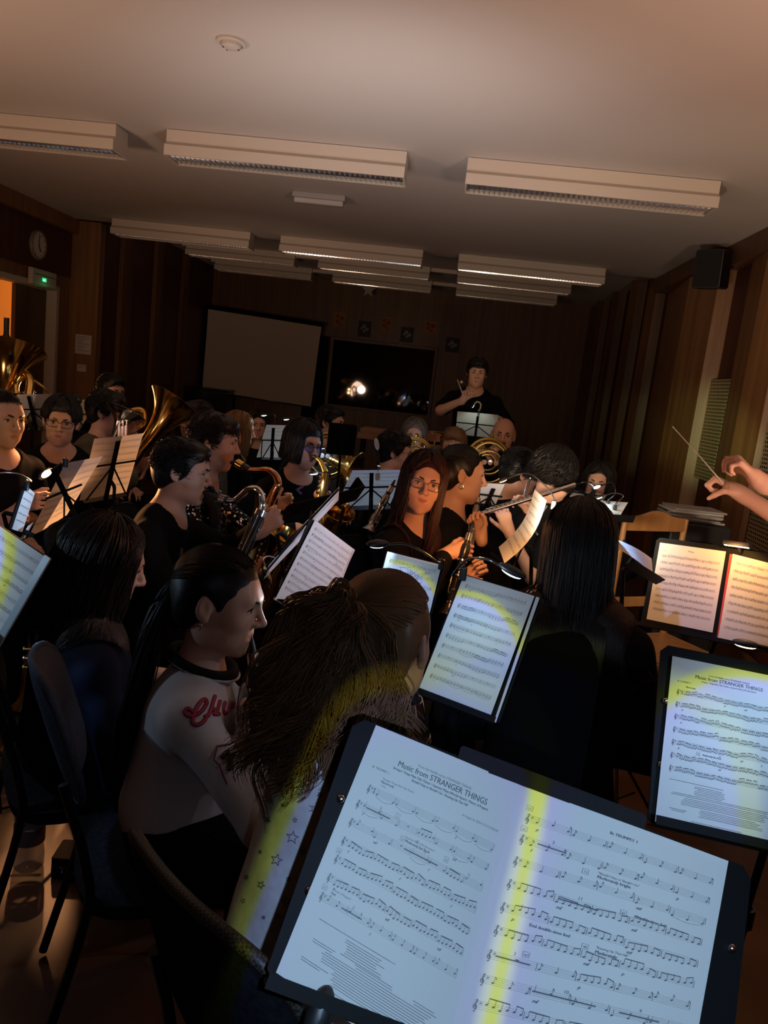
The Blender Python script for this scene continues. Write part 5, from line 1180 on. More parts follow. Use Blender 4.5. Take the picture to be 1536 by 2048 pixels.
person('P18b', 'player with long blond hair lit orange, beside the dark-haired girl', W(478, 862, 5.0), 70, 70, -6, 0, lean=3, s=.96, hair=('long', HG, dict(n=600, length=.22, rad=.003, seed=20)))
person('P19', 'man in the back row behind a black stand, playing a French horn', W(660, 846, 5.5), 140, 105, -4, 0, lean=3, female=False, hair=('short', HB, dict(n=700, length=.04, rad=.003, seed=22)), glasses=(frm, 'square', LC), top=(GREYF, 'long', .08))
person('P20', 'boy in profile with short dark hair behind the smiling woman', W(788, 905, 4.3), 88, 84, -6, 0, lean=4, female=False, s=.93, jaw=.9, hair=('short', HB, dict(n=1200, length=.04, rad=.003, seed=23)))
person('P21', 'grey-haired player with glasses facing the camera in the back row', W(828, 872, 5.6), 176, 178, -4, 2, lean=3, s=1.0, hair=('bob', HGY, dict(n=500, length=.02, rad=.0035, seed=24)), glasses=(frm_m, 'square', LC))
person('P22', 'player with light brown hair, only forehead and hair showing behind the clarinettist', W(906, 893, 4.95), 182, 182, -10, 0, lean=3, female=False, s=.97, hair=('short', HC_, dict(n=900, length=.05, rad=.003, seed=25)))
person('P23', 'bald bearded man facing the camera, playing a French horn', W(1006, 872, 5.2), 186, 184, -2, 0, lean=3, female=False, skin=SKIN2, hair=('bald', HB, {}), rh=('at', W(985, 925, 4.95), (-.3, -.3, .5), (.6, -.6, .2), (50, 55, 35)))
p = PEOPLE['P23']; Sb = Sdf(); L_ = lambda x, y, z: p['H']+p['R']@A((x, y, z))
Sb.cap(L_(-.050, .03, -.055), L_(0, .066, -.100), .018, .026, .02).cap(L_(.050, .03, -.055), L_(0, .066, -.100), .018, .026, .02).cap(L_(-.02, .090, -.042), L_(.02, .090, -.042), .007, .007, .01).ell(L_(0, .1, -.06), (.022, .02, .009), p['R'], .004, True)
P_, Q_ = Sb.mesh(.005, fold_noise(120, .0015, 4)); mesh_obj('beard', P_, Q_, HB, p['T'])
person('P24', 'drummer standing at the back in a black T-shirt, curly dark hair, one arm raised', W(954, 746, 6.5), 182, 180, -8, 0, lean=3, female=False, s=1.0, stand=True, hair=('short', HB, dict(n=1500, length=.06, rad=.004, seed=26)), top=(BLK, 'short', .08), rh=('at', W(926, 800, 6.15), (.2, -.4, .7), (.5, -.7, -.2), (60, 65, 40), (-.8, 0, -.6)), lh=('at', W(1000, 840, 6.3), (-.2, -.6, .2), (-.2, -.2, -.9), (55, 60, 40)))
person('P25', 'tuba player partly outside the left edge of the picture', W(-40, 812, 4.75), 130, 130, -4, 0, lean=4, female=False, hair=('short', HB, dict(n=500, length=.04, rad=.003)))
# chairs below everyone sitting
who = dict(P1='girl with the curly ponytail', P2='girl in the varsity jacket', P3='girl with loose dark hair on the left', P4='young bass clarinet player', P5='saxophonist in sequins', P6='woman with blue glasses', P7='smiling woman', P8='clarinettist with the choker', P9a='bending player behind the flute', P9b='flute player', P10='woman by the right wall', P11='girl with very long hair', P13='man at the left edge', P14='woman with the bun', P15='man in the olive hood', P16='player at the back left', P17='tuba player in grey', P18='dark-haired girl in the back row', P18b='blond player', P19='man behind the black stand', P20='boy in profile', P21='grey-haired player', P22='player with light brown hair', P23='bald bearded man', P25='tuba player at the left edge')
for k, w in who.items():
    p = PEOPLE[k]; b = p['hip']-p['fw']*.0; yaw = math.degrees(math.atan2(p['fw'][0], p['fw'][1]))
    if k in ('P1', 'P2', 'P11'): continue
    chair(b+p['fw']*.05, yaw, 'black upholstered chair under the '+w)
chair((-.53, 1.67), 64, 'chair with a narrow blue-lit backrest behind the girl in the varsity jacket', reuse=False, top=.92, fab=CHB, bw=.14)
h_ = PEOPLE['P11']['hip']; T = thing('stool', 'black stool under the girl with very long hair', 'stool', (h_[0], h_[1], 0)); MB().lathe((h_[0], h_[1], 0), (0, 0, 1), [(.42, 0), (.42, .18), (.45, .185), (.465, .17), (.465, 0)], 28).build('seat', CHF, T, smooth=40)
for a in (.4, 1.97, 3.54, 5.11): MB().tube([(h_[0]+.12*math.cos(a), h_[1]+.12*math.sin(a), .42), (h_[0]+.2*math.cos(a), h_[1]+.2*math.sin(a), .01)], .012, 8).build('leg', CHM, T, smooth=True)
chair((-.04, 1.10), 40, 'black chair with a woven mesh edge behind the girl with the curly ponytail', reuse=False, top=.94, trim=MESHM)
# ------------------------------------------------------------------ sheets and stands near the camera
S1 = quad((752, 1450), (1457, 1722), (1362, 2250), (552, 1945), h=.28)
st = stand(S1, 'nearest black desk stand carrying the open trumpet part', margin=(.018, .002, .045, .012), drop=(.30, 1.0), screws=True)
n_ = st['n']; p0 = S1[0]
gt, gb = WP(1042, 1571, p0, n_), WP(872, 2160, p0, n_)
def bendL(a, b): return .006*max(0, 1-abs(1-a)/.25)*0+.004*math.sin(a*math.pi)
sheet([S1[0], gt, gb, S1[3]], 'left page of the open trumpet part with the bold title, nearest stand', 'title', 1, bendL, w=216, h=290)
sheet([gt, S1[1], S1[2], gb], 'right page of the open trumpet part on the nearest stand', 'right', 2, bendL, w=216, h=290)
sl = MB(); a_, b_ = WP(918, 1503, p0, n_), WP(1290, 1643, p0, n_); e_ = nrm(b_-a_); sl.obox((a_+b_)/2+n_*.002+st['v']*.002, (e_, np.cross(n_, e_), n_), (np.linalg.norm(b_-a_)/2, .010, .0006), ch=.003)
o = sl.build('plastic_sleeve', mat('clear_black_plastic', (.02, .02, .022), .06, spec=.9)); tag(o, 'black glossy plastic sleeve edge along the top of the nearest desk stand', 'plastic sleeve')
c_ = WP(632, 2022, p0, n_)+n_*.03
T = thing('music_stand_lamp', 'black rounded lamp head at the bottom left corner of the nearest stand', 'clip lamp', c_)
MB().ball(c_, (.014, .03, .012), u=20, v=12, ax=(st['u'], st['v'], st['n'])).build('lamp_head', black_plastic, T, smooth=True)
MB().tube(catmull([c_+st['v']*.025, c_+st['v']*.06+n_*.01, c_+st['v']*.10-n_*.03], 8), .006, 8).build('gooseneck', black_metal, T, smooth=True)
S2 = quad((1345, 1312), (1575, 1358), (1560, 1700), (1310, 1643), h=.28)
st2 = stand(S2, 'black desk stand at the lower right edge', margin=(.014, .02, .25, .008), drop=(.75, 1.5), screws=True)
sheet(S2, 'cool lit title page on the black desk stand at the lower right edge', 'second', 3, w=210, h=285)
S4 = quad((928, 1150), (1069, 1192), (978, 1440), (835, 1385), h=.30)
st4 = stand(S4, 'black desk stand in the middle, holding a page with a yellow-rimmed light spot', margin=(.006, .004, .02, .006), drop=(.08, 1.93))
q = [S4[1]+st4['u']*.0008, S4[1]+st4['u']*.014+st4['v']*.001, S4[2]+st4['u']*.018, S4[2]+st4['u']*.009]
MB().add([tuple(x-st4['n']*.0005) for x in q], [(0, 1, 2, 3)])
sheet(S4, 'single page with a yellow-rimmed light spot between ponytail girl and long-haired girl', 'plain', 4, rows=10, w=190, h=300)
q = [S4[1]+st4['u']*.0035-st4['n']*.002, S4[1]+st4['u']*.012-st4['n']*.002, S4[2]+st4['u']*.016-st4['n']*.002, S4[2]+st4['u']*.011-st4['n']*.002]
sheet(q, 'narrow strip of a second page showing right of the single lit page', 'plain', 41, rows=0, w=20, h=300)
S5 = quad((775, 1103), (883, 1130), (845, 1285), (735, 1255), Y=2.2)
st5 = stand(S5, 'black stand behind the ponytail girl\u2019s head', margin=(.006, .004, .006, .006), drop=(-.05, 2.5))
sheet(S5, 'lit page with a scribbled drawing, partly hidden by the ponytail girl\u2019s head', 'plain', 5, rows=7, w=180, h=235)
f5, _ = page_fn(S5, 180, 235, .001); k = Ink(f5); r5 = np.random.default_rng(77)
for j in range(9): k.curve([(95+r5.normal(0, 22), 62+r5.normal(0, 20)) for _ in range(5)], .7)
T5 = [o for o in COL.objects if o.name.startswith('sheet_music') and 'scribbled' in o.get('label', '')][0]; k.mb.build('pencil_scribble', INK, T5)
S6 = quad((630, 1040), (710, 1100), (640, 1250), (552, 1195), h=.29)
st6 = stand(S6, 'black stand in front of the varsity jacket girl', margin=(.004, .0, .004, .004), drop=(-.3, 2.75))
sheet(S6, 'pale thick score booklet in front of the varsity jacket girl', 'plain', 6, rows=11, m=PAPERC, w=210, h=290)
u6, v6, n6 = st6['u'], st6['v'], st6['n']
o = MB().obox((S6[1]+S6[2])/2-n6*.004+u6*.003, (u6, v6, n6), (.004, .145, .004)).obox((S6[3]+S6[2])/2-n6*.004+v6*.004, (u6, v6, n6), (.105, .004, .004)).build('booklet_pages', PAPERC, T5 if False else None); tag(o, 'closed page block of the score booklet under its open page', 'booklet')
S7 = quad((-70, 1005), (100, 1120), (-25, 1325), (-190, 1200), h=.30)
st7 = stand(S7, 'black desk stand cut by the left edge of the picture', margin=(.02, .0, .0, .0), drop=(-1.25, 2.1))
sheet(S7, 'cool lit page with a curved yellow light edge at the left edge', 'plain', 7, rows=9, w=300, h=300)
u7, v7, n7 = st7['u'], st7['v'], st7['n']
o = MB().obox((S7[1]+S7[2])/2+n7*.003-u7*.004, (u7, v7, n7), (.010, .155, .003)).build('ring_binder', mat('grey_plastic', (.35, .42, .45), .4)); tag(o, 'pale grey edge of a ring binder along the page at the left edge', 'binder')
# orange lit pages, conductor side
S3 = quad((1320, 1085), (1452, 1103), (1425, 1265), (1293, 1238), h=.297)
st3 = stand(S3, 'black desk stand with two orange lit pages at the right', margin=(.02, .02, .30, .03), drop=(1.2, 3.15))
sheet(S3, 'left one of the two orange lit pages on the right', 'plain', 8, rows=9, title='Music', w=235, h=297, lod=0)
p3, n3 = S3[0], st3['n']
q = [WP(1466, 1108, p3, n3), WP(1592, 1140, p3, n3), WP(1560, 1306, p3, n3), WP(1436, 1279, p3, n3)]
sheet([x+n3*.003 for x in q], 'right one of the two orange lit pages, cut by the right edge', 'plain', 9, rows=9, w=230, h=297, lod=0)
q = [WP(1460, 1108, p3, n3), WP(1470, 1110, p3, n3), WP(1441, 1282, p3, n3), WP(1433, 1280, p3, n3)]
o = MB().prism(q, n3*.0025).build('red_folder', mat('red_card', (.42, .03, .012), .5)); tag(o, 'red folder edge standing up between the two orange lit pages', 'folder')
# blue strip seen edge on and its brown folder
c8 = W(606, 1062, 2.62); u8 = nrm((-.15, 1, .02)); v8 = nrm((-.60, -.05, -.80)); u8 = nrm(u8-v8*np.dot(u8, v8))
S8 = [c8-u8*.13-v8*.19, c8+u8*.13-v8*.19, c8+u8*.13+v8*.19, c8-u8*.13+v8*.19]
st8 = stand(S8, 'stand seen edge-on in front of the bass clarinet player', margin=(.01, .01, .01, .01), drop=(-.36, 2.65), kind='wire')
sheet(S8, 'blue lit page seen edge-on in front of the bass clarinet player', 'plain', 10, rows=8, lod=0)
# curled orange page
a0, a1, a2, a3 = W(1082, 986, 2.98), W(1107, 1010, 2.72), W(1023, 1135, 2.70), W(1010, 1102, 2.95)
def bend14(a, b): return .030*math.sin(b*math.pi)
S14 = [a0, a1, a2, a3]
stand([x+0 for x in S14], 'stand under the curled orange page', margin=(0, -.02, 0, .01), drop=(.5, 2.95), kind='wire')
sheet(S14, 'curled page lit orange, seen sideways beside the long-haired girl', 'plain', 11, bend=lambda a, b: -.028*math.sin(b*math.pi)+.03, rows=8, lod=0)
# pages at the far right
S15 = [W(1150, 981, 3.9), W(1214, 990, 3.95), W(1196, 1012, 3.7), W(1132, 1000, 3.65)]
stand(S15, 'stand of the flute player near the right wall', kind='wire', back=True, margin=(.01, .01, .01, .01), drop=(.78, 3.95))
sheet(S15[::1], 'dim grey page behind the long-haired girl\u2019s head', 'plain', 12, rows=6, lod=0)
S15b = [W(1188, 1000, 3.55), W(1256, 1005, 3.6), W(1240, 1032, 3.45), W(1176, 1028, 3.4)]
stand(S15b, 'stand with two small lamps near the right wall', kind='wire', margin=(.01, .01, .01, .01), drop=(.95, 3.75))
sheet(S15b, 'bright page under two small lamps near the right wall', 'plain', 13, rows=6, lod=0)
S16 = [W(1232, 1078, 2.35), W(1303, 1117, 2.75), W(1306, 1150, 2.62), W(1237, 1098, 2.22)]
stand(S16, 'stand seen edge-on below the wooden chair', kind='wire', margin=(.0, .0, .0, .0), drop=(.8, 2.7))
sheet(S16, 'blue lit curled page seen nearly edge-on below the wooden chair', 'plain', 14, bend=lambda a, b: .006*math.sin(a*math.pi), rows=6, lod=0)
# stands seen from behind
def pq(px, Y, u, v):
    cx_, cy_ = np.mean([p[0] for p in px]), np.mean([p[1] for p in px]); p0 = W(cx_, cy_, Y); n = nrm(np.cross(u, v)); return [WP(*p, p0, n) for p in px]
def backstand(px, Y, u, v, lab_s, lab_p, seed, split=None, mats=(None, None), labs=None, **k):
    P = pq(px, Y, u, v); s_ = stand(P, lab_s, kind='wire', back=True, margin=(.0, -.02, .0, .005), **k); off = s_['n']*.002
    P = [x+off for x in P]
    if split:
        p0 = P[0]; nn = s_['n']; g0, g1 = WP(*split[0], p0, nn), WP(*split[1], p0, nn)
        sheet([P[1], g0, g1, P[2]], labs[1], 'plain', seed, m=mats[1], rows=8, lod=0); sheet([g0, P[0], P[3], g1], labs[0], 'plain', seed+1, m=mats[0], rows=8, lod=0)
    else: sheet([P[1], P[0], P[3], P[2]], lab_p, 'plain', seed, m=mats[0], rows=8, lod=0)
    s_['P'] = P; return s_
backstand([(189, 878), (287, 867), (253, 985), (159, 1002)], 3.15, (.62, .78, .08), (-.35, .41, -.84), 'wire stand with one grey and one peach page, the further of two', None, 20, ((245, 872), (210, 991)), (PAPERG, None), ('grey folder page on the further of two wire stands at the left', 'peach page on the further of two wire stands at the left'))
BS10 = backstand([(131, 927), (206, 913), (134, 1031), (57, 1075)], 2.75, (.55, .83, .05), (-.62, .30, -.72), 'wire stand with a grey and a peach page, nearer to the camera', None, 24, ((170, 919), (85, 1061)), (PAPERG, None), ('grey folder page on the nearer of two wire stands at the left', 'peach page on the nearer of two wire stands at the left'))
backstand([(34, 789), (117, 789), (97, 853), (12, 855)], 4.5, (.95, .3, .0), (-.15, .4, -.9), 'wire stand in front of the golden tuba', None, 28, ((73, 788), (54, 855)), (None, PAPERG), ('white page in front of the golden tuba', 'grey page in front of the golden tuba'))
backstand([(137, 798), (195, 801), (158, 862), (112, 858)], 5.0, (.95, .3, .0), (-.2, .4, -.9), 'wire stand behind the woman with the bun', 'orange lit page behind the woman with the bun', 30)
backstand([(705, 941), (812, 940), (780, 1009), (672, 1014)], 3.7, (.97, .24, .0), (-.2, .45, -.85), 'wire stand left of the smiling woman, seen from behind', None, 32, ((757, 940), (727, 1011)), (None, None), ('left glowing page beside the smiling woman', 'right glowing page beside the smiling woman'))
backstand([(533, 850), (577, 851), (556, 915), (513, 915)], 4.9, (.93, .36, .0), (-.22, .4, -.88), 'wire stand with a side bar left of the woman with blue glasses', 'pale page left of the woman with blue glasses', 34, bars='frame')
backstand([(915, 823), (997, 830), (991, 877), (911, 868)], 6.0, (1, 0, 0), (0, .35, -.93), 'wire stand of the standing drummer', None, 36, ((955, 826), (949, 872)), (None, None), ('left page on the drummer\u2019s stand', 'right page on the drummer\u2019s stand'))
backstand([(962, 966), (1010, 969), (990, 1012), (958, 1006)], 3.55, (.95, .3, .0), (-.2, .45, -.85), 'wire stand just right of the slim clarinet', 'dim bluish page just right of the slim clarinet', 38)
backstand([(800, 905), (838, 908), (830, 935), (796, 932)], 4.7, (.97, .2, .0), (-.1, .4, -.9), 'wire stand behind the boy in profile', 'bluish page behind the boy in profile', 40)
P_ = pq([(661, 847), (711, 851), (704, 908), (656, 903)], 4.6, (.98, .2, 0), (-.1, .3, -.95))
stand(P_, 'black desk stand hiding the horn player in the back row', back=True, margin=(.01, .01, .01, .01))
# brown folder behind the blue strip
P_ = pq([(655, 970), (690, 940), (640, 1000), (600, 1085)], 2.95, (.6, .8, .1), (-.6, .2, -.76))
stand(P_, 'brown-backed stand behind the edge-on blue page', back=True, margin=(0, 0, 0, 0), drop=(-.5, 3.1))
# ================================================================== LAMPS
def up(p, z): return A(p)+A((0, 0, z))
def facing(n, c): return n if np.dot(n, CAM0-A(c)) > 0 else -n
def near_page(S, a, b, out, st): return S[0]*(1-a)*(1-b)+S[1]*a*(1-b)+S[2]*a*b+S[3]*(1-a)*b+st['n']*out
L1a, L1b = A((.02, .16, 1.47)), A((.36, .22, 1.46))
ring_spot('photographer_lamp', L1a, WP(785, 1800, p0, n_), 22, 10.8, spill=.03, axis=st['v'], half2=18)
ring_spot('photographer_lamp', L1b, WP(1304, 1850, p0, n_), 22, 13.5, spill=.03, axis=st['v'], half2=22)
hd = W(1000, 1131, 1.60); c, z = clip_lamp('slim clip lamp with a lit white head over the single page', S4[0]+st4['n']*.01+A((0, 0, .0)), [W(905, 1150, 1.80), W(935, 1119, 1.70), W(972, 1118, 1.62), hd], near_page(S4, .5, .6, 0, st4))
ring_spot('clip_or_fill_light', near_page(S4, .35, .10, .22, st4), near_page(S4, .30, .62, 0, st4), 2.6, 34, spill=.14)
hd = W(775, 1088, 2.02); clip_lamp('clip lamp with a bright head on the stand behind the ponytail girl', S5[1]+st5['n']*.01, [W(878, 1125, 2.2), W(850, 1106, 2.12), W(812, 1088, 2.05), hd], near_page(S5, .5, .6, 0, st5))
ring_spot('clip_or_fill_light', near_page(S5, .35, .1, .2, st5), near_page(S5, .32, .66, 0, st5), 2.2, 35, spill=.14)
ring_spot('clip_or_fill_light', near_page(S2, .85, .1, .26, st2), near_page(S2, .82, .62, 0, st2), 4.2, 36.5, spill=.14)
ring_spot('clip_or_fill_light', near_page(S7, .08, .35, .32, st7), near_page(S7, .05, .5, 0, st7), 7.0, 37, spill=.2)
ring_spot('clip_or_fill_light', near_page(S6, .3, -.05, .3, st6), near_page(S6, .45, .5, 0, st6), 5.0, 50, ring=False, spill=.1)  # added light for the booklet page, its stand carries no lamp
ring_spot('clip_or_fill_light', c8+facing(st8['n'], c8)*.24+A((0, 0, .05)), c8, 4.0, 36, ring=False, spill=.08)
lamp('clip_or_fill_light', 'SPOT', W(1262, 1080, 2.35)+A((-.05, -.04, .16)), 7, (.25, .52, 1), .01, np.mean(S16, 0), 62, .6)
lamp('clip_or_fill_light', 'SPOT', W(650, 1190, 1.8), 1.6, (.9, .92, 1), .02, PEOPLE['P2']['H']+A((.08, 0, -.03)), 40, .7)  # added fill on the jacket girl's face
lamp('clip_or_fill_light', 'POINT', W(240, 800, 3.75), .22, (1, .8, .6), .02)  # added small light to lift the silver horn bell
lamp('clip_or_fill_light', 'SPOT', W(-60, 1190, 1.62), 5, (.30, .56, 1), .02, A((-.84, 1.62, .84)), 50, .6)  # added blue light for the chair edge, no lamp modelled
# warm lamps over the orange pages
c3 = WP(1482, 1094, p3, n3)+n3*.05
T = thing('music_stand_lamp', 'flat black lamp bar on top of the stand with the orange pages', 'clip lamp', c3, 'clip-on music stand lamps'); u3, v3 = st3['u'], st3['v']
MB().obox(c3, (u3, v3, n3), (.045, .008, .022), ch=.003).build('lamp_head', black_plastic, T, bevel=.002); MB().obox(c3+v3*.0088+n3*.008, (u3, v3, n3), (.04, .0008, .008)).build('led', LED_A, T)
MB().tube([c3-n3*.02, c3-n3*.055+v3*.02], .008, 8).build('clip', black_plastic, T, smooth=True)
ring_spot('clip_or_fill_light', c3+v3*.012+n3*.09, near_page(S3, 1.02, .62, 0, st3), 3.3, 60, warm=True, spill=.10)
c3 = WP(1500, 1290, p3, n3)+n3*.06
T = thing('music_stand_lamp', 'black lamp head with a bright rim below the orange pages', 'clip lamp', c3, 'clip-on music stand lamps')
MB().ball(c3, (.045, .014, .010), u=22, v=12, ax=(u3, v3, n3)).build('lamp_head', black_plastic, T, smooth=True); MB().ball(c3+v3*.006, (.036, .010, .006), u=18, v=8, ax=(u3, v3, n3)).build('led', LED_A, T, smooth=True)
MB().tube(catmull([c3+u3*.04, c3+u3*.09, c3+u3*.18-v3*.01-n3*.02], 6), .007, 8).build('gooseneck', black_metal, T, smooth=True)
# curled page, warm
g14 = W(1015, 957, 2.80); clip_lamp('curved clip lamp over the curled orange page', S14[1], [W(1102, 985, 2.74), W(1085, 966, 2.76), W(1062, 949, 2.78), W(1040, 948, 2.8), g14], S14[3], warm=True, size=.6)
lamp('curled_page_lamp', 'SPOT', W(1000, 975, 2.42), 6.0, (1, .52, .18), .01, (S14[0]+S14[2])/2+A((0, 0, -.02)), 95, .5)
lamp('warm_face_fill', 'POINT', W(965, 1050, 2.48), 5.0, (1, .33, .08), .02)  # added warm point for the smiling face and hands, no bulb here
# small cool lamps at the right
for (px, py, Y, lab, sp, tgt) in ((1150, 970, 3.55, 'lit clip lamp at the head end of the flute', .3, (1172, 996, 3.75)), (1202, 971, 3.75, 'lit clip lamp in front of the dark-haired woman near the wall', .16, (1215, 1005, 3.55)), (1206, 992, 3.5, 'lit clip lamp on the bright page near the right wall', .45, (1230, 1012, 3.5))):
    p_ = W(px, py, Y); t_ = W(*tgt); clip_lamp(lab, t_-A((0, 0, .01)), [t_+A((.03, 0, .05)), p_+A((.05, 0, .02)), p_], t_, size=.8)
    lamp('clip_or_fill_light', 'SPOT', p_-A((0, 0, .02)), sp, (.6, .9, 1), .006, t_, 120, .4)
lamp('wall_patch_fill', 'SPOT', (1.25, 3.3, 1.32), 150, (.62, .82, .34), .01, (X1-.05, 6.72, 1.46), 17, .9)  # added spots for the greenish wall patches, no lamp stands here
lamp('wall_patch_fill', 'SPOT', (1.3, 4.6, 1.3), 60, (.75, .78, .34), .01, (X1-.1, 8.95, 1.34), 14, .9)
lamp('wall_wash_fill', 'SPOT', (.4, 2.6, 1.2), 75, (1.0, .82, .58), .08, (X1, 6.2, 1.75), 95, 1.0)  # added warm fill brightening the right wall
# left side
g10 = W(104, 939, 2.85); clip_lamp('warm lit clip lamp beside the nearer wire stand at the left', BS10['P'][0], [W(131, 920, 2.95), W(122, 926, 2.9), g10], (0, .3, 1.3), warm=True, size=1.2)
lamp('clip_or_fill_light', 'SPOT', W(98, 950, 2.97)+A((-.08, .18, .05)), 24.0, (1, .42, .16), .02, W(130, 985, 2.75), 110, .6)
lamp('clip_or_fill_light', 'SPOT', W(200, 870, 3.4)+A((-.15, .22, .08)), 24.0, (1, .42, .16), .02, W(232, 930, 3.15), 130, .6)
lamp('row_lamp_or_fill', 'POINT', W(110, 960, 2.7), .5, (1, .5, .22), .04)
lamp('row_lamp_or_fill', 'POINT', W(330, 1040, 2.3), .35, (1, .5, .26), .04)  # added warm fill for the two profile faces at the left
lamp('clip_or_fill_light', 'POINT', W(60, 775, 4.9), 1.8, (1, .55, .22), .03); lamp('clip_or_fill_light', 'POINT', W(165, 800, 5.5), 2.2, (1, .5, .2), .03)
S18 = [W(52, 972, 2.45), W(70, 986, 2.6), W(44, 1066, 2.55), W(24, 1058, 2.4)]
s18 = stand(S18, 'stand with a blue lit page below the man at the left edge', margin=(.005, .005, .005, .005), drop=(-1.45, 2.75)); sheet(S18, 'narrow blue lit page below the man at the left edge', 'plain', 50, rows=5, lod=0)
S19 = [W(56, 1052, 2.5), W(68, 1043, 2.65), W(50, 1076, 2.6), W(38, 1082, 2.45)]; sheet(S19, 'small bluish page corner right of the narrow blue page', 'plain', 51, rows=2, lod=0)
g7 = W(-30, 957, 2.45); clip_lamp('thin arched clip lamp on the narrow blue page', S18[0], [W(62, 962, 2.5), W(40, 949, 2.48), W(5, 946, 2.46), g7], S18[3], gm=silver)
ring_spot('clip_or_fill_light', np.mean(S18, 0)+facing(s18['n'], S18[0])*.22+A((0, 0, .08)), (S18[0]+S18[2])/2, 4.0, 30, ring=False)
# lamps in the middle and at the back
c9 = W(755, 899, 3.75); clip_lamp('clip lamp with a round white ring above the glowing pages', W(757, 938, 3.75), [W(758, 925, 3.75), W(757, 912, 3.75), c9], W(757, 980, 3.95), size=.9, shell=mat('white_plastic', (.6, .6, .6), .3))
ring_spot('clip_or_fill_light', W(757, 915, 3.95)+A((0, .12, .08)), W(752, 985, 3.78), 5.5, 34, spill=.12)
for px, py, Y, lab in ((637, 948, 3.4, 'lit clip lamp in front of the woman with blue glasses'), (534, 831, 5.1, 'left one of two small lit lamps left of the black-haired saxophonist'), (579, 839, 5.0, 'right one of two small lit lamps left of the black-haired saxophonist'), (650, 897, 4.9, 'small lit lamp beside the French horn in the back row')):
    p_ = W(px, py, Y); clip_lamp(lab, p_+A((.02, .05, -.12)), [p_+A((.05, .03, -.06)), p_+A((.05, 0, .01)), p_+A((.0, 0, .005))], p_+A((0, .02, -.2)), size=.75, warm=px < 400)
    lamp('clip_or_fill_light', 'SPOT', p_-A((0, 0, .02)), .7, (.85, .92, 1) if px > 400 else (1, .7, .4), .01, p_+A((.0, .1, -.25)), 120, .6)
lamp('clip_or_fill_light', 'SPOT', W(640, 945, 3.35), 1.1, (.6, .65, 1), .01, PEOPLE['P6']['H'], 60, .6)
pd = W(955, 818, 5.95); clip_lamp('lit clip lamp on top of the drummer\u2019s stand', W(957, 826, 5.98), [pd+A((.02, 0, -.0)), pd+A((.02, 0, .04)), pd+A((-.01, .0, .055)), pd+A((-.03, .02, .03))], W(953, 850, 6.2), size=.7, r=.006, gm=mat('pale_neck', (.55, .6, .4), .3))
lamp('clip_or_fill_light', 'SPOT', pd+A((0, .14, .03)), 1.0, (.75, .95, .8), .01, W(953, 850, 6.0), 110, .5)
lamp('clip_or_fill_light', 'SPOT', W(552, 845, 5.05)+A((0, .2, .06)), 3.0, (.8, .9, 1), .01, W(545, 885, 4.9), 110, .5)
lamp('clip_or_fill_light', 'SPOT', W(985, 960, 3.3), .9, (.6, .7, 1), .01, W(985, 990, 3.55), 110, .5)
lamp('back_row_lamp', 'POINT', W(838, 895, 5.25), .5, (.8, .9, 1), .03)
lamp('back_row_lamp', 'POINT', W(1000, 915, 4.75), .16, (.95, .8, .65), .03)
lamp('back_row_lamp', 'POINT', W(520, 885, 5.3), .25, (1, .5, .2), .03); lamp('back_row_lamp', 'POINT', W(470, 878, 4.95), .5, (1, .5, .15), .03)
# silver egg lamp, switched off
ce = W(545, 1146, 2.55); clip_lamp('silver egg-shaped clip lamp hanging switched off below the bass clarinet', W(540, 1140, 2.7), [W(552, 1118, 2.6), W(538, 1112, 2.55), W(527, 1118, 2.52), W(530, 1134, 2.52)], W(600, 1170, 2.6), on=False, size=1.25, shell=silver, gm=silver)
# ================================================================== INSTRUMENTS
def mouth(k, y=.094, z=-.061): p = PEOPLE[k]; return p['H']+p['R']@(A((0, y, z))*p['s'])
clarinet('black clarinet with silver keys rising beside the smiling woman\u2019s hand', W(944, 1050, 2.86), W(893, 1230, 2.72), 1.15, seed=3)
clarinet('slim silver-grey clarinet held to the mouth of the woman with the choker', mouth('P8'), W(930, 1135, 2.98), .85, m=mat('dark_silver', (.35, .33, .32), .2, .9), seed=4, bell=False, name='clarinet')
clarinet('black clarinet in the mouth of the girl in the varsity jacket', mouth('P2'), W(522, 1470, 1.52), 1.05, seed=5)
clarinet('black clarinet held in front of the girl with the curly ponytail', W(826, 1372, 1.33), W(850, 1560, 1.42), 1.25, seed=6)
clarinet('silver-keyed clarinet leaning left of the smiling woman', W(790, 960, 3.35), W(738, 1062, 3.25), 1.0, m=mat('dark_silver', (.35, .33, .32), .2, .9), seed=7)
flute('silver flute played across by the player with black curly hair', W(1150, 969, 3.42), W(964, 1027, 3.3), 1.05)
fl = thing('flute', 'short silver tube held upright beside the warm lit cheek', 'flute', W(1050, 992, 3.5)); MB().tube([W(1050, 992, 3.5), W(1060, 958, 3.52)], .010, 14).build('tube', silver, fl, smooth=True); MB().tube([W(1060, 959, 3.52), W(1062, 948, 3.52)], .006, 10).build('stem', silver, fl, smooth=True)
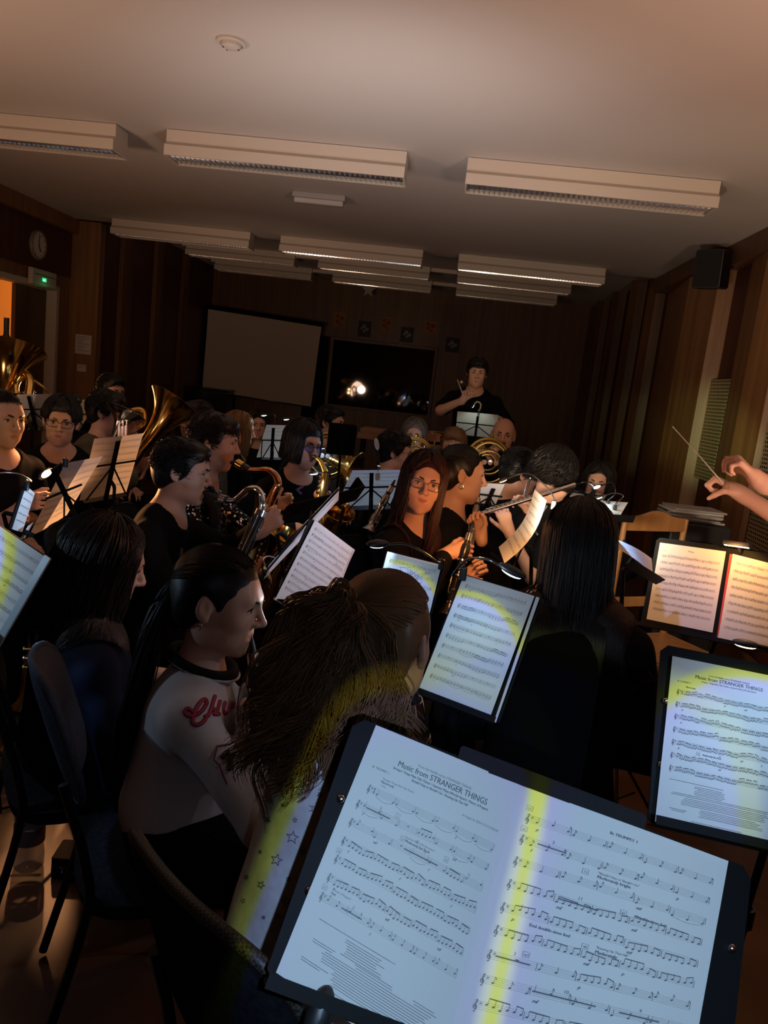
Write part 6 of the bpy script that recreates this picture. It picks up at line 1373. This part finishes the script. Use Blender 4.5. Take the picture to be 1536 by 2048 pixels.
# bass clarinet of the young man
b = [mouth('P4'), W(440, 996, 2.72), W(455, 1001, 2.70), W(470, 1001, 2.68), W(484, 990, 2.67), W(497, 979, 2.66), W(512, 978, 2.65), W(523, 990, 2.65), W(526, 1008, 2.64), W(524, 1022, 2.64)]
T = thing('bass_clarinet', 'black bass clarinet with a curved silver neck played by the young man', 'bass clarinet', b[-1])
nk = catmull(b[2:], 6); MB().tube(nk, np.linspace(.011, .0145, len(nk)), 14).build('neck', silver, T, smooth=True)
MB().tube(catmull(b[:3], 5), np.linspace(.006, .015, 11), 12).build('mouthpiece', black_plastic, T, smooth=True); MB().lathe((b[1]+b[2])/2, b[2]-b[1], [(-.016, .014), (-.016, .017), (.016, .018), (.016, .014)], 14).build('ligature', silver, T, smooth=40)
d0, d1 = b[-1], W(440, 1205, 2.52); dd = nrm(d1-d0); L = np.linalg.norm(d1-d0)
MB().lathe(d0, dd, [(0, .014), (0, .020), (.03, .020), (.035, .0165), (L*.5, .0165), (L*.5, .0195), (L*.55, .0195), (L*.55, .0165), (L, .018)], 20).build('body', ebony, T, smooth=40)
MB().lathe(d0, dd, [(-.002, .016), (-.002, .0215), (.02, .0215), (.02, .019)], 20).build('ring', silver, T, smooth=40)
s_ = nrm(np.cross(dd, (0, 1, 0))); q_ = np.cross(dd, s_)
for k in range(13):
    h = .05+(L-.08)*k/12; e = nrm(s_*math.cos(k*.9)-q_*abs(math.sin(k*.9))*.9); kb = MB(); kb.tube([d0+dd*(h-.02)+e*.022, d0+dd*(h+.02)+e*.021], .0028, 6); kb.lathe(d0+dd*(h+.02)+e*.016, e, [(0, 0), (0, .009), (.004, .009), (.006, .007), (.006, 0)], 14); kb.build('key', silver, T, smooth=40)
for e in (s_, -q_, -s_): MB().tube([d0+dd*.03+e*.022, d0+dd*(L-.03)+e*.022], .0022, 6).build('key_rod', silver, T, smooth=True)
# golden saxophone behind it
b = [mouth('P5'), W(462, 925, 3.08), W(478, 927, 3.06), W(497, 939, 3.04), W(515, 940, 3.02), W(535, 940, 3.0), W(550, 952, 2.99), W(556, 968, 2.98), W(548, 985, 2.98), W(538, 1008, 2.98)]
T = thing('saxophone', 'golden tenor saxophone with a curved neck behind the bass clarinet', 'saxophone', b[-1])
nk = catmull(b[3:], 6); MB().tube(nk, np.linspace(.010, .019, len(nk)), 14).build('neck', copper, T, smooth=True)
MB().tube(catmull(b[1:4], 6), np.linspace(.007, .015, 13), 12).build('mouthpiece', black_plastic, T, smooth=True); MB().lathe(W(480, 929, 3.06), b[3]-b[2], [(-.015, .014), (-.015, .019), (.018, .019), (.018, .014)], 14).build('ligature', brass, T, smooth=40)
bd = catmull([b[-1], W(520, 1060, 2.97), W(500, 1110, 2.95), W(485, 1150, 2.93)], 8); MB().tube(bd, np.linspace(.021, .038, len(bd)), 18).build('body', dull_gold, T, smooth=True)
bo = catmull([bd[-1], bd[-1]+A((.0, -.02, -.08)), bd[-1]+A((.05, -.03, -.12)), bd[-1]+A((.10, -.03, -.07)), bd[-1]+A((.12, -.03, .03))], 8); MB().tube(bo, np.linspace(.038, .048, len(bo)), 18).build('bow', dull_gold, T, smooth=True); bell_horn(T, bo[-1], bo[-1]+A((.06, -.02, .17)), .048, .080, brass, 1.6)
MB().tube(catmull([W(540, 936, 3.0), W(556, 948, 2.98), W(562, 966, 2.97), W(556, 985, 2.97)], 6), .003, 6).build('octave_key', silver, T, smooth=True)
for k in range(14):
    h = bd[int((len(bd)-1)*k/13)]; kb = MB().lathe(h+A((.026+.010*k/13, -.012, .0)), (1, -.5, .1), [(0, 0), (0, .011), (.005, .011), (.007, .008), (.007, 0)], 14); kb.tube([h+A((.034, -.014, -.03)), h+A((.036, -.016, .03))], .0025, 6); kb.build('key', silver, T, smooth=40)
MB().tube([W(552, 1000, 2.95), W(530, 1055, 2.93)], .0035, 6).build('key_rod', brass, T, smooth=True)
# saxophone of the woman with blue glasses
b = [mouth('P6'), W(627, 913, 3.56), W(642, 924, 3.52), W(651, 946, 3.48)]
T = thing('saxophone', 'dark golden saxophone of the woman with blue glasses', 'saxophone', b[-1]); MB().tube(catmull(b[1:], 6), np.linspace(.009, .014, 13), 12).build('neck', dull_gold, T, smooth=True); MB().tube(catmull(b[:2]+[b[2]*.3+b[1]*.7], 5), np.linspace(.006, .013, 11), 10).build('mouthpiece', black_plastic, T, smooth=True)
bd = catmull([b[-1], W(645, 985, 3.45), W(640, 1040, 3.42), W(648, 1062, 3.42), W(662, 1058, 3.4)], 8); MB().tube(bd, np.linspace(.015, .045, len(bd)), 16).build('body', dull_gold, T, smooth=True); bell_horn(T, bd[-1], bd[-1]+A((.035, -.05, .10)), .045, .075, brass, 1.6)
for k in range(10): h = bd[2+2*k if 2+2*k < len(bd) else -1]; MB().lathe(h+A((-.02, -.012, 0)), (-1, -.6, 0), [(0, 0), (0, .009), (.006, .009), (.006, 0)], 12).build('key', silver, T, smooth=40)
# brass
tuba('golden tuba with its bell open to the upper right, left of the short-haired saxophonist', W(278, 905, 4.15), W(352, 808, 4.3), .165, brass, side=(-.6, -.4, -.5), sc=.9)
T = tuba('large golden tuba in front of the doorway at the left', W(2, 822, 4.6), W(22, 700, 4.75), .215, gold, side=(.9, -.3, 0), sc=1.05)
T = thing('tenor_horn', 'silver horn with a wide bell in front of the man in the olive top', 'horn', W(222, 884, 3.85)); bell_horn(T, W(221, 886, 3.85), W(250, 826, 3.92), .010, .115, silver, 3.0); MB().tube(catmull([W(221, 886, 3.85), W(215, 900, 3.84), W(226, 912, 3.83), W(240, 900, 3.83), W(244, 880, 3.86)], 6), .010, 10).build('tubing', silver, T, smooth=True)
for k in range(3): MB().lathe(W(238+7*k, 872-k, 3.84), (0, 0, 1), [(-.06, 0), (-.06, .011), (.05, .011), (.052, .004), (.075, .004), (.075, .010), (.08, .010), (.08, 0)], 14).build('valve', silver, T, smooth=40)
french_horn('brass French horn with open coils beside the black stand in the back row', W(655, 912, 5.0), (.2, -1, .1), dull_gold, W(668, 868, 5.25), R=.15, bell_dir=(.9, -.2, -.25), br=.13)
french_horn('brass French horn held upright by the bald bearded man', W(975, 925, 4.85), (.35, -1, .1), dull_gold, W(1001, 892, 5.05), R=.15, bell_dir=(-.5, -.1, -.85), br=.14)
french_horn('small brass horn coils in front of the boy in profile', W(829, 908, 5.1), (.1, -1, .2), dull_gold, W(828, 892, 5.4), R=.11, bell_dir=(.6, -.1, -.7), br=.11)
c = W(60, 1436, 2.72); trumpet_down('brass trumpet standing on its bell on a floor stand at the left', (c[0]-.01, 2.72, max(.17, c[2])), yaw=160)
zc = max(.17, c[2]); T = thing('trumpet_stand', 'small black folding floor stand under the upright trumpet', 'instrument stand', (c[0]-.01, 2.72, 0)); o_ = A((c[0]-.01, 2.72, zc-.004))
MB().tube([o_, o_+A((0, 0, .05))], .012, 10).build('peg', black_plastic, T, smooth=True); MB().lathe(o_, (0, 0, -1), [(0, 0), (0, .03), (.02, .03), (.035, .018), (.035, 0)], 16).build('hub', black_plastic, T, smooth=40)
for i in range(5): a = i*1.2566+.3; e = A((math.cos(a), math.sin(a), 0)); MB().tube(catmull([o_-A((0, 0, .015)), o_+e*.10-A((0, 0, .03)), A((o_[0], o_[1], .008))+e*.24], 6), .007, 8).build('leg', black_metal, T, smooth=True)
# dark head joint of a tuba or mute behind the bell, drums, cymbal
T = thing('mute', 'dark cylindrical mute standing above the large tuba bell', 'mute', W(10, 680, 4.95)); MB().lathe(W(12, 690, 4.95), (0, 0, 1), [(0, 0), (0, .03), (.04, .034), (.07, .017), (.18, .017), (.18, 0)], 18).build('mute', black_plastic, T, smooth=40)
cd = W(866, 905, 5.75); T = thing('drum', 'small orange-brown drum with chrome rims behind the clarinettist', 'drum', cd); dr = mat('orange_lacquer', (.42, .12, .03), .12, coat=.6)
MB().lathe(cd, (0, -.25, 1), [(-.10, 0), (-.10, .125), (.12, .125), (.12, 0)], 36).build('shell', dr, T, smooth=40)
for h in (-.1, .12): MB().lathe(cd, (0, -.25, 1), [(h-.012, .125), (h-.012, .133), (h+.012, .133), (h+.012, .125)], 36).build('rim', chrome, T, smooth=40)
for k in range(6): a = k*1.047; MB().tube([cd+A((math.cos(a)*.135, math.sin(a)*.135, -.1)), cd+A((math.cos(a)*.135, math.sin(a)*.135, .1))], .006, 6).build('lug', chrome, T, smooth=True)
MB().tube([cd+A((0, .0, -.12)), (cd[0], cd[1]+.02, .02)], .012, 8).build('stand_post', chrome, T, smooth=True)
for a in (0, 2.1, 4.2): MB().tube([(cd[0], cd[1]+.02, .25), (cd[0]+.28*math.cos(a), cd[1]+.02+.28*math.sin(a), .01)], .009, 6).build('stand_leg', chrome, T, smooth=True)
cc = W(962, 897, 5.7); T = thing('cymbal', 'thin golden cymbal on its stand beside the bald bearded man', 'cymbal', cc); MB().lathe(cc, (.0, -.10, 1), [(-.004, .20), (.004, .08), (.012, .04), (.03, .025), (.035, 0), (.033, 0), (.028, .022), (.010, .037), (.002, .08), (-.006, .20), (-.004, .20)], 40).build('plate', gold, T, smooth=40); MB().tube([cc+A((0, 0, .05)), (cc[0], cc[1], .2)], .008, 8).build('post', chrome, T, smooth=True)
for a in (0, 2.1, 4.2): MB().tube([(cc[0], cc[1], .35), (cc[0]+.25*math.cos(a), cc[1]+.25*math.sin(a), .01)], .008, 6).build('leg', chrome, T, smooth=True)
# wooden boards of a percussion bench
pine = mat('pale_pine', (.36, .19, .09), .6, noise=((3, 30, 30), (.27, .14, .06)))
a_, b_ = W(721, 856, 6.1), W(766, 882, 6.1)
T = thing('wooden_crate', 'pale wooden box with two boards behind the black stand in the back row', 'crate', ((a_[0]+b_[0])/2, 6.2, 0))
w_ = (b_[0]-a_[0]); MB().box((a_[0], 6.1, a_[2]-.045), (b_[0], 6.4, a_[2])).build('board', pine, T, bevel=.003); MB().box((a_[0]-.02, 6.1, b_[2]), (b_[0]+.02, 6.4, b_[2]+.045)).build('board', pine, T, bevel=.003); MB().box((a_[0]+.01, 6.12, b_[2]+.045), (b_[0]-.01, 6.4, a_[2]-.045)).build('box', oak_dark, T)
for x in (a_[0]+.02, b_[0]-.02):
    for y in (6.13, 6.37): MB().tube([(x, y, 0), (x, y, b_[2])], .012, 8).build('leg', black_metal, T, smooth=True)
# drumstick, baton
ph = PEOPLE['P24']['W'][1]; T = MB().tube([W(926, 790, 6.12), W(915, 760, 6.0)], [.006, .004], 8).ball(W(923, 764, 6.0), .012, u=10, v=8).build('drumstick', mat('pale_wood', (.6, .5, .38), .5), smooth=True); tag(T, 'pale drumstick in the raised hand of the standing drummer', 'drumstick')
bt = MB().tube([W(1345, 853, 2.72), W(1400, 913, 2.74), W(1447, 968, 2.76)], [.0014, .002, .003], 8); T = thing('baton', 'thin white conductor\u2019s baton pointing up to the left', 'baton', W(1447, 968, 2.76)); bt.build('stick', mat('white_lacquer', (.62, .58, .52), .4), T, smooth=True); MB().ball(W(1452, 974, 2.76), (.012, .012, .02), u=12, v=8).build('grip', mat('cork', (.35, .2, .1), .7), T, smooth=True)
# ================================================================== FURNITURE AND SMALL THINGS
honey = mat('honey_oak', (.42, .20, .07), .4, noise=((20, 20, 2), (.33, .15, .05)))
pL, pR = W(1249, 1030, 3.75), W(1366, 1052, 3.95); e_ = nrm((pR-pL)*A((1, 1, 0))); f_ = -A((-e_[1], e_[0], 0)); wd_ = np.linalg.norm((pR-pL)*A((1, 1, 0))); ct = (pL+pR)/2
T = thing('wooden_chair', 'honey-coloured wooden chair with a curved top rail near the right wall', 'chair', (ct[0], ct[1], 0)); zt_ = pL[2]-.02
rail = []
for t in np.linspace(0, 1, 15): rail.append((t, .015+.035*math.exp(-((t-.5)/.22)**2)))
pl = lambda t, z, y=0: pL*A((1, 1, 0))+e_*wd_*t+A((0, 0, z))+f_*y
MB().prism([pl(t, zt_-.055) for t, h in rail]+[pl(t, zt_+h) for t, h in reversed(rail)], f_*.022).build('top_rail', honey, T, bevel=.003)
MB().prism([pl(.02, .62), pl(.98, .62), pl(.98, .67), pl(.02, .67)], f_*.018).build('lower_rail', honey, T, bevel=.003)
for t in (0, 1): MB().tube([pl(t, 0, -.04), pl(t, .44, .0), pl(t, zt_+.01, .012)], [.016, .019, .015], 10).build('leg', honey, T, smooth=True)
for t in (0.03, .97): MB().tube([pl(t, 0, .40), pl(t, .44, .38)], .018, 10).build('leg', honey, T, smooth=True)
MB().prism([pl(-.04, .43, -.01), pl(1.04, .43, -.01), pl(1.06, .43, .42), pl(-.06, .43, .42)], (0, 0, .035)).build('seat', honey, T, bevel=.008)
pa = W(1405, 1050, 4.3); T = thing('black_cabinet', 'low black equipment case beside the perforated wall, under papers', 'equipment case', (pa[0], 4.45, 0)); zt = pa[2]
MB().box((pa[0]-.17, 4.3, .02), (pa[0]+.17, 4.62, zt)).build('case', mat('black_vinyl', (.014, .014, .015), .5), T, bevel=.012)
for x in (-.15, .15): MB().box((pa[0]+x-.02, 4.32, 0), (pa[0]+x+.02, 4.6, .02)).build('foot', black_plastic, T)
MB().tube([(pa[0]-.06, 4.295, zt-.12), (pa[0]-.06, 4.28, zt-.1), (pa[0]+.06, 4.28, zt-.1), (pa[0]+.06, 4.295, zt-.12)], .007, 8).build('handle', black_metal, T, smooth=True)
greyp = mat('grey_paper', (.36, .33, .31), .8)
for k in range(6):
    a = rng.normal(0, .18); ca, sa = math.cos(a), math.sin(a); o = MB(); z0 = zt+.001+k*.0125
    o.obox((pa[0]-.03+rng.normal(0, .02), 4.45+rng.normal(0, .02), z0+.0058), ((ca, sa, 0), (-sa, ca, 0), (0, 0, 1)), (.15, .105, .0056)); o = o.build('paper_stack', greyp if k % 2 else PAPERC, bevel=.002)
    tag(o, ('lowest', 'second', 'third', 'fourth', 'fifth', 'topmost')[k]+' bundle of grey papers on the black equipment case', 'paper bundle', 'papers on the equipment case')
# bottle, box, cable on the floor
cb = W(52, 1868, 2.03); cb[2] = 0; T = thing('water_bottle', 'clear plastic water bottle with a pink cap standing on the floor', 'bottle', cb); pet = mat('clear_plastic', (.22, .2, .22), .1, alpha=.55)
MB().lathe(cb, (0, 0, 1), [(0, 0), (.002, .036), (.012, .044), (.05, .045), (.08, .041), (.09, .045), (.15, .045), (.16, .042), (.17, .045), (.21, .043), (.25, .026), (.275, .015), (.30, .0135)], 32).build('body', pet, T, smooth=True)
MB().lathe(cb, (0, 0, 1), [(.292, .0), (.292, .0155), (.312, .0155), (.313, .0)], 24).build('cap', mat('pink_cap', (.45, .18, .15), .5), T, smooth=40); MB().lathe(cb, (0, 0, 1), [(.095, .0455), (.15, .0455)], 32).build('label', mat('bottle_label', (.14, .10, .12), .6), T, smooth=True)
fb = W(152, 1888, 2.05); fb[2] = 0; T = thing('pedal_box', 'black metal foot of a stand with four pale letters on the floor', 'stand foot', fb)
e_ = nrm((.98, .12, 0)); g_ = A((-e_[1], e_[0], 0)); MB().obox(fb+A((0, 0, .036)), (e_, g_, (0, 0, 1)), (.072, .05, .035), ch=.006).build('box', black_metal, T, bevel=.004)
V, Fc = text2d('TONO', .03, .02); tw = V[:, 0].max(); MB().add([fb+e_*(v[0]-tw*.5)-g_*.0505+A((0, 0, .024+v[1])) for v in V], Fc).build('lettering', mat('pale_letter', (.5, .55, .6), .5), T)
for k in (-1, 1): MB().tube([fb+e_*(.02+.02*k)+A((0, 0, .07)), W(228+12*k, 1655, 2.15)], .009, 8).build('tube', black_metal, T, smooth=True)
tag(MB().tube(catmull([A((-1.75, 2.35, .02)), W(0, 1642, 2.45)*A((1, 1, 0))+A((0, 0, .012)), W(60, 1668, 2.42)*A((1, 1, 0))+A((0, 0, .012)), W(165, 1695, 2.36)*A((1, 1, 0))+A((0, 0, .012)), W(260, 1720, 2.3)*A((1, 1, 0))+A((0, 0, .012))], 8), .008, 8).build('cable', black_plastic, smooth=True), 'black cable lying across the floor behind the water bottle', 'cable')
# ================================================================== DETAILS ON CLOTHES AND SKIN
def on_surface(S, p, d, off=.002):
    """march along d to the surface of a distance field"""
    p = A(p); d = nrm(d)
    for _ in range(60):
        v = float(S.at(p[None])[0])
        if v < off+.0003: break
        p = p+d*min(.03, max(.0005, (v-off)*.8))
    return p
def ray_hit(S, px, py, off=.002, t0=.5):
    w = ray(px, py); w = w/np.linalg.norm(w); return on_surface(S, CAM0+w*t0, w, off)
def pxs(S, pts, off=.003, t0=.5): return [ray_hit(S, x, y, off, t0) for x, y in pts]
# script lettering and a crest outline on the jacket
Cj = PEOPLE['P2']['Ct']; pink, pinkd, blackp = mat('pink_applique', (.40, .02, .06), .7), mat('wine_applique', (.12, .008, .02), .7), mat('black_applique', (.01, .01, .01), .8)
letters = [[(386, 1424), (376, 1417), (370, 1424), (378, 1432), (392, 1430), (405, 1420), (413, 1405), (409, 1399), (398, 1408), (388, 1428), (385, 1444), (393, 1450), (404, 1446), (412, 1436), (409, 1430)],
           [(430, 1392), (421, 1418), (415, 1434), (420, 1424), (427, 1418), (429, 1424), (427, 1431)], [(440, 1402), (435, 1418), (432, 1430), (438, 1428)], [(450, 1404), (446, 1418), (448, 1427), (455, 1422), (459, 1412), (465, 1406), (464, 1416)]]
tp_ = PEOPLE['P2']['top']
for i, l in enumerate(letters):
    for m_, r_, of, nm in ((pinkd, .0050, .0022, 'lettering_edge'), (pink, .0034, .0042, 'lettering')):
        MB().tube(catmull(pxs(Cj, l, of, 1.0), 4), r_, 6).build(nm, m_, tp_, smooth=True)
MB().tube(pxs(Cj, [(468, 1482), (460, 1488), (435, 1492), (428, 1520), (440, 1532), (447, 1552), (454, 1568)], .003, 1.0), .0022, 5).build('crest_outline', pinkd, tp_, smooth=True)
MB().tube(pxs(Cj, [(445, 1516), (455, 1500), (460, 1528), (464, 1508), (458, 1540)], .003, 1.0), .006, 6).build('crest_letter', blackp, tp_, smooth=True)
p2 = PEOPLE['P2']; nb = p2['N']+p2['ax']*.008
rg = [nb+p2['br']*math.cos(a)*.068+p2['bf']*(.012+math.sin(a)*.072)+p2['ax']*(.006-.018*math.sin(a)) for a in np.linspace(0, 2*math.pi, 33)]
MB().tube(rg, .013, 10, closed=True).build('knit_collar', cloth('black_rib', (.012, .012, .014)), tp_, smooth=True)
MB().tube([p+p2['ax']*-.006+(p-nb)*.16 for p in rg], .003, 6, closed=True).build('collar_stripe', cloth('white_rib', (.45, .45, .45)), tp_, smooth=True)
MB().ball(p2['H']+p2['R']@A((.074, -.006, -.038)), .0045, u=10, v=8).tube([p2['H']+p2['R']@A((.074, -.006, -.03)), p2['H']+p2['R']@A((.075, -.006, -.05))], .0012, 6).build('earring', silver, p2['T'], smooth=True)
# stars on the sweater
C1 = PEOPLE['P1']['Ct']; t1 = PEOPLE['P1']['top']; dks = mat('star_print_grey', (.10, .11, .13), .7); gl_ = mat('star_glitter', (.8, .8, .75), .2, .9); r1 = np.random.default_rng(5)
for k, (x, y, r_) in enumerate([(538, 1600, 6), (565, 1610, 6), (620, 1617, 9), (645, 1638, 9), (535, 1640, 9), (585, 1675, 13), (500, 1625, 6), (498, 1660, 5), (606, 1703, 7), (553, 1720, 12), (520, 1704, 6), (493, 1755, 5), (522, 1770, 8), (577, 1758, 7), (573, 1802, 10), (556, 1832, 7), (527, 1835, 6), (487, 1802, 5), (610, 1755, 7), (480, 1690, 6), (590, 1640, 5), (455, 1650, 5), (470, 1730, 6), (640, 1590, 6), (600, 1580, 6), (545, 1560, 5)]):
    c0 = r1.uniform(0, 6.28); pts = [(x+r_*(1 if i % 2 == 0 else .42)*math.cos(c0+i*math.pi/5), y+r_*(1 if i % 2 == 0 else .42)*math.sin(c0+i*math.pi/5)) for i in range(10)]
    P_ = pxs(C1, pts, .0022, .4)
    if max(np.linalg.norm(a-P_[0]) for a in P_) > .08: continue
    if k % 3 == 1: mb = MB().add([np.mean(P_, 0)]+P_, [(0, i+1, (i+1) % 10+1) for i in range(10)])
    else: mb = MB().tube(P_+[P_[0]], .0009, 5, closed=True)
    mb.build('star_print', gl_ if k % 7 == 3 else dks, t1)
# bracelet, choker, necklaces, earrings
p7, p8, p9 = PEOPLE['P7'], PEOPLE['P8'], PEOPLE['P9b']
wv = p7['W'][1]; ax_ = nrm(wv-p7['E'][1]); s_ = nrm(np.cross(ax_, (0, 0, 1))); q_ = np.cross(ax_, s_); bb = MB()
for a in np.linspace(0, 2*math.pi, 21)[:-1]: bb.ball(wv-ax_*.022+(s_*math.cos(a)+q_*math.sin(a))*.030, .0052, u=8, v=6)
bb.build('bead_bracelet', mat('pearl_bead', (.62, .5, .4), .3), p7['T'], smooth=True)
def necklace(p, r, drop, rad, m, nm, tilt=.3, z=.0):
    c_ = p['N']+p['ax']*z; MB().tube([c_+p['br']*math.cos(a)*r+p['bf']*(.012+math.sin(a)*r*1.05)-p['ax']*max(0, math.sin(a))*drop for a in np.linspace(0, 2*math.pi, 41)], rad, 6, closed=True).build(nm, m, p['T'], smooth=True)
necklace(p8, .050, .012, .004, blackp, 'choker', z=.035); necklace(p7, .058, .075, .0012, gold, 'necklace', z=.02); necklace(p8, .062, .06, .003, blackp, 'necklace', z=.005)
for p, nm in ((p7, 'earring'), (p8, 'earring'), (p9, 'earring')):
    e0 = p['H']+p['R']@A((.078, 0, -.038)); rg = [e0+p['R']@A((0, .008*math.cos(a), -.01+.010*math.sin(a))) for a in np.linspace(0, 6.283, 15)]; MB().tube(rg, .0013, 6, closed=True).build(nm, silver, p['T'], smooth=True)
# printed shirt and pale stripes on the trousers of the woman with blue glasses
p6 = PEOPLE['P6']; C6 = p6['Ct']; c6 = [(600, 962), (590, 980), (598, 1000), (608, 985), (602, 970)]
MB().tube(pxs(C6, [(598, 968), (604, 974), (594, 980), (602, 988)], .002, 2.6), .009, 6).build('shirt_print', mat('violet_print', (.16, .10, .30), .7), p6['T'], smooth=True); MB().tube(pxs(C6, [(599, 954), (603, 948), (606, 956)], .002, 2.6), .005, 6).build('shirt_print', mat('orange_print', (.5, .25, .06), .7), p6['T'], smooth=True)
kn = p6['KN'][1] if p6['KN'][1][0] > p6['KN'][0][0] else p6['KN'][0]
for k, kk in enumerate(p6['KN']):
    for i in range(6):
        ce = p6['hip']*(.25+.11*i)+kk*(.75-.11*i); d_ = nrm(kk-p6['hip']); sx = nrm(np.cross(d_, (0, 0, 1))); ux = np.cross(sx, d_)
        MB().tube([ce+(sx*math.cos(a)+ux*math.sin(a))*.094 for a in np.linspace(.3, 2.84, 11)], .004, 6).build('stripe', mat('pale_stripe', (.55, .5, .45), .7), p6['T'], smooth=True)
# wide open collar of the cardigan on the sequin wearer, collar of the young man
p4, p5 = PEOPLE['P4'], PEOPLE['P5']
for q in (-1, 1):
    for k in range(2):
        pt = [p5['N']+p5['br']*q*(.07+.03*k)-p5['bf']*.02+p5['ax']*.005, p5['N']+p5['br']*q*(.10+.02*k)+p5['bf']*.10-p5['ax']*.10, p5['N']+p5['br']*q*(.12+.02*k)+p5['bf']*.125-p5['ax']*.25, p5['N']+p5['br']*q*(.13+.02*k)+p5['bf']*.13-p5['ax']*.38]
        MB().tube(catmull(pt, 6), .022, 8).build('cardigan_edge', cloth('charcoal_knit', (.035, .034, .034)), p5['T'], smooth=True)
pt = [p4['N']+p4['br']*.07+p4['ax']*.0, p4['N']+p4['br']*.05+p4['bf']*.10-p4['ax']*.10, p4['N']+p4['br']*.03+p4['bf']*.135-p4['ax']*.26]
MB().tube(catmull(pt, 6), .016, 8).build('neck_strap', cloth('taupe_strap', (.10, .085, .07)), p4['T'], smooth=True)
